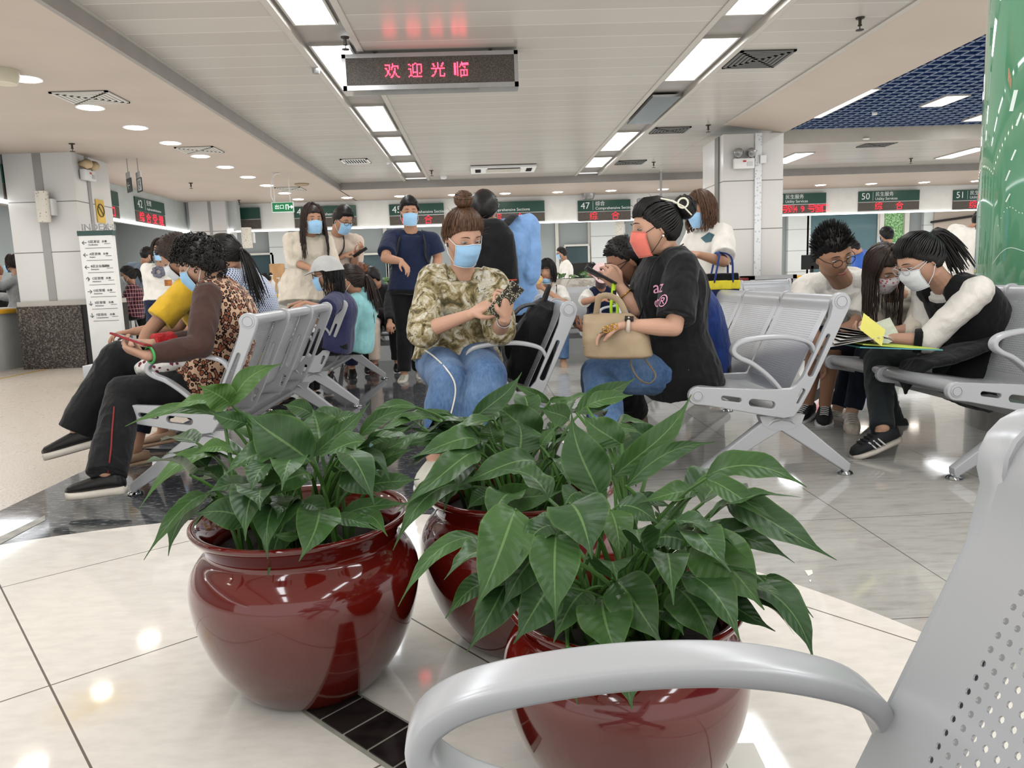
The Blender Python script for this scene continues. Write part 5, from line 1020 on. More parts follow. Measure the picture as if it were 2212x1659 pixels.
GOLD = M('gold', (222, 172, 84), .22, .04, metal=1.0); SILVERJ = M('silver_bracelet', (210, 210, 212), .2, .03, metal=1.0); GLASSB = M('black_frames', (22, 22, 26), .35, .05); GLASSC = M('clear_frames', (190, 192, 194), .2, .03); JADE = M('jade_green', (70, 168, 84), .2, .08); PEARL = M('pearl', (236, 230, 222), .2, .02)
SCREEN = M('phone_screen', (30, 32, 38), .08, .05)
def ring_on(par, name, a, b, q, r, m, th=.0035, flat=1.0):
    """a band around the limb from a to b"""
    a = np.array(a); b = np.array(b); d = unit(b-a); c = a+(b-a)*q; e1 = unit(np.cross(d, (.2, .3, 1))); e2 = np.cross(d, e1); P = [c+(e1*cos(t_)+e2*sin(t_))*r for t_ in np.linspace(0, 2*pi, 29)]; return MB().tube(P, th, 8).build(name, m, par, auto=False)
def phone(label, c, longd, norm, case, L=.155, Wd=.075, pattern_m=None):
    """norm points out of the screen"""
    z = unit(norm); y = np.array(longd, float); y = unit(y-z*(y@z)); x = np.cross(y, z); t_ = thing('phone', label, 'phone', c); R = np.stack([x, y, z], 1)
    b = MB().box(c, (Wd, L, .009), R).build('case', case, t_); bevel(b, .0038, 3); MB().box(np.array(c)+z*.0048, (Wd-.008, L-.010, .0006), R).build('screen', SCREEN, t_, smooth=False)
    MB().box(np.array(c)-z*.0052+y*(L/2-.022)+x*(Wd/2-.02)*0, (.026, .026, .002), R).build('camera_bump', BLACKP, t_); return t_
PP = {}
# --- woman in leopard print (left bench, nearest)
PP['leopard'] = J = person('woman with black curly hair in leopard print top, legs crossed, holding a red phone', dict(pel=(440, 836, 3.70), neck=(456, 614, 3.68), head=(430, 570, 3.63), fh=180, fs=186, face=(188, 26), k=.99, slouch=.09, bw=1.08, seed=4, vox=.0055, dbg=1, skin=SKIN_F,
    armL=((432, 748, -1), (318, 768, -1)), armR=(('d', .55, 0, -1), (330, 742, -1)), handL=dict(d=(-.93, -.02, .38), palm=(.3, .45, .85), curl=(.5, .55, .6, .6), thumb=.8), handR=dict(d=(-.95, -.25, .12), palm=(-.2, .2, -1), curl=(.25, .35, .45, .55), thumb=.5),
    legL=((268, 850, 0), (232, 1018, -1)), legR=((258, 772, 1), (168, 925, 0)), footL=(-1, -.05, -.06), footR=(-.97, -.1, -.22), lm=1.05,
    wear=[dict(t='top', m=LEOP, ease=.022, q0=-.16, q1=.995, slv=0, bust=1, wr=.005, name='top', belly=.05), dict(t='bottom', m=TBLACKT, ease=.016, sit=1, q1=.16, len=2.05, bell=1.3, loose=1.4, wr=.005, name='trousers')],
    hair=('curly', H_BLACK, dict(thick=.026, lump=2, n=620)), mask=MASKB, shoes=dict(m=SBLACK, sm=SWHITE, sole=.030)))
r_ = J['root']; m = MB()
for n in 'LR': sh, el, wr = J['sh'+n], J['el'+n], J['wr'+n]; m.tube([J['nk']*.35+sh*.65, sh, sh*.5+el*.5, el], [.055, .066, .064, .056], 16); m.tube([el, el*.5+wr*.5, el*.06+wr*.94], [.056, .050, .038], 16, round_=False)
place(skin_of(m, .0055, 5, .004, 16, 5), 'sleeves', TBROWN, r_); sl = MB().tube([J['elR']*.42+J['wrR']*.58, J['elR']*.02+J['wrR']*.98], [.054, .047], 16, round_=False); place(skin_of(sl, .005, 2, .002, 40, 2), 'knit_cuff', TRED, r_)
ring_on(r_, 'bangle', J['elL'], J['wrL'], .95, .034, JADE, .0055); mb = MB()
mb.tube(catmull(trace(child(r_, 'trousers'), [(247, 880), (245, 905), (242, 935), (240, 965), (237, 995), (234, 1020)], .003), 3), .0035, 6)
mb.build('red_piping', M('red_piping', (140, 40, 36), .7), r_)
phone('black phone in a red case, held by the woman in leopard print', W(284, 734, J['wrL'][1]-.01), (-.92, .1, .30), (.35, .15, .9), M('red_case', (150, 34, 40), .4))
# --- woman in yellow and woman in navy check beside her
PP['yellow'] = J = person('woman with short brown-black hair in yellow short sleeved top, second on the left bench', dict(pel=(-1.45, 4.27, .52), wpel=1, neck=(405, 606, 4.16), head=(388, 556, 4.05), fh=180, fs=180, face=(184, 34), k=.98, slouch=.06, bw=1.12, seed=6, skin=SKIN_M, dbg=1,
    armL=((322, 716, -1), (300, 768, 0)), armR=(('d', .6, 0, -1), ('d', 1, .3, -.1)), legL=(('d', 1, 0, -.05), (293, 968, 1)), legR=(('d', 1, -.1, -.05), (352, 925, 1)), footL=(-.9, -.5, -.1), footR=(-1, -.2, -.1),
    wear=[dict(t='top', m=TYEL, ease=.024, slv=.72, sw=1.3, wr=.005, bust=1, name='top'), dict(t='bottom', m=DDENIM, ease=.014, sit=1, len=1.8, name='trousers')], hair=('short', H_DBROWN, dict(thick=.022, n=300, back=-.09, side=-.03)), mask=MASKW, shoes=dict(m=SBEIGE, sm=SBEIGE, tall=.8, sole=.02)))
PP['check'] = J = person('woman with long black ponytail in blue and white patterned top on the left bench', dict(pel=(-1.45, 4.84, .52), wpel=1, neck=(508, 590, 4.78), head=(484, 548, 4.70), fh=180, fs=175, face=(165, 18), k=.98, slouch=.07, seed=8, skin=SKIN_M,
    armL=(('d', .35, .1, -1), ('d', 1, -.1, -.1)), armR=(('d', .35, -.1, -1), ('d', 1, .1, -.1)), legL=(('d', 1, 0, -.05), ('d', 0, 0, -1)), legR=(('d', 1, 0, -.05), ('d', 0, 0, -1)),
    wear=[dict(t='top', m=NCHECK, ease=.022, slv=1.5, wr=.004, name='top'), dict(t='bottom', m=TBLACKT, ease=.014, sit=1, len=1.95, name='trousers')], hair=('pony', H_BLACK, dict(thick=.016, tie=(0, -.95, -.15), end=(-.02, -.12, -.30), grav=.5, n=110)), mask=MASKB, shoes=dict(m=SBLACK, sm=SWHITE)))
# --- woman in patterned blouse (middle)
PP['blouse'] = J = person('smiling woman with brown top bun in olive patterned blouse and blue jeans, using a phone', dict(pel=(988, 782, 3.66), neck=(1003, 592, 3.62), head=(1001, 510, 3.50), fh=-97, fs=-88, face=(-62, 28, -4), k=1.04, shw=.142, slouch=.03, seed=11, vox=.005, dbg=1, skin=SKIN_F, am=1.0,
    armR=((914, 716, -1), (1014, 680, -1)), armL=((1078, 712, -1), (1090, 690, -1)), handR=dict(d=(.86, -.05, .45), palm=(.25, .45, -.85), curl=(.1, .45, .55, .6), thumb=.55, point=True), handL=dict(d=(.20, -.12, .97), palm=(-.75, .55, .15), curl=(.62, .62, .66, .7), thumb=.5),
    legR=((972, 826, -1), (938, 985, 0)), legL=((1052, 815, -1), (1012, 985, 0)), footR=(-.3, -1, -.1), footL=(.1, -1, -.1), lm=1.08,
    wear=[dict(t='top', m=SNAKE, ease=.026, q0=-.02, q1=.965, slv=1.22, puff=.016, cuff=.9, sw=1.0, wr=.006, wf=13, bust=1, flare=.05, name='blouse'), dict(t='bottom', m=DENIM, ease=.016, sit=1, q1=.25, len=1.9, loose=1.6, wr=.004, name='jeans')],
    hair=('bun', H_BROWN, dict(thick=.012, tie=(0, -.25, .97), br=.042, wisps=22, side=.004)), mask=MASKB, brow=H_BROWN, shoes=dict(m=SPALE)))
r_ = J['root']; ring_on(r_, 'bracelet', J['elL'], J['wrL'], .90, .031, SILVERJ); mb = MB()
mb.tube(catmull(trace(child(r_, 'jeans'), [(918, 757), (934, 768), (952, 784), (966, 800), (976, 815), (982, 830), (983, 850), (979, 872), (973, 895), (966, 925)], .003), 4), .0050, 6, flat=.6)
mb.build('frayed_stripe', TWHITE, r_, auto=False); MB().ell(J['h'].w(np.array((.078, -.006, -.040)))[0], (.005,)*3).ell(J['h'].w(np.array((-.078, -.006, -.040)))[0], (.005,)*3).build('earrings', PEARL, r_)
t = NT('snake_case'); v = t.co(); d_ = t.vor(v, 150); t.color(t.mix(t.math('LESS_THAN', d_, .35), (54, 48, 36), (206, 200, 174))); t.set(rough=.35); SCASE = t.m
phone('phone in a snakeskin case, held up by the woman in olive patterned blouse', W(1092, 648, J['wrL'][1]-.035), (.56, .12, .80), (-.35, .82, .42), SCASE, .165, .078)
# --- woman in black tee (right bench, nearest)
PP['black'] = J = person('woman in black tee and coral mask with clipped black hair, holding a phone and handbag', dict(pel=(1468, 796, 3.50), neck=(1446, 550, 3.46), head=(1413, 492, 3.40), fh=180, fs=184, face=(186, 10), k=1.06, slouch=-.015, bw=1.13, shw=.15, seed=13, vox=.005, dbg=1, skin=SKIN_F,
    armL=((1456, 708, -1), (1352, 703, 0)), armR=((1378, 668, -1), (1340, 622, 0)), handL=dict(d=(-.90, .32, -.30), palm=(.1, -.2, -.9), curl=(.35, .4, .45, .5), thumb=.5), handR=dict(d=(-.62, -.15, .72), palm=(-.55, .10, .55), curl=(.6, .62, .62, .62), thumb=.35),
    legL=((1298, 812, 0), (1318, 948, -1)), legR=((1288, 806, 1), (1300, 940, 1)), footL=(-1, -.1, -.1), footR=(-1, 0, -.1), lm=1.08,
    wear=[dict(t='top', m=TBLACK, ease=.030, q0=-.17, q1=.99, slv=.86, sw=1.25, wr=.006, bust=1, name='tee'), dict(t='bottom', m=DENIM, ease=.016, sit=1, len=1.95, q1=.1, loose=1.3, name='jeans')],
    hair=('bun', H_BLACK, dict(thick=.013, tie=(0, -.93, .34), br=.052, wisps=8, n=120)), mask=MASKC, strap=STRAPK, maskopt=dict(half=.060), shoes=dict(m=SDARK)))
r_ = J['root']; h = J['h']; MB().ell(h.w(np.array((.077, -.006, -.040)))[0], (.0055,)*3).ell(h.w(np.array((-.077, -.006, -.040)))[0], (.0055,)*3).build('earrings', PEARL, r_)
tie = h.w(np.array((-.055, -.085, .075)))[0]; cl = MB(); cl.tube(h.w(np.array([(-.050, -.035, .112), (-.066, -.075, .092), (-.075, -.115, .060), (-.070, -.145, .020)])), [.004, .0045, .004, .003], 7); cl.tube(h.w(np.array([(-.075+.0, -.115+.022*cos(a), .075+.020*sin(a)) for a in np.linspace(0, 6.2, 16)])), .0042, 7); cl.build('hair_clip', M('cream_clip', (232, 228, 206), .3), r_)
ring_on(r_, 'bangle', J['elR'], J['wrR'], .72, .036, GOLD, .004); ring_on(r_, 'watch_strap', J['elL'], J['wrL'], .95, .031, M('cream_strap', (216, 200, 180), .6), .009); wx = unit(J['wrL']-J['elL']); MB().box(J['wrL']-wx*.012+np.array((0, -.012, .031)), (.038, .034, .010), np.stack([wx, unit(np.cross((0, -.35, .93), wx)), unit(np.array((0, -.35, .93)))], 1)).build('watch', BLACKP, r_)
PINK = M('pink_print', (228, 160, 190), .7)
fr = J['frame'](.62); S_ = J['S']; fwd = fr[2]; nd = unit(np.array((-.52, -.85, 0))); yy = unit(fr[0]-nd*(fr[0]@nd)); xx = np.cross(yy, nd)
tee = child(r_, 'tee'); c_ = W(1400, 636, 3.2)
for v_, s_, sz in ((622, 'acz', .088), (655, 'dot®', .080)):
    c_ = W(1366, v_, 3.22); decal('chest_print', text_mesh(s_, sz*.9), tee, frame4(c_, (.60, -.75, 0.05), (.05, 0, 1)), PINK, r_)
mb = MB(); p0, p1 = J['shR']*.3+J['nk']*.7+np.array((0, -.03, .035)), S_(.12)+np.array((.0, -.185, 0)); mb.tube(catmull([J['nk']+np.array((.06, -.02, .045)), S_(.82)+np.array((-.10, -.14, .06)), S_(.62)+np.array((-.145, -.12, 0)), S_(.45)+np.array((-.17, -.02, -.02))], 6), .0035, 6); mb.build('thin_strap', BLACKP, r_)
t_ = phone('black phone with neon wrist loop, held up by the woman in black tee', W(1297, 597, J['wrR'][1]-.02), (-.82, .02, .45), (.48, .15, .80), BLACKP, .16, .075)
NEON = M('neon_yellow', (196, 240, 40), .5); a = W(1326, 622, J['wrR'][1]-.03); l = MB(); l.tube([a+np.array((-.0, 0, .02)), a+np.array((-.004, 0, -.02)), a+np.array((.0, 0, -.055))], .010, 8); l.tube([a+np.array((.015*sin(q), -.002, -.095+.055*cos(q))) for q in np.linspace(0, 2*pi, 24)], .0075, 8); l.build('wrist_loop', NEON, t_); MB().cyl(a+np.array((0, 0, -.012)), a+np.array((0, 0, -.040)), .0115, 12).build('loop_clasp', BLACKP, t_)
# --- man with glasses beside her
PP['glassesman'] = J = person('man in royal blue jacket with glasses and dark mask, leaning forward over a phone', dict(pel=(1512, 785, 3.98), neck=(1432, 614, 3.86), head=(1352, 566, 3.80), fh=180, fs=180, face=(184, 24), k=1.06, male=True, slouch=.07, seed=15, vox=.0055, dbg=1, skin=SKIN_T,
    armL=((1395, 720, -1), (1300, 708, -1)), armR=(('d', .7, 0, -1), (1292, 702, 1)), handL=dict(d=(-1, -.05, -.05), palm=(.2, .1, 1), curl=(.45, .5, .55, .6)), handR=dict(d=(-1, -.2, .02), palm=(.2, -.2, 1), curl=(.3, .35, .4, .45)),
    legL=((1330, 800, 0), (1374, 895, 1)), legR=(('d', 1, -.12, 0), (1345, 893, 1)), footL=(-1, -.5, -.1), footR=(-1, -.4, -.1),
    wear=[dict(t='top', m=TROYAL, ease=.026, slv=1.8, wr=.005, collar=1, name='jacket'), dict(t='bottom', m=TBLACKT, ease=.016, sit=1, len=1.95, bell=1.3, loose=1.4, name='trousers')], hair=('short', H_BLACK, dict(thick=.010, n=420, lift=.008, side=.014, back=-.05)), mask=MASKD, strap=STRAPK, glasses=GLASSB, shoes=dict(m=SSAND, sm=SSAND, laces=1, lm=SSAND)))
phone('dark blue phone lying in the hands of the man with glasses and dark mask', W(1262, 700, J['wrL'][1]+.02), (-1, .1, .15), (.1, .1, 1), M('blue_case', (34, 52, 110), .4))
# --- three people over the papers
PP['vest'] = J = person('woman with black ponytail in long black vest over white sleeves, holding papers and a folder', dict(pel=(2078, 815, 3.66), neck=(2040, 618, 3.62), head=(1984, 562, 3.52), fh=182, fs=186, face=(187, 32), k=1.04, slouch=.11, bw=1.05, seed=17, vox=.005, dbg=1, skin=SKIN_F,
    armL=((2002, 738, -1), (1902, 730, 0)), armR=(('d', .1, .2, -1), (1945, 742, 1)), handL=dict(d=(-.95, .0, .22), palm=(.05, .3, .95), curl=(.45, .5, .55, .6), thumb=.7), handR=dict(d=(-1, .0, .1), palm=(0, 0, -1)),
    legL=((1896, 778, 0), (1906, 922, -1)), legR=((1884, 772, 1), (1930, 905, 1)), footL=(-.93, -.1, -.30), footR=(-.95, .1, -.3),
    wear=[dict(t='top', m=TWHITE, ease=.016, slv=1.15, sw=1.35, q0=.2, wr=.005, name='blouse'), dict(t='top', m=TVEST, ease=.032, slv=0, q0=-.20, q1=.97, wr=.004, bust=1, name='vest'), dict(t='bottom', m=TCHAR, ease=.010, sit=1, len=2.02, loose=1.0, q1=.1, name='leggings'), dict(t='tail', m=TVEST, name='vest_skirt', flat=.24, up=(0, 1, 0), wr=.004, pts=[([(2.52, 3.60, .60), (2.38, 3.53, .52), (2.20, 3.49, .475), (2.07, 3.46, .455), (2.02, 3.45, .40), (2.01, 3.44, .33)], [.12, .13, .13, .11, .08, .02])])],
    hair=('pony', H_BLACK, dict(thick=.016, tie=(0, -.90, .42), end=(0, -.165, -.175), hump=.055, grav=.38, pn=130, pr=.0115, n=120)), mask=MASKW, glasses=GLASSC, shoes=dict(m=SDARK, sm=SWHITE, stripes=1, laces=1, lm=SDARK)))
r_ = J['root']; cf = MB().tube([J['elL']*.90+J['wrL']*.10, J['elL']*.72+J['wrL']*.28], [.066, .060], 18, round_=False); place(skin_of(cf, .005, 2), 'cuff', TVEST, r_); MB().ell(W(2052, 668, 3.40) if False else W(1984, 765, 3.44), (.012, .006, .012)).build('button', BLACKP, r_); MB().bb(W(2062, 760, 3.45)-np.array((.0, .006, .008)), W(2090, 764, 3.45)+np.array((.01, .004, .008))).build('pocket_trim', M('pocket_cream', (214, 190, 160), .6), r_)
PP['floral'] = J = person('young woman with long dark hair in cream bow blouse and floral mask, writing', dict(pel=(1965, 790, 4.12), neck=(1938, 640, 4.02), head=(1910, 578, 3.88), fh=195, fs=225, face=(-78, 36, -14), k=.98, shw=.135, slouch=.08, seed=19, vox=.0055, dbg=1, skin=SKIN_F,
    armR=((1885, 712, -1), (1872, 712, -1)), armL=((1975, 712, -1), (1930, 715, 0)), handR=dict(d=(-.7, -.5, -.1), palm=(.2, .1, -.95), curl=(.6, .6, .65, .7), thumb=.9), handL=dict(d=(-.9, -.3, -.1), palm=(.1, .1, -1), curl=(.3, .35, .4, .4)),
    legL=((1872, 762, 0), (1838, 898, 0)), legR=((1850, 758, 1), (1806, 893, 1)), footL=(-.4, -1, -.12), footR=(-.6, -1, -.12),
    wear=[dict(t='top', m=TCREAM, ease=.014, slv=1.1, puff=.006, wr=.005, bust=1, name='blouse'), dict(t='bottom', m=DDENIM, ease=.010, sit=1, len=1.88, q1=.12, loose=.9, name='jeans')],
    hair=('long', H_DBROWN, dict(thick=.013, len=.32, gap=52, n=130, flare=.0)), mask=FLORAL, shoes=dict(m=SCREAM, sm=SCREAM, laces=1, tall=1.5, sole=.05, lm=SWHITE)))
r_ = J['root']; c_ = J['S'](.80)+J['frame'](.8)[2]*.155; bo = MB()
for s in (-1, 1): bo.tube([c_, c_+J['Ls']*s*.045+np.array((0, 0, .018)), c_+J['Ls']*s*.085+np.array((0, 0, .012))], [.008, .030, .026], 12, flat=.4); bo.tube([c_, c_+J['Ls']*s*.025+np.array((0, 0, -.07)), c_+J['Ls']*s*.04+np.array((0, 0, -.15))], [.008, .016, .022], 10, flat=.3)
bo.ell(c_, (.016, .016, .016)); place(skin_of(bo, .004, 2, .002, 30), 'bow', TCREAM, r_)
PP['whitetee'] = J = person('man with spiky black hair and glasses in white tee, leaning over to look at papers', dict(pel=(1838, 745, 4.62), neck=(1822, 606, 4.30), head=(1800, 550, 4.10), fh=212, fs=245, face=(-84, 24, -16), k=1.08, hk=1.06, male=True, slouch=.04, bw=1.06, seed=21, vox=.0055, dbg=1, skin=SKIN_M, chub=1.06, mouth=True,
    armL=((1846, 706, -1), (1800, 724, 0)), armR=((1752, 716, -1), (1772, 760, 0)), legL=((1800, 728, -1), (1782, 872, 1)), legR=((1768, 724, -1), (1745, 868, 1)), footL=(-.5, -1, -.1), footR=(-.9, -.9, -.1),
    wear=[dict(t='top', m=TWHITE, ease=.026, slv=.80, sw=1.4, wr=.006, name='tee'), dict(t='bottom', m=TNAVY, ease=.020, sit=1, len=.95, q1=.12, name='shorts')], hair=('spiky', H_BLACK, dict(thick=.013, n=620, lift=.014, side=.014, back=-.045, front=.050, fwd=-.2, lr=.005)), glasses=GLASSB, shoes=dict(m=SDARK, sm=WHITEP, laces=1)))
r_ = J['root']; MB().ell(J['S'](.62)+J['frame'](.62)[2]*.150+J['Ls']*.02, (.020, .012, .026)).build('chest_badge', M('badge_teal', (44, 84, 100), .7), r_)
# --- the other people, further back
def cap_on(J, mat, name, label=None):
    h = J['h']; D = ICO4_V; V = head_pt(D)+D*.034; keep = (V[:, 2] > .036+.02*(-D[:, 1])*0); z0 = .036
    V2 = V.copy(); V2[:, 2] = np.maximum(V2[:, 2], z0-.012*(D[:, 1] < 0)); mb = MB().add(h.w(V2), ICO4_F); R = []
    br = [(sin(a)*.080, .062+cos(a)*.105*1.0, .040-.020*(cos(a))**2) for a in np.linspace(-1.35, 1.35, 17)]; inn = [(sin(a)*.088, .050+cos(a)*.060, .046) for a in np.linspace(-1.35, 1.35, 17)]
    A = np.array(inn+br); B = A-np.array((0, 0, .005)); n = 17; F = [(i, i+1, n+i+1, n+i) for i in range(n-1)]; F2 = [tuple(2*n+q for q in reversed(f)) for f in F]; F3 = [(n+i, n+i+1, 3*n+i+1, 3*n+i) for i in range(n-1)]
    mb.add(h.w(np.concatenate([A, B])), F+F2+F3); o = mb.build(name, mat, J['root'], auto=False); return o
CAPG = fabric('cap_grey', (186, 186, 182), .04); CAPP = fabric('cap_pink', (224, 190, 188), .05)
SIT = lambda sp=.1: dict(legL=(('d', 1, sp, -.08), ('d', .05, 0, -1)), legR=(('d', 1, -sp, -.08), ('d', .05, 0, -1)))
STAND = dict(legL=(('d', .03, .05, -1), ('d', -.03, 0, -1)), legR=(('d', .03, -.05, -1), ('d', -.03, 0, -1)))
def trou(m, sit=0, **k): return dict(t='bottom', m=m, ease=.014, sit=sit, len=1.95, loose=1.3, name='trousers', **k)
SH1 = dict(m=SBLACK, sm=SWHITE)
J = PP['cap'] = person('woman in grey cap, glasses and navy tee, seated behind the leopard print row', dict(pel=(722, 738, 5.82), neck=(726, 636, 5.80), head=(706, 594, 5.74), fh=180, fs=182, face=(188, 6), k=1.0, seed=31, vox=.008, skin=SKIN_M, armL=((700, 672, -1), (660, 656, 0)), armR=(('d', .6, 0, -.8), (650, 655, 1)), handL=dict(d=(-.9, 0, -.3), palm=(0, .2, -1)), handR=dict(d=(-.9, .1, -.2), palm=(0, 0, -1)),
    wear=[dict(t='top', m=TNAVY2, ease=.024, slv=.75, sw=1.2, name='tee'), trou(TBLACKT, 1)], hair=('bob', H_BLACK, dict(thick=.014, len=.16, gap=75, n=90, flare=.012)), mask=MASKB, glasses=GLASSB, shoes=SH1, **SIT())); cap_on(J, CAPG, 'cap')
PP['teal'] = person('woman with brown ponytail in teal hooded top, seated beside the grey cap', dict(pel=(770, 738, 6.36), neck=(772, 640, 6.32), head=(758, 604, 6.26), fh=180, fs=180, face=(178, 4), k=.98, seed=33, vox=.009, skin=SKIN_M, armL=(('d', .4, .1, -1), ('d', 1, -.1, -.1)),
    wear=[dict(t='top', m=TTEAL, ease=.028, slv=1.9, hood=1, name='hoodie'), trou(TBLACKT, 1)], hair=('pony', H_DBROWN, dict(thick=.018, tie=(0, -.95, .1), end=(0, -.10, -.28), grav=.55, n=110, pr=.011)), mask=MASKB, shoes=SH1, **SIT()))
PP['shirtdress'] = J = person('woman with long black hair in beige shirt dress standing, wearing blue mask', dict(pel=(664, 606, 6.75), neck=(668, 512, 6.72), head=(676, 474, 6.66), fh=-75, fs=-70, face=(-62, 10), k=1.0, seed=35, vox=.007, skin=SKIN_M, armR=((634, 566, 0), (672, 580, -1)), armL=(('d', .2, .2, -1), ('d', .9, -.3, .1)),
    wear=[dict(t='top', m=TBEIGE, ease=.024, q0=-.3, slv=1.35, sw=1.2, wr=.007, flare=.04, collar=1, name='shirt_dress'), dict(t='skirt', m=TBEIGE, ease=.03, flare=.05, wr=.007, name='dress_skirt'), trou(TWHITE)], hair=('long', H_DBROWN, dict(thick=.018, len=.32, gap=56, n=150, flare=.02, part=.12)), mask=MASKB, down=False, shoes=SH1, **STAND))
PP['strapman'] = J = person('man in pale tee with black shoulder strap, standing over his phone', dict(pel=(722, 606, 7.55), neck=(728, 510, 7.50), head=(741, 474, 7.38), fh=-80, fs=-70, face=(-42, 30), k=1.06, male=True, seed=37, vox=.008, skin=SKIN_M, armL=((764, 572, 0), (768, 552, -1)), armR=((690, 568, 0), (742, 553, -1)), handL=dict(d=(.7, -.3, .6), palm=(-.4, .3, .9), curl=(.5, .5, .5, .5)), handR=dict(d=(.9, -.1, .35), palm=(0, .3, -1)),
    wear=[dict(t='top', m=TTAN, ease=.028, slv=.85, sw=1.3, name='tee'), trou(TNAVY)], hair=('short', H_BLACK, dict(thick=.014, n=380, lift=.012)), mask=MASKB, glasses=GLASSB, shoes=SH1, **STAND)); f_ = J['frame'](.6)
MB().tube(catmull([J['nk']+J['Ls']*.06+np.array((0, 0, .03)), J['S'](.85)+J['frame'](.85)[2]*.15+J['Ls']*.05, J['S'](.6)+f_[2]*.175-J['Ls']*.0, J['S'](.3)+J['frame'](.3)[2]*.16-J['Ls']*.12], 5), .024, 8, flat=.25, up=f_[2]+J['Ls']*.0).build('shoulder_strap', TBLACK, J['root'])
phone('black phone held by the standing man in pale tee', W(778, 545, J['wrL'][1]-.05), (.8, .1, .6), (-.5, .2, .8), BLACKP)
PP['polo'] = J = person('man in navy polo and black trousers standing, hand pointing down, wearing backpack straps', dict(pel=(885, 622, 7.22), neck=(890, 506, 7.2), head=(884, 456, 7.12), fh=-90, fs=-85, face=(-78, 16), k=1.06, male=True, seed=39, vox=.008, skin=SKIN_M, armR=((832, 558, -1), (866, 564, -1)), armL=((946, 556, 0), (940, 598, -1)), handR=dict(d=(.6, -.4, -.7), palm=(-.4, .2, -.8), curl=(.25, .3, .35, .4)), legR=((874, 716, 0), (873, 806, 0)), legL=((896, 716, 0), (905, 800, 1)), footR=(-.1, -1, -.1), footL=(.2, -1, -.1),
    wear=[dict(t='top', m=TNAVY, ease=.026, slv=.78, sw=1.3, collar=1, q0=-.10, name='polo'), trou(TBLACKT)], hair=('short', H_BLACK, dict(thick=.014, n=380, lift=.014)), mask=MASKB, down=True, shoes=dict(m=SPALE, sm=SPALE, laces=1, lm=SPALE)))
mb = MB()
for s in (-1, 1): mb.tube(catmull([J['nk']+J['Ls']*s*.10-J['Fs']*.02+np.array((0, 0, .02)), J['S'](.88)+J['frame'](.88)[2]*.15+J['Ls']*s*.125, J['S'](.62)+J['frame'](.62)[2]*.150+J['Ls']*s*.140, J['S'](.42)+J['Ls']*s*.185+J['frame'](.4)[2]*.05], 5), .026, 8, flat=.3, up=J['Fs'])
mb.build('backpack_straps', TBLACK, J['root'])
PP['blueshirt'] = J = person('man in light blue shirt seen from behind, bending with a black backpack', dict(pel=(1094, 640, 5.42), neck=(1074, 486, 5.30), head=(1046, 456, 5.24), fh=95, fs=92, face=(58, 14), k=1.08, male=True, seed=41, vox=.008, skin=SKIN_M, eyes=False, slouch=.02, bw=1.08, armR=((1142, 590, 0), (1112, 640, 1)), armL=(('d', .4, .1, -1), ('d', 1, .1, .1)),
    wear=[dict(t='top', m=TBLUE, ease=.030, slv=1.5, sw=1.4, q0=-.16, wr=.008, collar=1, name='shirt'), trou(TBLACKT)], hair=('short', H_BLACK, dict(thick=.017, n=380, lift=.01)), mask=MASKB, shoes=SH1, **STAND)); r_ = J['root']
PP['bread'] = J = person('woman with black bob in striped white tee, seated eating a flatbread', dict(pel=(1180, 688, 8.16), neck=(1182, 622, 8.10), head=(1182, 586, 8.0), fh=-90, fs=-95, face=(-112, 4), k=.96, seed=43, vox=.009, skin=SKIN_M, armR=((1146, 652, -1), (1152, 618, -1)), armL=((1222, 658, -1), (1172, 622, -1)), handR=dict(d=(.2, -.1, 1), palm=(.5, .6, 0), curl=(.5, .5, .5, .5)), handL=dict(d=(-.7, -.1, .5), palm=(-.2, .5, .3), curl=(.5, .5, .5, .5)),
    wear=[dict(t='top', m=TWHITE, ease=.024, slv=.8, sw=1.2, name='tee'), trou(DENIM, 1)], hair=('bob', H_BLACK, dict(thick=.018, len=.11, gap=40, n=110, bangs=1)), mask=MASKB, maskopt=dict(top=-.085, bot=-.135, half=.05), down=False, mouth=True, shoes=dict(m=SBEIGE, sm=SBEIGE), **SIT(.12)))
MB().tube(catmull([J['nk']+J['Ls']*.10+np.array((0, -.02, .02)), J['S'](.7)+J['frame'](.7)[2]*.15+J['Ls']*.09, J['S'](.35)+J['frame'](.3)[2]*.16-J['Ls']*.02], 4), .016, 8, flat=.4).build('bag_strap', TBLACK, J['root'])
b = MB(); b.ell(W(1158, 604, J['wrR'][1]-.04), (.075, .022, .055)); tag(place(skin_of(b, .008, 1, .004, 60), 'flatbread', M('baked_bread', (206, 168, 112), .8, .2, 40), None) if False else b.build('flatbread', M('baked_bread', (206, 168, 112), .8, .2, 40)), 'golden folded flatbread held up by the woman with black bob', 'bread')
PP['pinkcap'] = J = person('person in pink cap and navy vest over white sleeves, seated far back', dict(pel=(1302, 690, 8.2), neck=(1300, 628, 8.12), head=(1298, 596, 8.0), fh=-90, fs=-90, face=(-92, 34), k=.98, seed=45, vox=.009, skin=SKIN_M, armR=((1262, 652, -1), (1298, 642, -1)), armL=((1338, 652, -1), (1312, 641, -1)), handR=dict(d=(1, 0, .1), palm=(0, .6, -.6)), handL=dict(d=(-1, 0, .1), palm=(0, .6, -.6)),
    wear=[dict(t='top', m=TWHITE, ease=.020, slv=.95, sw=1.4, q0=.3, name='tee'), dict(t='top', m=TNAVY, ease=.034, slv=0, name='vest'), trou(TGREYB, 1)], hair=('short', H_BLACK, dict(n=150)), mask=MASKD, shoes=SH1, **SIT(.15))); cap_on(J, CAPP, 'cap')
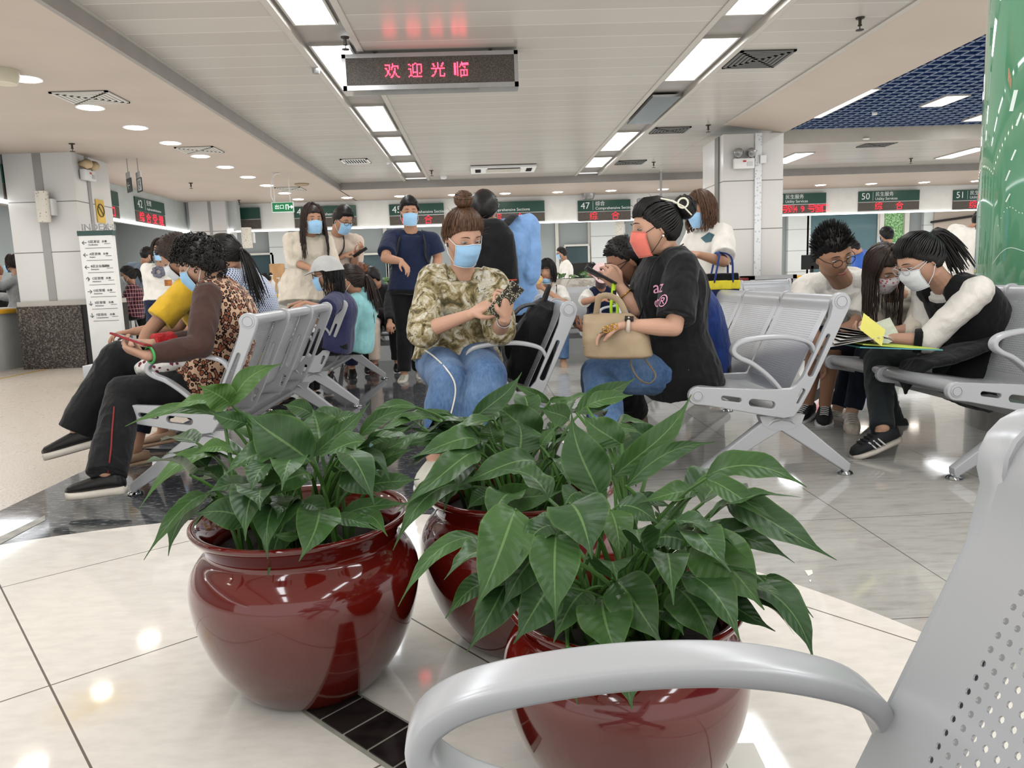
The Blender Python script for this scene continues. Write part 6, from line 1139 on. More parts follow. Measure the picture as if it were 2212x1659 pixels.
PP['tote'] = J = person('woman with wavy brown hair in white tee, standing with a yellow tote on her arm', dict(pel=(1532, 622, 5.22), neck=(1528, 494, 5.2), head=(1514, 453, 5.14), fh=190, fs=205, face=(206, 14), k=.96, seed=47, vox=.007, skin=SKIN_M, armL=((1564, 566, -1), (1508, 550, -1)), armR=(('d', .3, -.2, -1), ('d', 1, .3, .1)), handL=dict(d=(-1, -.1, .1), palm=(0, .4, -.8), curl=(.5, .5, .5, .5)),
    wear=[dict(t='top', m=TWHITE, ease=.028, slv=.8, sw=1.3, name='tee'), trou(TGREY)], hair=('bob', H_BROWN, dict(thick=.016, len=.13, gap=50, n=110, flare=.015, bangs=1, bangz=.38)), mask=MASKB, brow=H_BROWN, shoes=SH1, **STAND)); r_ = J['root']
MB().tube(catmull([J['nk']+J['Ls']*.11+np.array((0, 0, .03)), J['S'](.8)+J['Ls']*.13-np.array((0, .10, 0)), J['S'](.4)+J['Ls']*.16-np.array((0, .06, 0))], 4), .012, 8, flat=.4).build('bag_strap', M('tan_strap', (150, 124, 98), .6), r_)
tee = child(r_, 'tee'); c_ = W(1519, 512, 5.0); bm_ = MB().poly([(-.05, .0, 0), (.01, .035, 0), (.06, .012, 0), (.03, -.03, 0), (-.01, -.035, 0)], (0, 0, .0005)); me = bpy.data.meshes.new('p'); me.from_pydata(np.concatenate(bm_.v).tolist(), [], bm_.f); decal('chest_print', me, tee, frame4(c_, (.8, -.5, 0), (0, 0, 1)), M('print_teal', (110, 150, 160), .7), r_)
PP['staff'] = J = person('woman in white blouse with grey bow at the neck, standing behind the left bench', dict(pel=(350, 648, 8.45), neck=(348, 576, 8.42), head=(347, 541, 8.36), fh=-80, fs=-80, face=(-82, 2), k=.96, seed=49, vox=.009, skin=SKIN_F, armR=((322, 622, 0), (322, 664, 0)), armL=(('d', .1, .2, -1), ('d', .5, 0, -1)), handR=dict(d=(0, 0, -1), palm=(1, .2, 0)),
    wear=[dict(t='top', m=TWHITE, ease=.020, slv=1.8, collar=1, q0=-.08, name='blouse'), trou(TNAVY)], hair=('long', H_DBROWN, dict(thick=.014, len=.12, gap=44, n=100)), mask=MASKB, down=False, shoes=SH1, **STAND)); c_ = J['S'](.9)+J['frame'](.9)[2]*.13; bo = MB()
for i in range(9): bo.ell(c_+np.array((.05*cos(i*.8), -.01, .045*sin(i*.8)+.02)), (.03, .018, .022))
bo.build('neck_bow', M('grey_bow', (104, 104, 116), .8, .3, 40), J['root'], auto=False)
tag(MB().bb(W(356, 606, 8.15), W(356, 606, 8.15)+np.array((.10, .03, .10))).build('badge_holder', M('amber_badge', (170, 104, 40), .5, .2, 30), J['root']), 'amber card badge', 'badge') if False else MB().bb(W(356, 618, 8.2), W(371, 604, 8.23)).build('chest_card', M('amber_badge', (170, 104, 40), .5, .2, 30), J['root'])
PP['walker'] = person('person in grey sweatsuit and mask walking left, cut by the left edge', dict(pel=(44, 678, 10.7), neck=(36, 602, 10.7), head=(26, 570, 10.66), fh=180, fs=185, face=(184, 4), k=.98, seed=51, vox=.010, skin=SKIN_F, armL=((8, 618, 0), (-26, 612, 0)), armR=(('d', .6, 0, -.8), ('d', 1, 0, .2)), legL=((14, 722, 0), (10, 774, 1)), legR=((50, 730, 0), (66, 764, 1)), footR=(-.8, 0, -.6),
    wear=[dict(t='top', m=TGREY, ease=.030, slv=1.9, hood=1, name='hoodie'), dict(t='bottom', m=TGREY, ease=.024, len=1.95, loose=1.8, name='trousers')], hair=('bob', H_DBROWN, dict(thick=.014, len=.05, gap=70, n=90)), mask=MASKB, shoes=dict(m=SWHITE, sm=SWHITE)))
PP['plaid'] = person('person in red plaid shirt with black ponytail, seated on a stool at the left counter', dict(pel=(288, 676, 11.0), neck=(283, 618, 11.0), head=(276, 594, 10.95), fh=200, fs=200, face=(200, 10), k=.98, seed=53, vox=.010, skin=SKIN_M, armL=(('d', .5, .2, -1), ('d', 1, -.2, .2)), armR=(('d', .5, -.2, -1), ('d', 1, 0, .2)),
    wear=[dict(t='top', m=PLAID, ease=.026, slv=1.9, name='shirt'), trou(TBLACKT, 1)], hair=('pony', H_BLACK, dict(thick=.018, tie=(0, -.85, .4), end=(0, -.12, -.14), n=100)), mask=MASKW, shoes=SH1, legL=(('d', 1, .1, -.2), ('d', 0, 0, -1)), legR=(('d', 1, -.1, -.2), ('d', 0, 0, -1))))
PP['greytee'] = J = person('man in grey tee with black cross strap, seen from behind at the left counter', dict(pel=(316, 662, 11.7), neck=(312, 572, 11.7), head=(319, 550, 11.66), fh=120, fs=100, face=(40, 8), k=.98, male=True, seed=55, vox=.010, skin=SKIN_M, eyes=False, armL=(('d', .4, .2, -1), ('d', 1, 0, .1)), armR=((330, 622, 0), (336, 652, 1)),
    wear=[dict(t='top', m=TGREYB, ease=.028, slv=.85, name='tee'), trou(TBLACKT)], hair=('short', H_BLACK, dict(thick=.009, n=200)), mask=MASKW, shoes=SH1, **STAND)); MB().tube([J['S'](.95)-J['Fs']*.14-J['Ls']*.02, J['S'](.7)-J['Fs']*.16-J['Ls']*.1], .02, 8, flat=.4).build('cross_strap', TBLACK, J['root'])
PP['edge'] = person('person in black top at the far left edge, mostly cut off', dict(pel=(-8, 670, 11.6), neck=(-6, 612, 11.6), head=(-8, 586, 11.6), fh=150, fs=150, face=(150, 5), k=.96, seed=56, vox=.011, skin=SKIN_F, eyes=False, wear=[dict(t='top', m=TBLACK, ease=.026, slv=1.9, name='top'), trou(TBLACKT)], hair=('short', H_ORANGE, dict(n=150)), shoes=SH1, **STAND))
PP['copper'] = person('person with copper hair, seated in front of the marble planter looking down', dict(pel=(790, 690, 8.25), neck=(786, 622, 8.2), head=(780, 592, 8.1), fh=-90, fs=-80, face=(-60, 34), k=.98, male=True, seed=57, vox=.010, skin=SKIN_M, armL=(('d', .5, .1, -1), ('d', .8, -.4, .1)), armR=(('d', .5, -.1, -1), ('d', .8, .4, .1)), wear=[dict(t='top', m=TBLACK, ease=.026, slv=1.9, name='jacket'), trou(TTAN, 1)], hair=('short', H_ORANGE, dict(thick=.018, n=260)), shoes=dict(m=SBROWN, sm=SBROWN), **SIT(.12)))
PP['black2'] = person('person with black hair, seated beside the copper haired one, hand on knee', dict(pel=(826, 690, 8.3), neck=(812, 626, 8.25), head=(801, 600, 8.12), fh=-85, fs=-100, face=(-140, 30), k=.98, male=True, seed=59, vox=.010, skin=SKIN_M, armL=((842, 665, -1), (842, 696, -1)), armR=(('d', .5, -.1, -1), ('d', .8, .4, .1)), wear=[dict(t='top', m=TBLACK, ease=.026, slv=1.9, name='jacket'), trou(TBLACKT, 1)], hair=('short', H_BLACK, dict(thick=.02, n=260)), shoes=dict(m=SBLACK, sm=SWHITE), **SIT(.16)))
PP['clerk'] = person('clerk in white shirt with glasses, standing far back behind the planter', dict(pel=(1222, 622, 15.6), neck=(1220, 566, 15.6), head=(1213, 547, 15.55), fh=180, fs=180, face=(182, 12), k=1.0, male=True, seed=61, vox=.012, skin=SKIN_M, armL=(('d', .2, .1, -1), ('d', 1, 0, .1)), wear=[dict(t='top', m=TWHITE, ease=.026, slv=1.9, collar=1, name='shirt'), trou(TBLACKT)], hair=('short', H_BLACK, dict(thick=.02, n=260)), mask=MASKB, glasses=GLASSB, shoes=SH1, **STAND))
PP['desk'] = person('clerk with black bun in blue patterned blouse, seated at the far left desk', dict(pel=(584, 668, 17.3), neck=(582, 622, 17.3), head=(574, 602, 17.25), fh=200, fs=195, face=(200, 20), k=1.0, seed=63, vox=.012, skin=SKIN_F, armL=(('d', .4, .1, -1), ('d', 1, 0, 0)), wear=[dict(t='top', m=TBLUE, ease=.024, slv=1.0, name='blouse'), trou(TBLACKT, 1)], hair=('bun', H_BLACK, dict(tie=(0, -.9, .3), br=.04, wisps=0)), mask=MASKW, shoes=SH1, **SIT()))
PP['planterhead'] = person('person with black hair sitting behind the marble planter, only the head showing', dict(pel=(1284, 660, 10.2), neck=(1282, 606, 10.2), head=(1277, 586, 10.15), fh=-90, fs=-90, face=(-80, 30), k=.95, seed=65, vox=.012, skin=SKIN_M, eyes=False, wear=[dict(t='top', m=TBLUE, ease=.024, slv=1.0, name='blouse'), trou(TBLACKT, 1)], hair=('short', H_BLACK, dict(thick=.02, n=200)), shoes=SH1, **SIT()))
PP['greenback'] = person('person in dark green top seen from behind at counter 50', dict(pel=(1916, 606, 11.5), neck=(1917, 535, 11.5), head=(1914, 508, 11.5), fh=100, fs=100, face=(110, 6), k=1.02, male=True, seed=67, vox=.011, skin=SKIN_M, eyes=False, wear=[dict(t='top', m=TDGREEN, ease=.028, slv=.9, collar=1, name='tee'), trou(TBLACKT)], hair=('short', H_BLACK, dict(thick=.022, n=300)), mask=MASKB, shoes=SH1, **STAND))
PP['blueback'] = person('person in bright blue tee bent over, behind the man in white tee', dict(pel=(1868, 620, 11.0), neck=(1856, 546, 10.95), head=(1842, 536, 10.8), fh=170, fs=150, face=(160, 40), k=1.0, male=True, seed=69, vox=.011, skin=SKIN_M, eyes=False, bw=1.1, wear=[dict(t='top', m=TBLUE2, ease=.03, slv=.9, name='tee'), trou(TBLACKT)], hair=('short', H_BLACK, dict(n=150)), shoes=SH1, **STAND))
PP['whiteback'] = J = person('person in white shirt with black cross strap, leaning forward beside the green column', dict(pel=(2062, 618, 8.6), neck=(2096, 496, 8.5), head=(2122, 476, 8.45), fh=10, fs=20, face=(10, 20), k=1.06, male=True, seed=71, vox=.010, skin=SKIN_M, eyes=False, wear=[dict(t='top', m=TWHITE, ease=.03, slv=1.9, name='shirt'), trou(TBLACKT)], hair=('short', H_BLACK, dict(n=150)), shoes=SH1, **STAND)); MB().tube([J['S'](1.0)-np.array((0, .13, -.03)), J['S'](.75)-np.array((-.02, .20, 0)), J['S'](.45)-np.array((-.08, .18, 0))], .03, 8, flat=.4, up=(1, 0, 0)).build('cross_strap', TBLACK, J['root'])
# ================================================================ SIGNS
def Wx(u, v, X): d = ray(u, v); return CAMP+d*((X-CAMP[0])/d[0])
LEDBOX = NT('led_panel'); v = LEDBOX.co(); vx = LEDBOX.vor(v, 190); LEDBOX.color(LEDBOX.mix(LEDBOX.math('LESS_THAN', vx, .35), (70, 64, 58), (128, 116, 104))); LEDBOX.set(rough=.5); LEDBOX = LEDBOX.m
LINEW = M('sign_line', (190, 200, 195), .5, .01); TXD = M('lettering_dark', (60, 62, 62), .6, .01)
def counter_sign(label, u0, u1, vt, Y, num, cn, en, led, on='x', x_=None, w=None):
    if on == 'x':
        a = W(u0, vt, Y); b = W(u1, vt, Y); x0, x1, z1 = a[0], b[0], a[2]; X, N, O = (1, 0, 0), (0, -1, 0), lambda x, z: (x, Y, z)
    t_ = thing('counter_sign', label, 'sign', ((x0+x1)/2, Y, z1-.43), 'numbered counter signs on the canopy')
    z0, zl = z1-.225, z1-.235; MB().bb((x0, Y, z0), (x1, Y+.05, z1)).build('sign_panel', DGREEN, t_, smooth=False); MB().bb((x0, Y+.005, z1-.43), (x1, Y+.05, zl)).build('led_panel', LEDBOX, t_, smooth=False)
    f = MB(); f.bb((x0, Y-.003, z1-.44), (x1, Y+.02, z1-.425)); f.bb((x0, Y-.003, zl-.012), (x1, Y+.02, zl+.006)); f.build('frame', ALU, t_, smooth=False)
    F4 = lambda x, z: frame4((x, Y-.004, z), (1, 0, 0), (0, 0, 1))
    if num: text('number', num, .20, F4(x0+.06, z1-.115), TXW, t_); MB().bb((x0+.325, Y-.004, z0+.02), (x0+.333, Y, z1-.02)).build('divider', LINEW, t_, smooth=False)
    if cn: text('name_text', cn, .105, F4(x0+.38, z1-.075), TXW, t_)
    if en: text('english_text', en, .085, F4(x0+.38, z1-.172), TXW, t_)
    if led: led_text('led_text', led, .19, .0125, F4((x0+x1)/2, z1-.335), LEDRED, t_, .33, .30 if ' ' in led else .155)
    return t_
CS = lambda x: 16.3+.05*x-.06
YS = lambda u: 16.28+.05*(u-900)/100
for a in (('green counter sign 45 with red letters, partly behind the man in navy polo', 840, 958, 442, '45', '综合', 'Comprehensive Sections', '综 合'), ('green counter sign with red letters behind the man in light blue shirt', 1020, 1176, 438, '46', '综合', 'Comprehensive Sections', '综 合'), ('green counter sign 47 with red letters above the pink cap', 1248, 1362, 434, '47', '综合', 'Comprehensive Sections', '综 合'),
          ('green counter sign 48 behind the woman with the tote bag', 1424, 1540, 428, '48', '综合', 'Comprehensive Sections', '综 合'), ('green counter sign 44 behind the standing woman in beige dress', 634, 768, 447, '44', '综合', 'Comprehensive Sections', ''), ('plain green counter sign beside the far left pillar', 500, 560, 450, '', '', '', '')):
    counter_sign(a[0], a[1], a[2], a[3], CS(W((a[1]+a[2])/2, a[3], 16.4)[0]), *a[4:])
for a in (('green counter sign with a long red line of letters, right beside the right pillar', 1660, 1785, 420, '49', '民生服务', 'Utility Services', '49号到49号窗口'), ('green counter sign 50 with red letters above the bent heads', 1855, 1987, 414, '50', '民生服务', 'Utility Services', '综 合'), ('green counter sign 51 half hidden by the green column', 2060, 2190, 411, '51', '民生服务', 'Utility Services', '综 合')):
    counter_sign(a[0], a[1], a[2], a[3], CS(W((a[1]+a[2])/2, a[3], 16.9)[0]), *a[4:])
def side_sign(label, u0, u1, vt, num, cn, en, led):
    X = -5.88; a = Wx(u0, vt, X); b = Wx(u1, vt+10, X); y0, y1, z1 = a[1], b[1], 2.56
    t_ = thing('counter_sign', label, 'sign', (X, (y0+y1)/2, z1-.43), 'numbered counter signs on the canopy'); MB().bb((X-.03, y0, z1-.225), (X, y1, z1)).build('sign_panel', DGREEN, t_, smooth=False); MB().bb((X-.03, y0, z1-.43), (X-.006, y1, z1-.235)).build('led_panel', LEDBOX, t_, smooth=False)
    F4 = lambda y, z: frame4((X+.004, y, z), (0, 1, 0), (0, 0, 1))
    if num: text('number', num, .19, F4(y0+.07, z1-.115), TXW, t_); MB().bb((X, y0+.36, z1-.205), (X+.004, y0+.37, z1-.02)).build('divider', LINEW, t_, smooth=False)
    if cn: text('name_text', cn, .10, F4(y0+.42, z1-.075), TXW, t_); text('english_text', en, .06, F4(y0+.42, z1-.172), TXW, t_)
    if led: led_text('led_text', led, .19, .0125, F4((y0+y1)/2, z1-.335), LEDRED, t_, .33, .17 if len(led) < 4 else .26)
side_sign('green counter sign 42 with red letters on the left canopy', 291, 354, 426, '42', '受理', 'Application&Admissions', '综合受理'); side_sign('green counter sign ending in red letters, just right of the left pillar', 196, 254, 402, '', '', '', '号窗口'); side_sign('green counter sign starting with 4, at the far left edge', 3, 60, 354, '4', '', '', '请')
# hanging red letter display
Y0 = 6.36; a = W(737, 116, Y0); b = W(1118, 111, Y0); c = W(740, 197, Y0); x0, x1, z1, z0 = a[0], b[0], (a[2]+b[2])/2, c[2]
t_ = thing('letter_display', 'hanging red letter display in a steel frame reading a welcome', 'display', ((x0+x1)/2, Y0, z0)); MB().bb((x0, Y0, z0), (x1, Y0+.16, z1)).build('casing', MIR, t_, smooth=False); MB().bb((x0+.03, Y0-.006, z0+.035), (x1-.03, Y0+.002, z1-.03)).build('led_panel', LEDBOX, t_, smooth=False)
f = MB()
for lo, hi in (((x0, Y0-.012, z1-.032), (x1, Y0+.002, z1)), ((x0, Y0-.012, z0), (x1, Y0+.002, z0+.037)), ((x0, Y0-.012, z0), (x0+.032, Y0+.002, z1)), ((x1-.032, Y0-.012, z0), (x1, Y0+.002, z1))): f.bb(lo, hi)
f.build('frame', ALU, t_, smooth=False); led_text('led_text', '欢迎光临', .128, .0085, frame4(((x0+x1)/2-.03, Y0-.008, (z0+z1)/2+.003), (1, 0, 0), (0, 0, 1)), EM('display_red', (255, 40, 62), 9.0), t_, .42, .187)
h_ = MB()
for x in (x0+.26, x1-.22): h_.cyl((x, Y0+.08, z1), (x, Y0+.08, ZM), .012, 10); h_.cyl((x, Y0+.08, z1), (x, Y0+.08, z1+.02), .03, 14)
h_.build('hanger', BLACKP, t_)
# exit sign, restroom signs, no smoking plate
Y0 = 11.9; a = W(586, 437, Y0); b = W(635, 458, Y0); t_ = thing('exit_sign', 'green hanging exit sign with an arrow pointing right', 'sign', (a[0], Y0, b[2])); MB().bb((a[0], Y0, b[2]), (b[0], Y0+.03, a[2])).build('border', M('sign_border', (222, 234, 226), .5), t_, smooth=False)
MB().bb((a[0]+.012, Y0-.004, b[2]+.012), (b[0]-.012, Y0, a[2]-.012)).build('panel', EM('exit_green', (30, 140, 84), .5), t_, smooth=False); EW = EM('exit_white', (240, 255, 246), 1.0); zc = (a[2]+b[2])/2; text('exit_text', '出口', .075, frame4((a[0]+.045, Y0-.006, zc), (1, 0, 0), (0, 0, 1)), EW, t_)
m_ = MB(); xx = a[0]+.215
for lo, hi in (((xx, zc-.038), (xx+.012, zc+.038)), ((xx+.035, zc-.038), (xx+.047, zc+.038)), ((xx, zc+.026), (xx+.047, zc+.038)), ((xx+.055, zc-.008), (xx+.105, zc+.008))): m_.bb((lo[0], Y0-.008, lo[1]), (hi[0], Y0-.004, hi[1]))
m_.poly([(xx+.085, Y0-.008, zc-.032), (xx+.115, Y0-.008, zc), (xx+.085, Y0-.008, zc+.032)], (0, .004, 0)); m_.build('arrow', EW, t_, smooth=False); m_ = MB()
for x in (a[0]+.05, b[0]-.05): m_.cyl((x, Y0+.015, a[2]), (x, Y0+.015, ZL), .006, 8)
m_.tube(catmull([(a[0]+.04, Y0+.02, a[2]), (a[0]+.0, Y0+.02, a[2]+.14), (a[0]+.06, Y0+.02, ZL-.04), (a[0]+.16, Y0+.02, ZL-.005)], 5), .008, 6); m_.build('hanger', WHITEP, t_)
SIGNK = M('sign_dark_green', (28, 46, 42), .4, .02)
for i, (u, s_, l_) in enumerate(((276, '←', 'restroom sign with an arrow hanging from the ceiling, left one'), (298, '♿', 'accessible restroom sign hanging from the ceiling, right one'))):
    c = W(u, 366, 10.3); t_ = thing('restroom_sign', l_, 'sign', (c[0], 10.3, 2.26), 'restroom signs'); R = np.array(Matrix.Rotation(radians(-50), 3, 'Z')); MB().box((c[0], 10.3, 2.34), (.20, .012, .18), R).build('panel', SIGNK, t_, smooth=False); MB().box((c[0], 10.3, 2.47), (.20, .012, .08), R).build('header', WHITEP, t_, smooth=False); MB().box((c[0], 10.3, 2.59), (.02, .008, .18), R).build('hanger', ALU, t_, smooth=False)
    text('symbol', s_, .15, frame4(np.array((c[0], 10.3, 2.335))+R@np.array((-.075, -.008, 0)), R@np.array((1, 0, 0)), (0, 0, 1)), TXW, t_)
t_ = thing('no_smoking_plate', 'yellow no smoking plate on the side of the left pillar', 'sign', (-5.012, 10.15, 1.86)); MB().bb((-5.02, 10.15, 1.86), (-5.008, 10.36, 2.16)).build('plate', M('plate_yellow', (218, 178, 74), .5), t_, smooth=False); m_ = MB(); m_.tube([(-5.004, 10.255+.08*cos(q), 2.02+.08*sin(q)) for q in np.linspace(0, 2*pi, 25)], .008, 6); m_.tube([(-5.004, 10.20, 2.075), (-5.004, 10.31, 1.965)], .008, 6); m_.build('symbol', M('symbol_grey', (96, 86, 60), .5), t_)
# free standing index board
IB = thing('index_board', 'tall white index board with arrows standing beside the left pillar', 'sign', (W(224, 640, 9.45)[0], 9.45, 0)); R = np.array(Matrix.Rotation(radians(4), 3, 'Z')); IC = np.array((W(224, 640, 9.45)[0], 9.45, 0))
def ibp(x, y, z): return IC+R@np.array((x, y, z))
MB().box(ibp(0, 0, .82), (.38, .10, 1.64), R).build('board', WHITEP, IB, smooth=False); MB().box(ibp(0, 0, 1.665), (.41, .11, .06), R).build('header_bar', M('header_green', (58, 84, 78), .4), IB, smooth=False)
F4 = lambda x, z: frame4(ibp(x, -.0525, z), R@np.array((1, 0, 0)), (0, 0, 1)); tm = text_mesh('INDEX', .11, 'LEFT', .006); tm.transform(frame4(ibp(-.16, -.03, 1.735), R@np.array((1, 0, 0)), (0, 0, 1))); tm.transform(Matrix.Translation(-wloc(IB))); finish(tm, 'index_letters', ALU, IB, False, False, False)
tm = text_mesh('索引', .08, 'LEFT', .006); tm.transform(frame4(ibp(.09, -.03, 1.725), R@np.array((1, 0, 0)), (0, 0, 1))); tm.transform(Matrix.Translation(-wloc(IB))); finish(tm, 'index_letters', ALU, IB, False, False, False)
rows = (('←', 'G区发证', 'Certification'), ('←', 'A区咨询', 'Enquiry'), ('←', 'B区企业服务', 'Enterprise'), ('↑', 'C区受理', 'Admissions'), ('→', 'D区受理', 'Admissions'), ('↓', 'E区受理', 'Admissions'), ('↓', 'F区综合', 'Comprehensive')); z = 1.56
for ar, cn, en in rows: text('arrow', ar, .075, F4(-.17, z-.01), TXD, IB); text('row_text', cn, .036, F4(-.09, z), TXD, IB); text('row_text', en, .022, F4(-.09, z-.036), TXD, IB); text('row_text', '办事', .03, F4(.07, z), TXD, IB); MB().box(ibp(.02, -.052, z-.075), (.30, .003, .004), R).build('rule', TXD, IB, smooth=False); MB().box(ibp(.13, -.052, z-.025), (.07, .003, .004), R).build('rule', TXD, IB, smooth=False); z -= .148
# emergency lamps, wall speakers
def emlamp(label, o, X, N, lampm):
    """o: lower centre on the wall, X: along the wall, N: out of the wall"""
    o, X, N = np.array(o, float), np.array(X, float), np.array(N, float); R = np.stack([X, N, np.array((0, 0, 1.0))], 1); t_ = thing('emergency_light', label, 'emergency light', o, 'twin emergency lamps'); bevel(MB().box(o+N*.04+np.array((0, 0, .07)), (.27, .07, .13), R).build('battery_box', WHITEP, t_), .012)
    MB().box(o+N*.078+np.array((0, 0, .095)), (.04, .004, .02), R).build('indicator', M('indicator_red', (190, 40, 40), .4), t_, smooth=False); MB().box(o+N*.078+X*.07+np.array((0, 0, .06)), (.07, .004, .05), R).build('label_plate', M('label_grey', (196, 196, 192), .5), t_, smooth=False)
    for s in (-1, 1):
        c = o+X*s*.085+N*.06+np.array((0, 0, .20)); l = MB(); l.tube([c-N*.05, c+N*.02, c+N*.035], [.035, .062, .058], 20); l.build('lamp_head', lampm, t_); MB().tube([c+N*.036, c+N*.046], [.05, .03], 18).build('lens', ALU, t_); MB().cyl(c-np.array((0, 0, .06)), o+X*s*.085+N*.05+np.array((0, 0, .13)), .014, 8).build('neck', GOLD, t_)
emlamp('twin white emergency lamp on the right tiled pillar', (3.44, 9.79, 2.23), (1, 0, 0), (0, -1, 0), ALU); emlamp('twin emergency lamp with tan heads on the side of the left pillar', (-5.01, 9.95, 2.36), (0, 1, 0), (1, 0, 0), M('tan_lamp', (190, 164, 128), .4))
tag(MB().bb((3.66, 9.755, 2.30), (3.74, 9.80, 2.40)).build('power_socket', WHITEP, smooth=False), 'white power socket beside the emergency lamp on the right pillar', 'socket')
t = NT('speaker_shell'); v = t.co(); d_ = t.vor(v, 34); t.color(t.mix(t.math('LESS_THAN', d_, .22), (212, 204, 190), (110, 102, 92))); t.set(rough=.5); SPK = t.m
def wspk(label, u, v0, v1, Y, r):
    a = W(u, v0, Y); b = W(u, v1, Y); t_ = thing('wall_speaker', label, 'speaker', (a[0], Y, b[2]), 'column loudspeakers on the pillars'); MB().cyl((a[0], Y-.02, b[2]), (a[0], Y-.02, a[2]), r, 24).build('shell', SPK, t_); MB().bb((a[0]-.03, Y, (a[2]+b[2])/2-.1), (a[0]+r+.03, Y+.10, (a[2]+b[2])/2+.1)).build('bracket', WHITEP, t_, smooth=False)
wspk('cream column loudspeaker on the front of the left pillar', 91, 414, 481, 9.60, .075); wspk('cream column loudspeaker beside the far left pillar', 532, 492, 536, 15.2, .10); wspk('cream column loudspeaker on the pier behind the glasses man', 1338, 478, 510, 16.9, .10)
# ================================================================ COUNTERS
YELE = M('yellow_edge', (222, 164, 40), .4, .04); CNTW = M('counter_front', (186, 184, 176), .4, .03); MARB = NT('marble'); v = MARB.co(); w_ = MARB.noise(v, 3.2, 6, .65, 1.6); MARB.color(MARB.ramp(w_, [(.40, (206, 200, 188)), (.5, (168, 158, 142)), (.55, (208, 202, 190)), (.7, (218, 213, 203))])); MARB.set(rough=.2); MARB = MARB.m
def counter(label, x0, x1, y0, y1, zt, on='y'):
    t_ = thing('service_counter', label, 'counter', ((x0+x1)/2, (y0+y1)/2, 0), 'service counters with yellow edges'); MB().bb((x0+.05, y0+.05, 0), (x1-.05, y1-.05, zt-.06)).build('front_panel', CNTW, t_, smooth=False); bevel(MB().bb((x0, y0, zt-.06), (x1, y1, zt)).build('worktop', YELE, t_), .01); MB().bb((x0+.04, y0+.08, zt), (x1-.04, y1-.02, zt+.006)).build('worktop_surface', M('worktop_pale', (222, 218, 208), .3), t_, smooth=False)
counter('service counter with a yellow edge beside the woman in beige dress', -4.95, -3.2, 16.35, 17.0, .78); counter('service counter with a yellow edge behind the blouse woman', -2.6, 2.9, 16.4, 17.0, .78); counter('service counter with a yellow edge right of the right pillar', 5.2, 9.2, 16.7, 17.3, .78); counter('long service counter with a yellow edge on the left side', -7.0, -6.1, 8.0, 15.3, .78)
tag(MB().bb((-3.75, 16.33, 0), (-3.55, 16.36, .70)).build('maroon_panel', M('maroon', (110, 50, 46), .5), smooth=False), 'maroon panel on the counter front beside the beige dress', 'panel')
# marble planter with its leaves
PL = thing('marble_planter', 'low marble planter wall across the hall behind the far benches', 'planter', (.4, 9.15, 0)); MB().bb((-2.2, 8.98, .69), (3.0, 9.42, .91)).build('marble_band', MARB, PL, smooth=False); MB().bb((-2.2, 9.02, 0), (3.0, 9.38, .69)).build('panelled_front', M('panel_white', (206, 208, 206), .5, .03), PL, smooth=False); MB().bb((-2.15, 9.05, .91), (2.95, 9.36, .915)).build('soil', SOIL, PL, smooth=False)
F = Foliage()
for i in range(150):
    x = RNG.uniform(-2.1, 2.9); y = RNG.uniform(9.08, 9.34); a_ = RNG.uniform(0, 6.28); L = RNG.uniform(.07, .13); b = np.array((x, y, .915+RNG.uniform(.0, .05))); F.leaf(b, b+np.array((L*cos(a_), L*.6*sin(a_), RNG.uniform(-.01, .06))), RNG.uniform(.05, .085), .1, .15, (0, -.5, 1), RNG.uniform(.1, .5), b-np.array((0, 0, .05)))
F.build(PL)
# benches with their backs to the planter
for x, l_ in ((1.78, 'grey steel bench facing the hall, under the woman eating flatbread'), (-.02, 'grey steel bench facing the hall, behind the man in navy polo')): r = dup(bA, (x, 7.98, 0), l_); r.rotation_euler = (0, 0, pi/2)
r = dup(bA, (3.58, 7.98, 0), 'grey steel bench facing the hall, at the right end of the marble planter'); r.rotation_euler = (0, 0, pi/2)
# desk things behind the counters
def monitor(label, c, w=.5):
    t_ = thing('monitor', label, 'monitor', c, 'computer monitors on the counters'); c = np.array(c); bevel(MB().bb(c+np.array((-w/2, 0, .12)), c+np.array((w/2, .04, .45))).build('screen_back', BLACKP, t_), .01); MB().bb(c+np.array((-.03, .0, 0)), c+np.array((.03, .05, .2))).build('stand', BLACKP, t_, smooth=False); MB().bb(c+np.array((-.12, -.05, 0)), c+np.array((.12, .10, .015))).build('base', BLACKP, t_, smooth=False)
monitor('black monitor in front of the standing clerk', (1.16, 16.6, .786)); monitor('black monitor left of the man in navy polo', (-1.75, 16.6, .786)); monitor('black monitor beside the far counter corner', (2.2, 16.65, .786)); monitor('black monitor on the counter at far right', (7.6, 16.95, .786))
def pump(label, u, v, Y, h=.22):
    p = W(u, v, Y); t_ = thing('sanitizer_bottle', label, 'bottle', (p[0], Y, .784), 'pump bottles on the counter'); MB().lathe((p[0], Y, .784), [(.001, 0), (.05, 0), (.052, .02), (.052, h*.62), (.02, h*.75), (.018, h*.8), (.001, h*.8)], 16).build('bottle', WHITEP, t_); m = MB(); m.cyl((p[0], Y, .784+h*.8), (p[0], Y, .784+h), .008, 8); m.bb((p[0]-.05, Y-.01, .784+h), (p[0]+.015, Y+.01, .784+h+.02)); m.build('pump', WHITEP, t_)
pump('tall white pump bottle on the counter next to the beige dress', 605, 630, 16.7, .34); pump('white pump bottle behind the clerk with the bun', 591, 630, 16.7, .40); pump('white pump bottle left of the clerk with the bun', 558, 630, 16.7, .40)
CARD = M('cardboard', (176, 136, 92), .85, .08, 6); a = W(575, 600, 18.6)
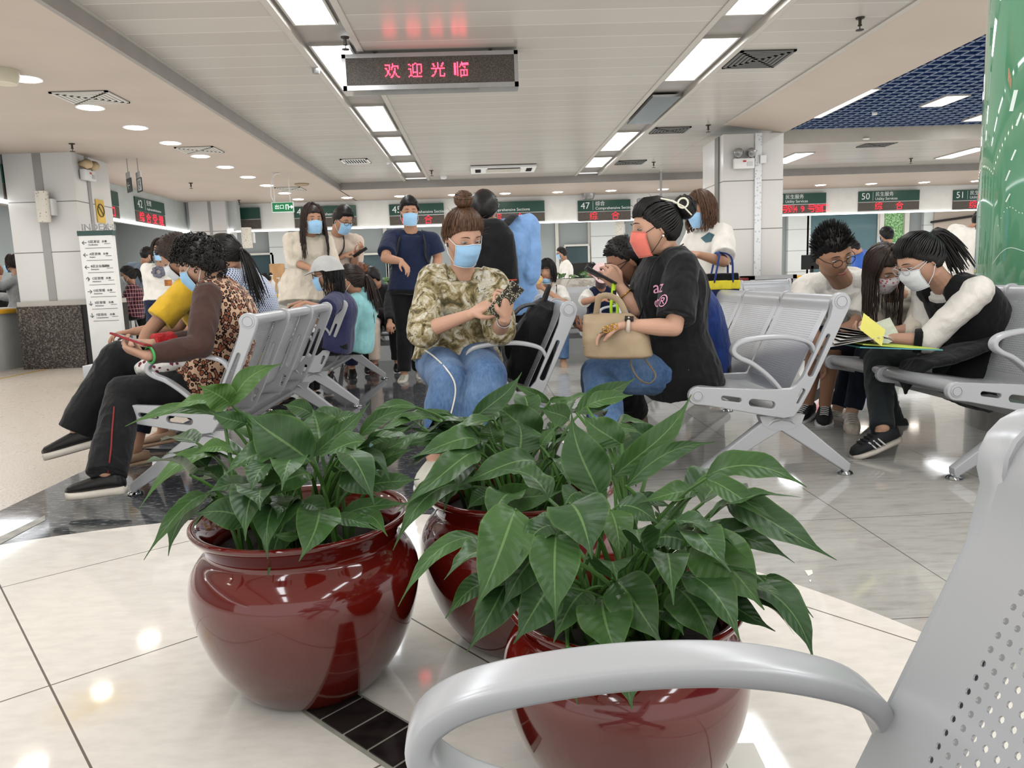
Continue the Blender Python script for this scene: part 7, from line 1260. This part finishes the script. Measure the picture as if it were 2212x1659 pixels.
for (x, z, w_, h_, d_, l_) in ((a[0]-.2, 0, .5, 1.25, .35, 'large brown cardboard box behind the clerk with the bun'), (a[0]+.30, 0, .30, 1.5, .3, 'tall brown cardboard box, right of the larger box behind the clerk')): tag(bevel(MB().bb((x-w_/2, 18.4, z), (x+w_/2, 18.4+d_, z+h_)).build('cardboard_box', CARD), .01), l_, 'box')
# stool at the left counter
for x, y, l_ in ((-5.62, 11.0, 'round topped steel stool under the person in plaid'), (-5.35, 11.5, 'empty steel stool right of the person in plaid')):
    t_ = thing('bar_stool', l_, 'stool', (x, y, 0), 'steel stools at the left counter'); MB().lathe((x, y, .58), [(.001, 0), (.17, 0), (.18, .02), (.17, .04), (.001, .045)], 28).build('seat', STEEL, t_)
    for q in range(3): MB().cyl((x+.05*cos(q*2.1), y+.05*sin(q*2.1), .58), (x+.2*cos(q*2.1), y+.2*sin(q*2.1), 0), .014, 8).build('leg', STEEL, t_)
# display case at the right pillar
t_ = thing('display_case', 'low glass display case in a grey frame at the foot of the right pillar', 'display case', (3.55, 9.5, 0)); MB().bb((3.45, 9.38, 0), (3.95, 9.72, .50)).build('base', CNTW, t_, smooth=False); x0, x1, z0, z1 = 3.40, 4.0, .50, .86; f = MB()
for lo, hi in (((x0, z0), (x1, z0+.04)), ((x0, z1-.05), (x1, z1)), ((x0, z0), (x0+.06, z1)), ((x1-.05, z0), (x1, z1))): f.bb((lo[0], 9.36, lo[1]), (hi[0], 9.74, hi[1]))
f.build('frame', ALU, t_, smooth=False); MB().bb((x0+.06, 9.42, z0+.04), (x1-.05, 9.70, z1-.05)).build('case_interior', M('case_inside', (92, 50, 38), .4, .3, 8), t_, smooth=False); MB().bb((x0-.10, 9.4, .0), (x0-.005, 9.7, .84)).build('red_side', M('case_red', (128, 36, 38), .4), t_, smooth=False)
# ================================================================ THINGS PEOPLE CARRY
CANV = fabric('rucksack_black', (22, 22, 25), .2, 300, .7, .3); CANV2 = fabric('rucksack_grey', (62, 64, 70), .1, 300, .7)
def blob(name, shapes, m, root, vox=.007, wr=.004, wf=16, smooth=4):
    mb = MB()
    for k_, *a in shapes: getattr(mb, k_)(*a)
    return place(skin_of(mb, vox, smooth, wr, wf, 3), name, m, root)
# black rucksack on the middle bench
o = np.array((.16, 3.80, .42)); t_ = thing('rucksack', 'black rucksack leaning against the backrest of the middle bench', 'rucksack', o); tl = unit((.36, 0, .93)); fx = np.array((tl[2], 0, -tl[0]))
bod = MB(); rg = []
for q, w_, d_ in ((0, .15, .085), (.06, .17, .11), (.18, .165, .115), (.30, .145, .10), (.39, .10, .07), (.43, .045, .04)): c = o+tl*q+fx*.02; rg.append(np.array([c+np.array((0, 1, 0))*w_*math.copysign(abs(cos(a))**.6, cos(a))+fx*d_*math.copysign(abs(sin(a))**.7, sin(a)) for a in np.linspace(0, 2*pi, 28, endpoint=False)]))
bod.rings(rg); place(skin_of(bod, .007, 3, .009, 13, 2), 'body', CANV, t_); m = MB()
for s in (-1, 1): m.tube(catmull([o+tl*.41+np.array((0, s*.03, 0)), o+tl*.34-fx*.11+np.array((0, s*.07, 0)), o+tl*.16-fx*.145+np.array((0, s*.09, 0)), o+tl*.02-fx*.10+np.array((0, s*.10, 0))], 5), .026, 8, flat=.3, up=(0, 1, 0))
m.build('strap', CANV2, t_); MB().tube(catmull([o+tl*.42+np.array((0, -.05, 0)), o+tl*.50, o+tl*.42+np.array((0, .05, 0))], 5), .012, 8).build('handle', CANV, t_); blob('front_pocket', [('ell', o+tl*.15-fx*.075, (.06, .12, .11))], CANV, t_, .008, .006)
# backpack of the man in blue
J = PP['blueshirt']; c = J['S'](.62)-J['Fs']*.21-J['Ls']*0; t_ = thing('backpack', 'black backpack worn by the man in light blue shirt', 'backpack', J['S'](.3)-J['Fs']*.2); X = J['Ls']; U = J['frame'](.6)[0]; Nn = np.cross(X, U); bod = MB(); rg = []
for q, w_, d_ in ((-.24, .10, .05), (-.22, .145, .085), (-.05, .155, .10), (.12, .145, .09), (.20, .10, .06), (.225, .05, .03)): rg.append(np.array([c+X*.06+U*q+X*w_*math.copysign(abs(cos(a))**.6, cos(a))+Nn*d_*math.copysign(abs(sin(a))**.7, sin(a)) for a in np.linspace(0, 2*pi, 28, endpoint=False)]))
bod.rings(rg); place(skin_of(bod, .009, 3, .005, 14, 2), 'body', CANV, t_); m = MB()
for s in (-1, 1): m.tube(catmull([c+U*.19+X*s*.09+X*.04+J['Fs']*.05, J['nk']+X*s*.11-J['Fs']*.08+np.array((0, 0, .055)), J['nk']+X*s*.12+J['Fs']*.03+np.array((0, 0, .045))], 5), .032, 8, flat=.3, up=X)
m.build('strap', CANV, t_); MB().tube([c-U*.2+Nn*.0-J['Fs']*.09+X*(.06+s*.12) for s in np.linspace(-1, 1, 7)], .005, 6).build('red_piping', M('orange_piping', (190, 80, 50), .6), t_)
# handbag on the jeans
TAUPE = M('taupe_leather', (168, 146, 116), .42, .05, 10, .08, 90); o = W(1336, 772, 3.25); t_ = thing('handbag', 'taupe leather handbag with gold rings resting on the jeans', 'handbag', o); X = unit((1, -.35, 0)); Yv = np.cross((0, 0, 1), X); rg = []
for z, w_, d_, sx in ((0, .135, .07, .0), (.01, .15, .085, 0), (.09, .145, .085, -.01), (.16, .125, .06, -.03), (.19, .11, .025, -.045), (.195, .09, .012, -.05)): rg.append(np.array([o+X*(sx+w_*math.copysign(abs(cos(a))**.5, cos(a)))+Yv*d_*math.copysign(abs(sin(a))**.6, sin(a))+np.array((0, 0, z)) for a in np.linspace(0, 2*pi, 28, endpoint=False)]))
bd = MB().rings(rg); place(skin_of(bd, .005, 4, .003, 14, 5), 'body', TAUPE, t_); h_ = MB(); h_.tube(catmull([o+X*-.10+np.array((0, 0, .17)), o+X*-.07+Yv*-.03+np.array((0, 0, .27)), o+X*.0+np.array((0, 0, .255)), o+X*.04+np.array((0, 0, .18))], 6), .014, 8, flat=.35); h_.build('handle', TAUPE, t_)
s_ = MB(); s_.tube(catmull([W(1342, 705, 3.17), W(1358, 745, 3.25), W(1364, 790, 3.22), W(1380, 818, 3.2), W(1402, 828, 3.2), W(1416, 812, 3.2), W(1400, 785, 3.21), W(1376, 755, 3.23), W(1352, 712, 3.17)], 7), .011, 8, flat=.25, up=(0, -1, .3)); s_.build('shoulder_strap', TAUPE, t_); g = MB()
for q in range(3): cc = W(1309+9*q, 712-3*q, 3.14); g.tube([cc+np.array((.014*cos(a), 0, .012*sin(a))) for a in np.linspace(0, 2*pi, 17)], .0032, 6)
g.build('gold_rings', GOLD, t_, auto=False); MB().tube([W(1307, 712, 3.15), W(1284, 728, 3.25), W(1264, 747, 3.25)], .012, 8, flat=.35, up=(0, -1, .2)).build('zip_tab', TAUPE, t_)
# tote of the standing woman
J = PP['tote']; Yt = J['elL'][1]-.05; t_ = thing('tote_bag', 'navy tote with a yellow band hanging from the arm of the standing woman', 'tote bag', W(1560, 655, Yt)); a, b = W(1524, 592, Yt), W(1592, 592, Yt); zt, zb = a[2], W(1560, 665, Yt)[2]; zy0, zy1 = W(1560, 625, Yt)[2], W(1560, 606, Yt)[2]
def slab(z0, z1, th, m, n, sh=0): blob(n, [('box', ((a[0]+b[0])/2, Yt, (z0+z1)/2), (b[0]-a[0]+sh, th, z1-z0))], m, t_, .006, .003, 30, 4)
slab(zb, zy0+.01, .09, fabric('tote_navy', (34, 44, 84), .1), 'lower_body'); slab(zy0, zy1, .10, fabric('tote_yellow', (232, 214, 60), .06), 'yellow_band', .015); slab(zy1-.01, zt, .08, TBLACK, 'black_panel'); m = MB()
for s in (-1, 1): m.tube(catmull([np.array(((a[0]+b[0])/2-.06, Yt+s*.05, zy1)), np.array(((a[0]+b[0])/2-.03, Yt+s*.045, zt+.10)), J['elL']*.75+J['wrL']*.25+np.array((0, s*.02, .05)), np.array(((a[0]+b[0])/2+.05, Yt+s*.045, zt+.10)), np.array(((a[0]+b[0])/2+.06, Yt+s*.05, zy1))], 6), .016, 8, flat=.3, up=(0, 1, 0))
m.build('handles', TROYAL, t_)
# papers, folder, pen of the group
LIME = M('lime_folder', (206, 224, 96), .6, .04); TEALF = M('teal_folder', (92, 168, 170), .5, .04); NOTE = M('yellow_note', (240, 232, 120), .7, .03)
o = W(1915, 748, 3.52); bevel_ = None; t_ = thing('folder', 'lime and teal folder lying on the lap of the woman in the long vest', 'folder', o); MB().box(o, (.40, .26, .006), np.array(Matrix.Rotation(radians(4), 3, 'Y'))).build('back_cover', TEALF, t_, smooth=False); MB().box(o+np.array((0, -.0, .008)), (.37, .255, .006), np.array(Matrix.Rotation(radians(6), 3, 'Y'))).build('front_cover', LIME, t_, smooth=False)
t_ = thing('paper_stack', 'stack of white printed sheets held over the folder', 'papers', W(1855, 722, 3.5))
for i in range(7): c = W(1842+2*i, 729-2*i, 3.52+.012*i); MB().box(c, (.20, .26, .0012), np.array(Matrix.Rotation(radians(-14+5*i), 3, 'Y'))@np.array(Matrix.Rotation(radians(-30+9*i), 3, 'Z'))).build('sheet', PAPER, t_, smooth=False)
c = W(1885, 712, 3.40); tag(MB().box(c, (.135, .0015, .115), np.array(Matrix.Rotation(radians(38), 3, 'Y'))@np.array(Matrix.Rotation(radians(-40), 3, 'X'))).build('yellow_note', NOTE, smooth=False), 'bright yellow note held up over the white sheets', 'note')
c = W(1908, 718, 3.62); tag(MB().box(c, (.13, .0015, .12), np.array(Matrix.Rotation(radians(-18), 3, 'Y'))@np.array(Matrix.Rotation(radians(-25), 3, 'X'))).build('printed_form', M('form_pale', (216, 222, 196), .7, .06, 40), smooth=False), 'pale green printed form behind the yellow note', 'paper')
tag(MB().tube([W(1857, 708, 3.6), W(1876, 686, 3.62)], .0055, 8).build('pen', WHITEP), 'white pen held by the young woman in bow blouse', 'pen')
# flower cloth bag and white packet at the left bench
blob_ = thing('cloth_bag', 'white cloth bag with dark flowers on the lap behind the armrest', 'bag', W(375, 795, 3.62)); blob('body', [('tube', [W(306, 796, 3.58), W(350, 792, 3.58), W(400, 775, 3.58), W(420, 765, 3.58)], [.035, .06, .055, .03], 12)], BAGFLOW, blob_, .006, .008, 24)
p = Wz(182, 832, 0); tag(bevel(MB().bb((p[0], p[1], 0), (p[0]+.55, p[1]+.2, .20)).build('white_box', M('packet_white', (206, 206, 206), .6, .04)), .008), 'white box on the floor behind the crossed leg, before the index board', 'box')
a = W(1378, 428, 14.0); b = W(1480, 470, 14.0); t_ = thing('hanging_display', 'grey display housing hanging behind the woman with clipped black hair', 'display', ((a[0]+b[0])/2, 14.0, b[2])); bevel(MB().bb((a[0], 13.98, b[2]), (b[0], 14.12, a[2])).build('housing', ALU, t_), .01); MB().bb(((a[0]+b[0])/2-.02, 14.03, a[2]), ((a[0]+b[0])/2+.02, 14.07, ZM)).build('hanger', ALU, t_, smooth=False)
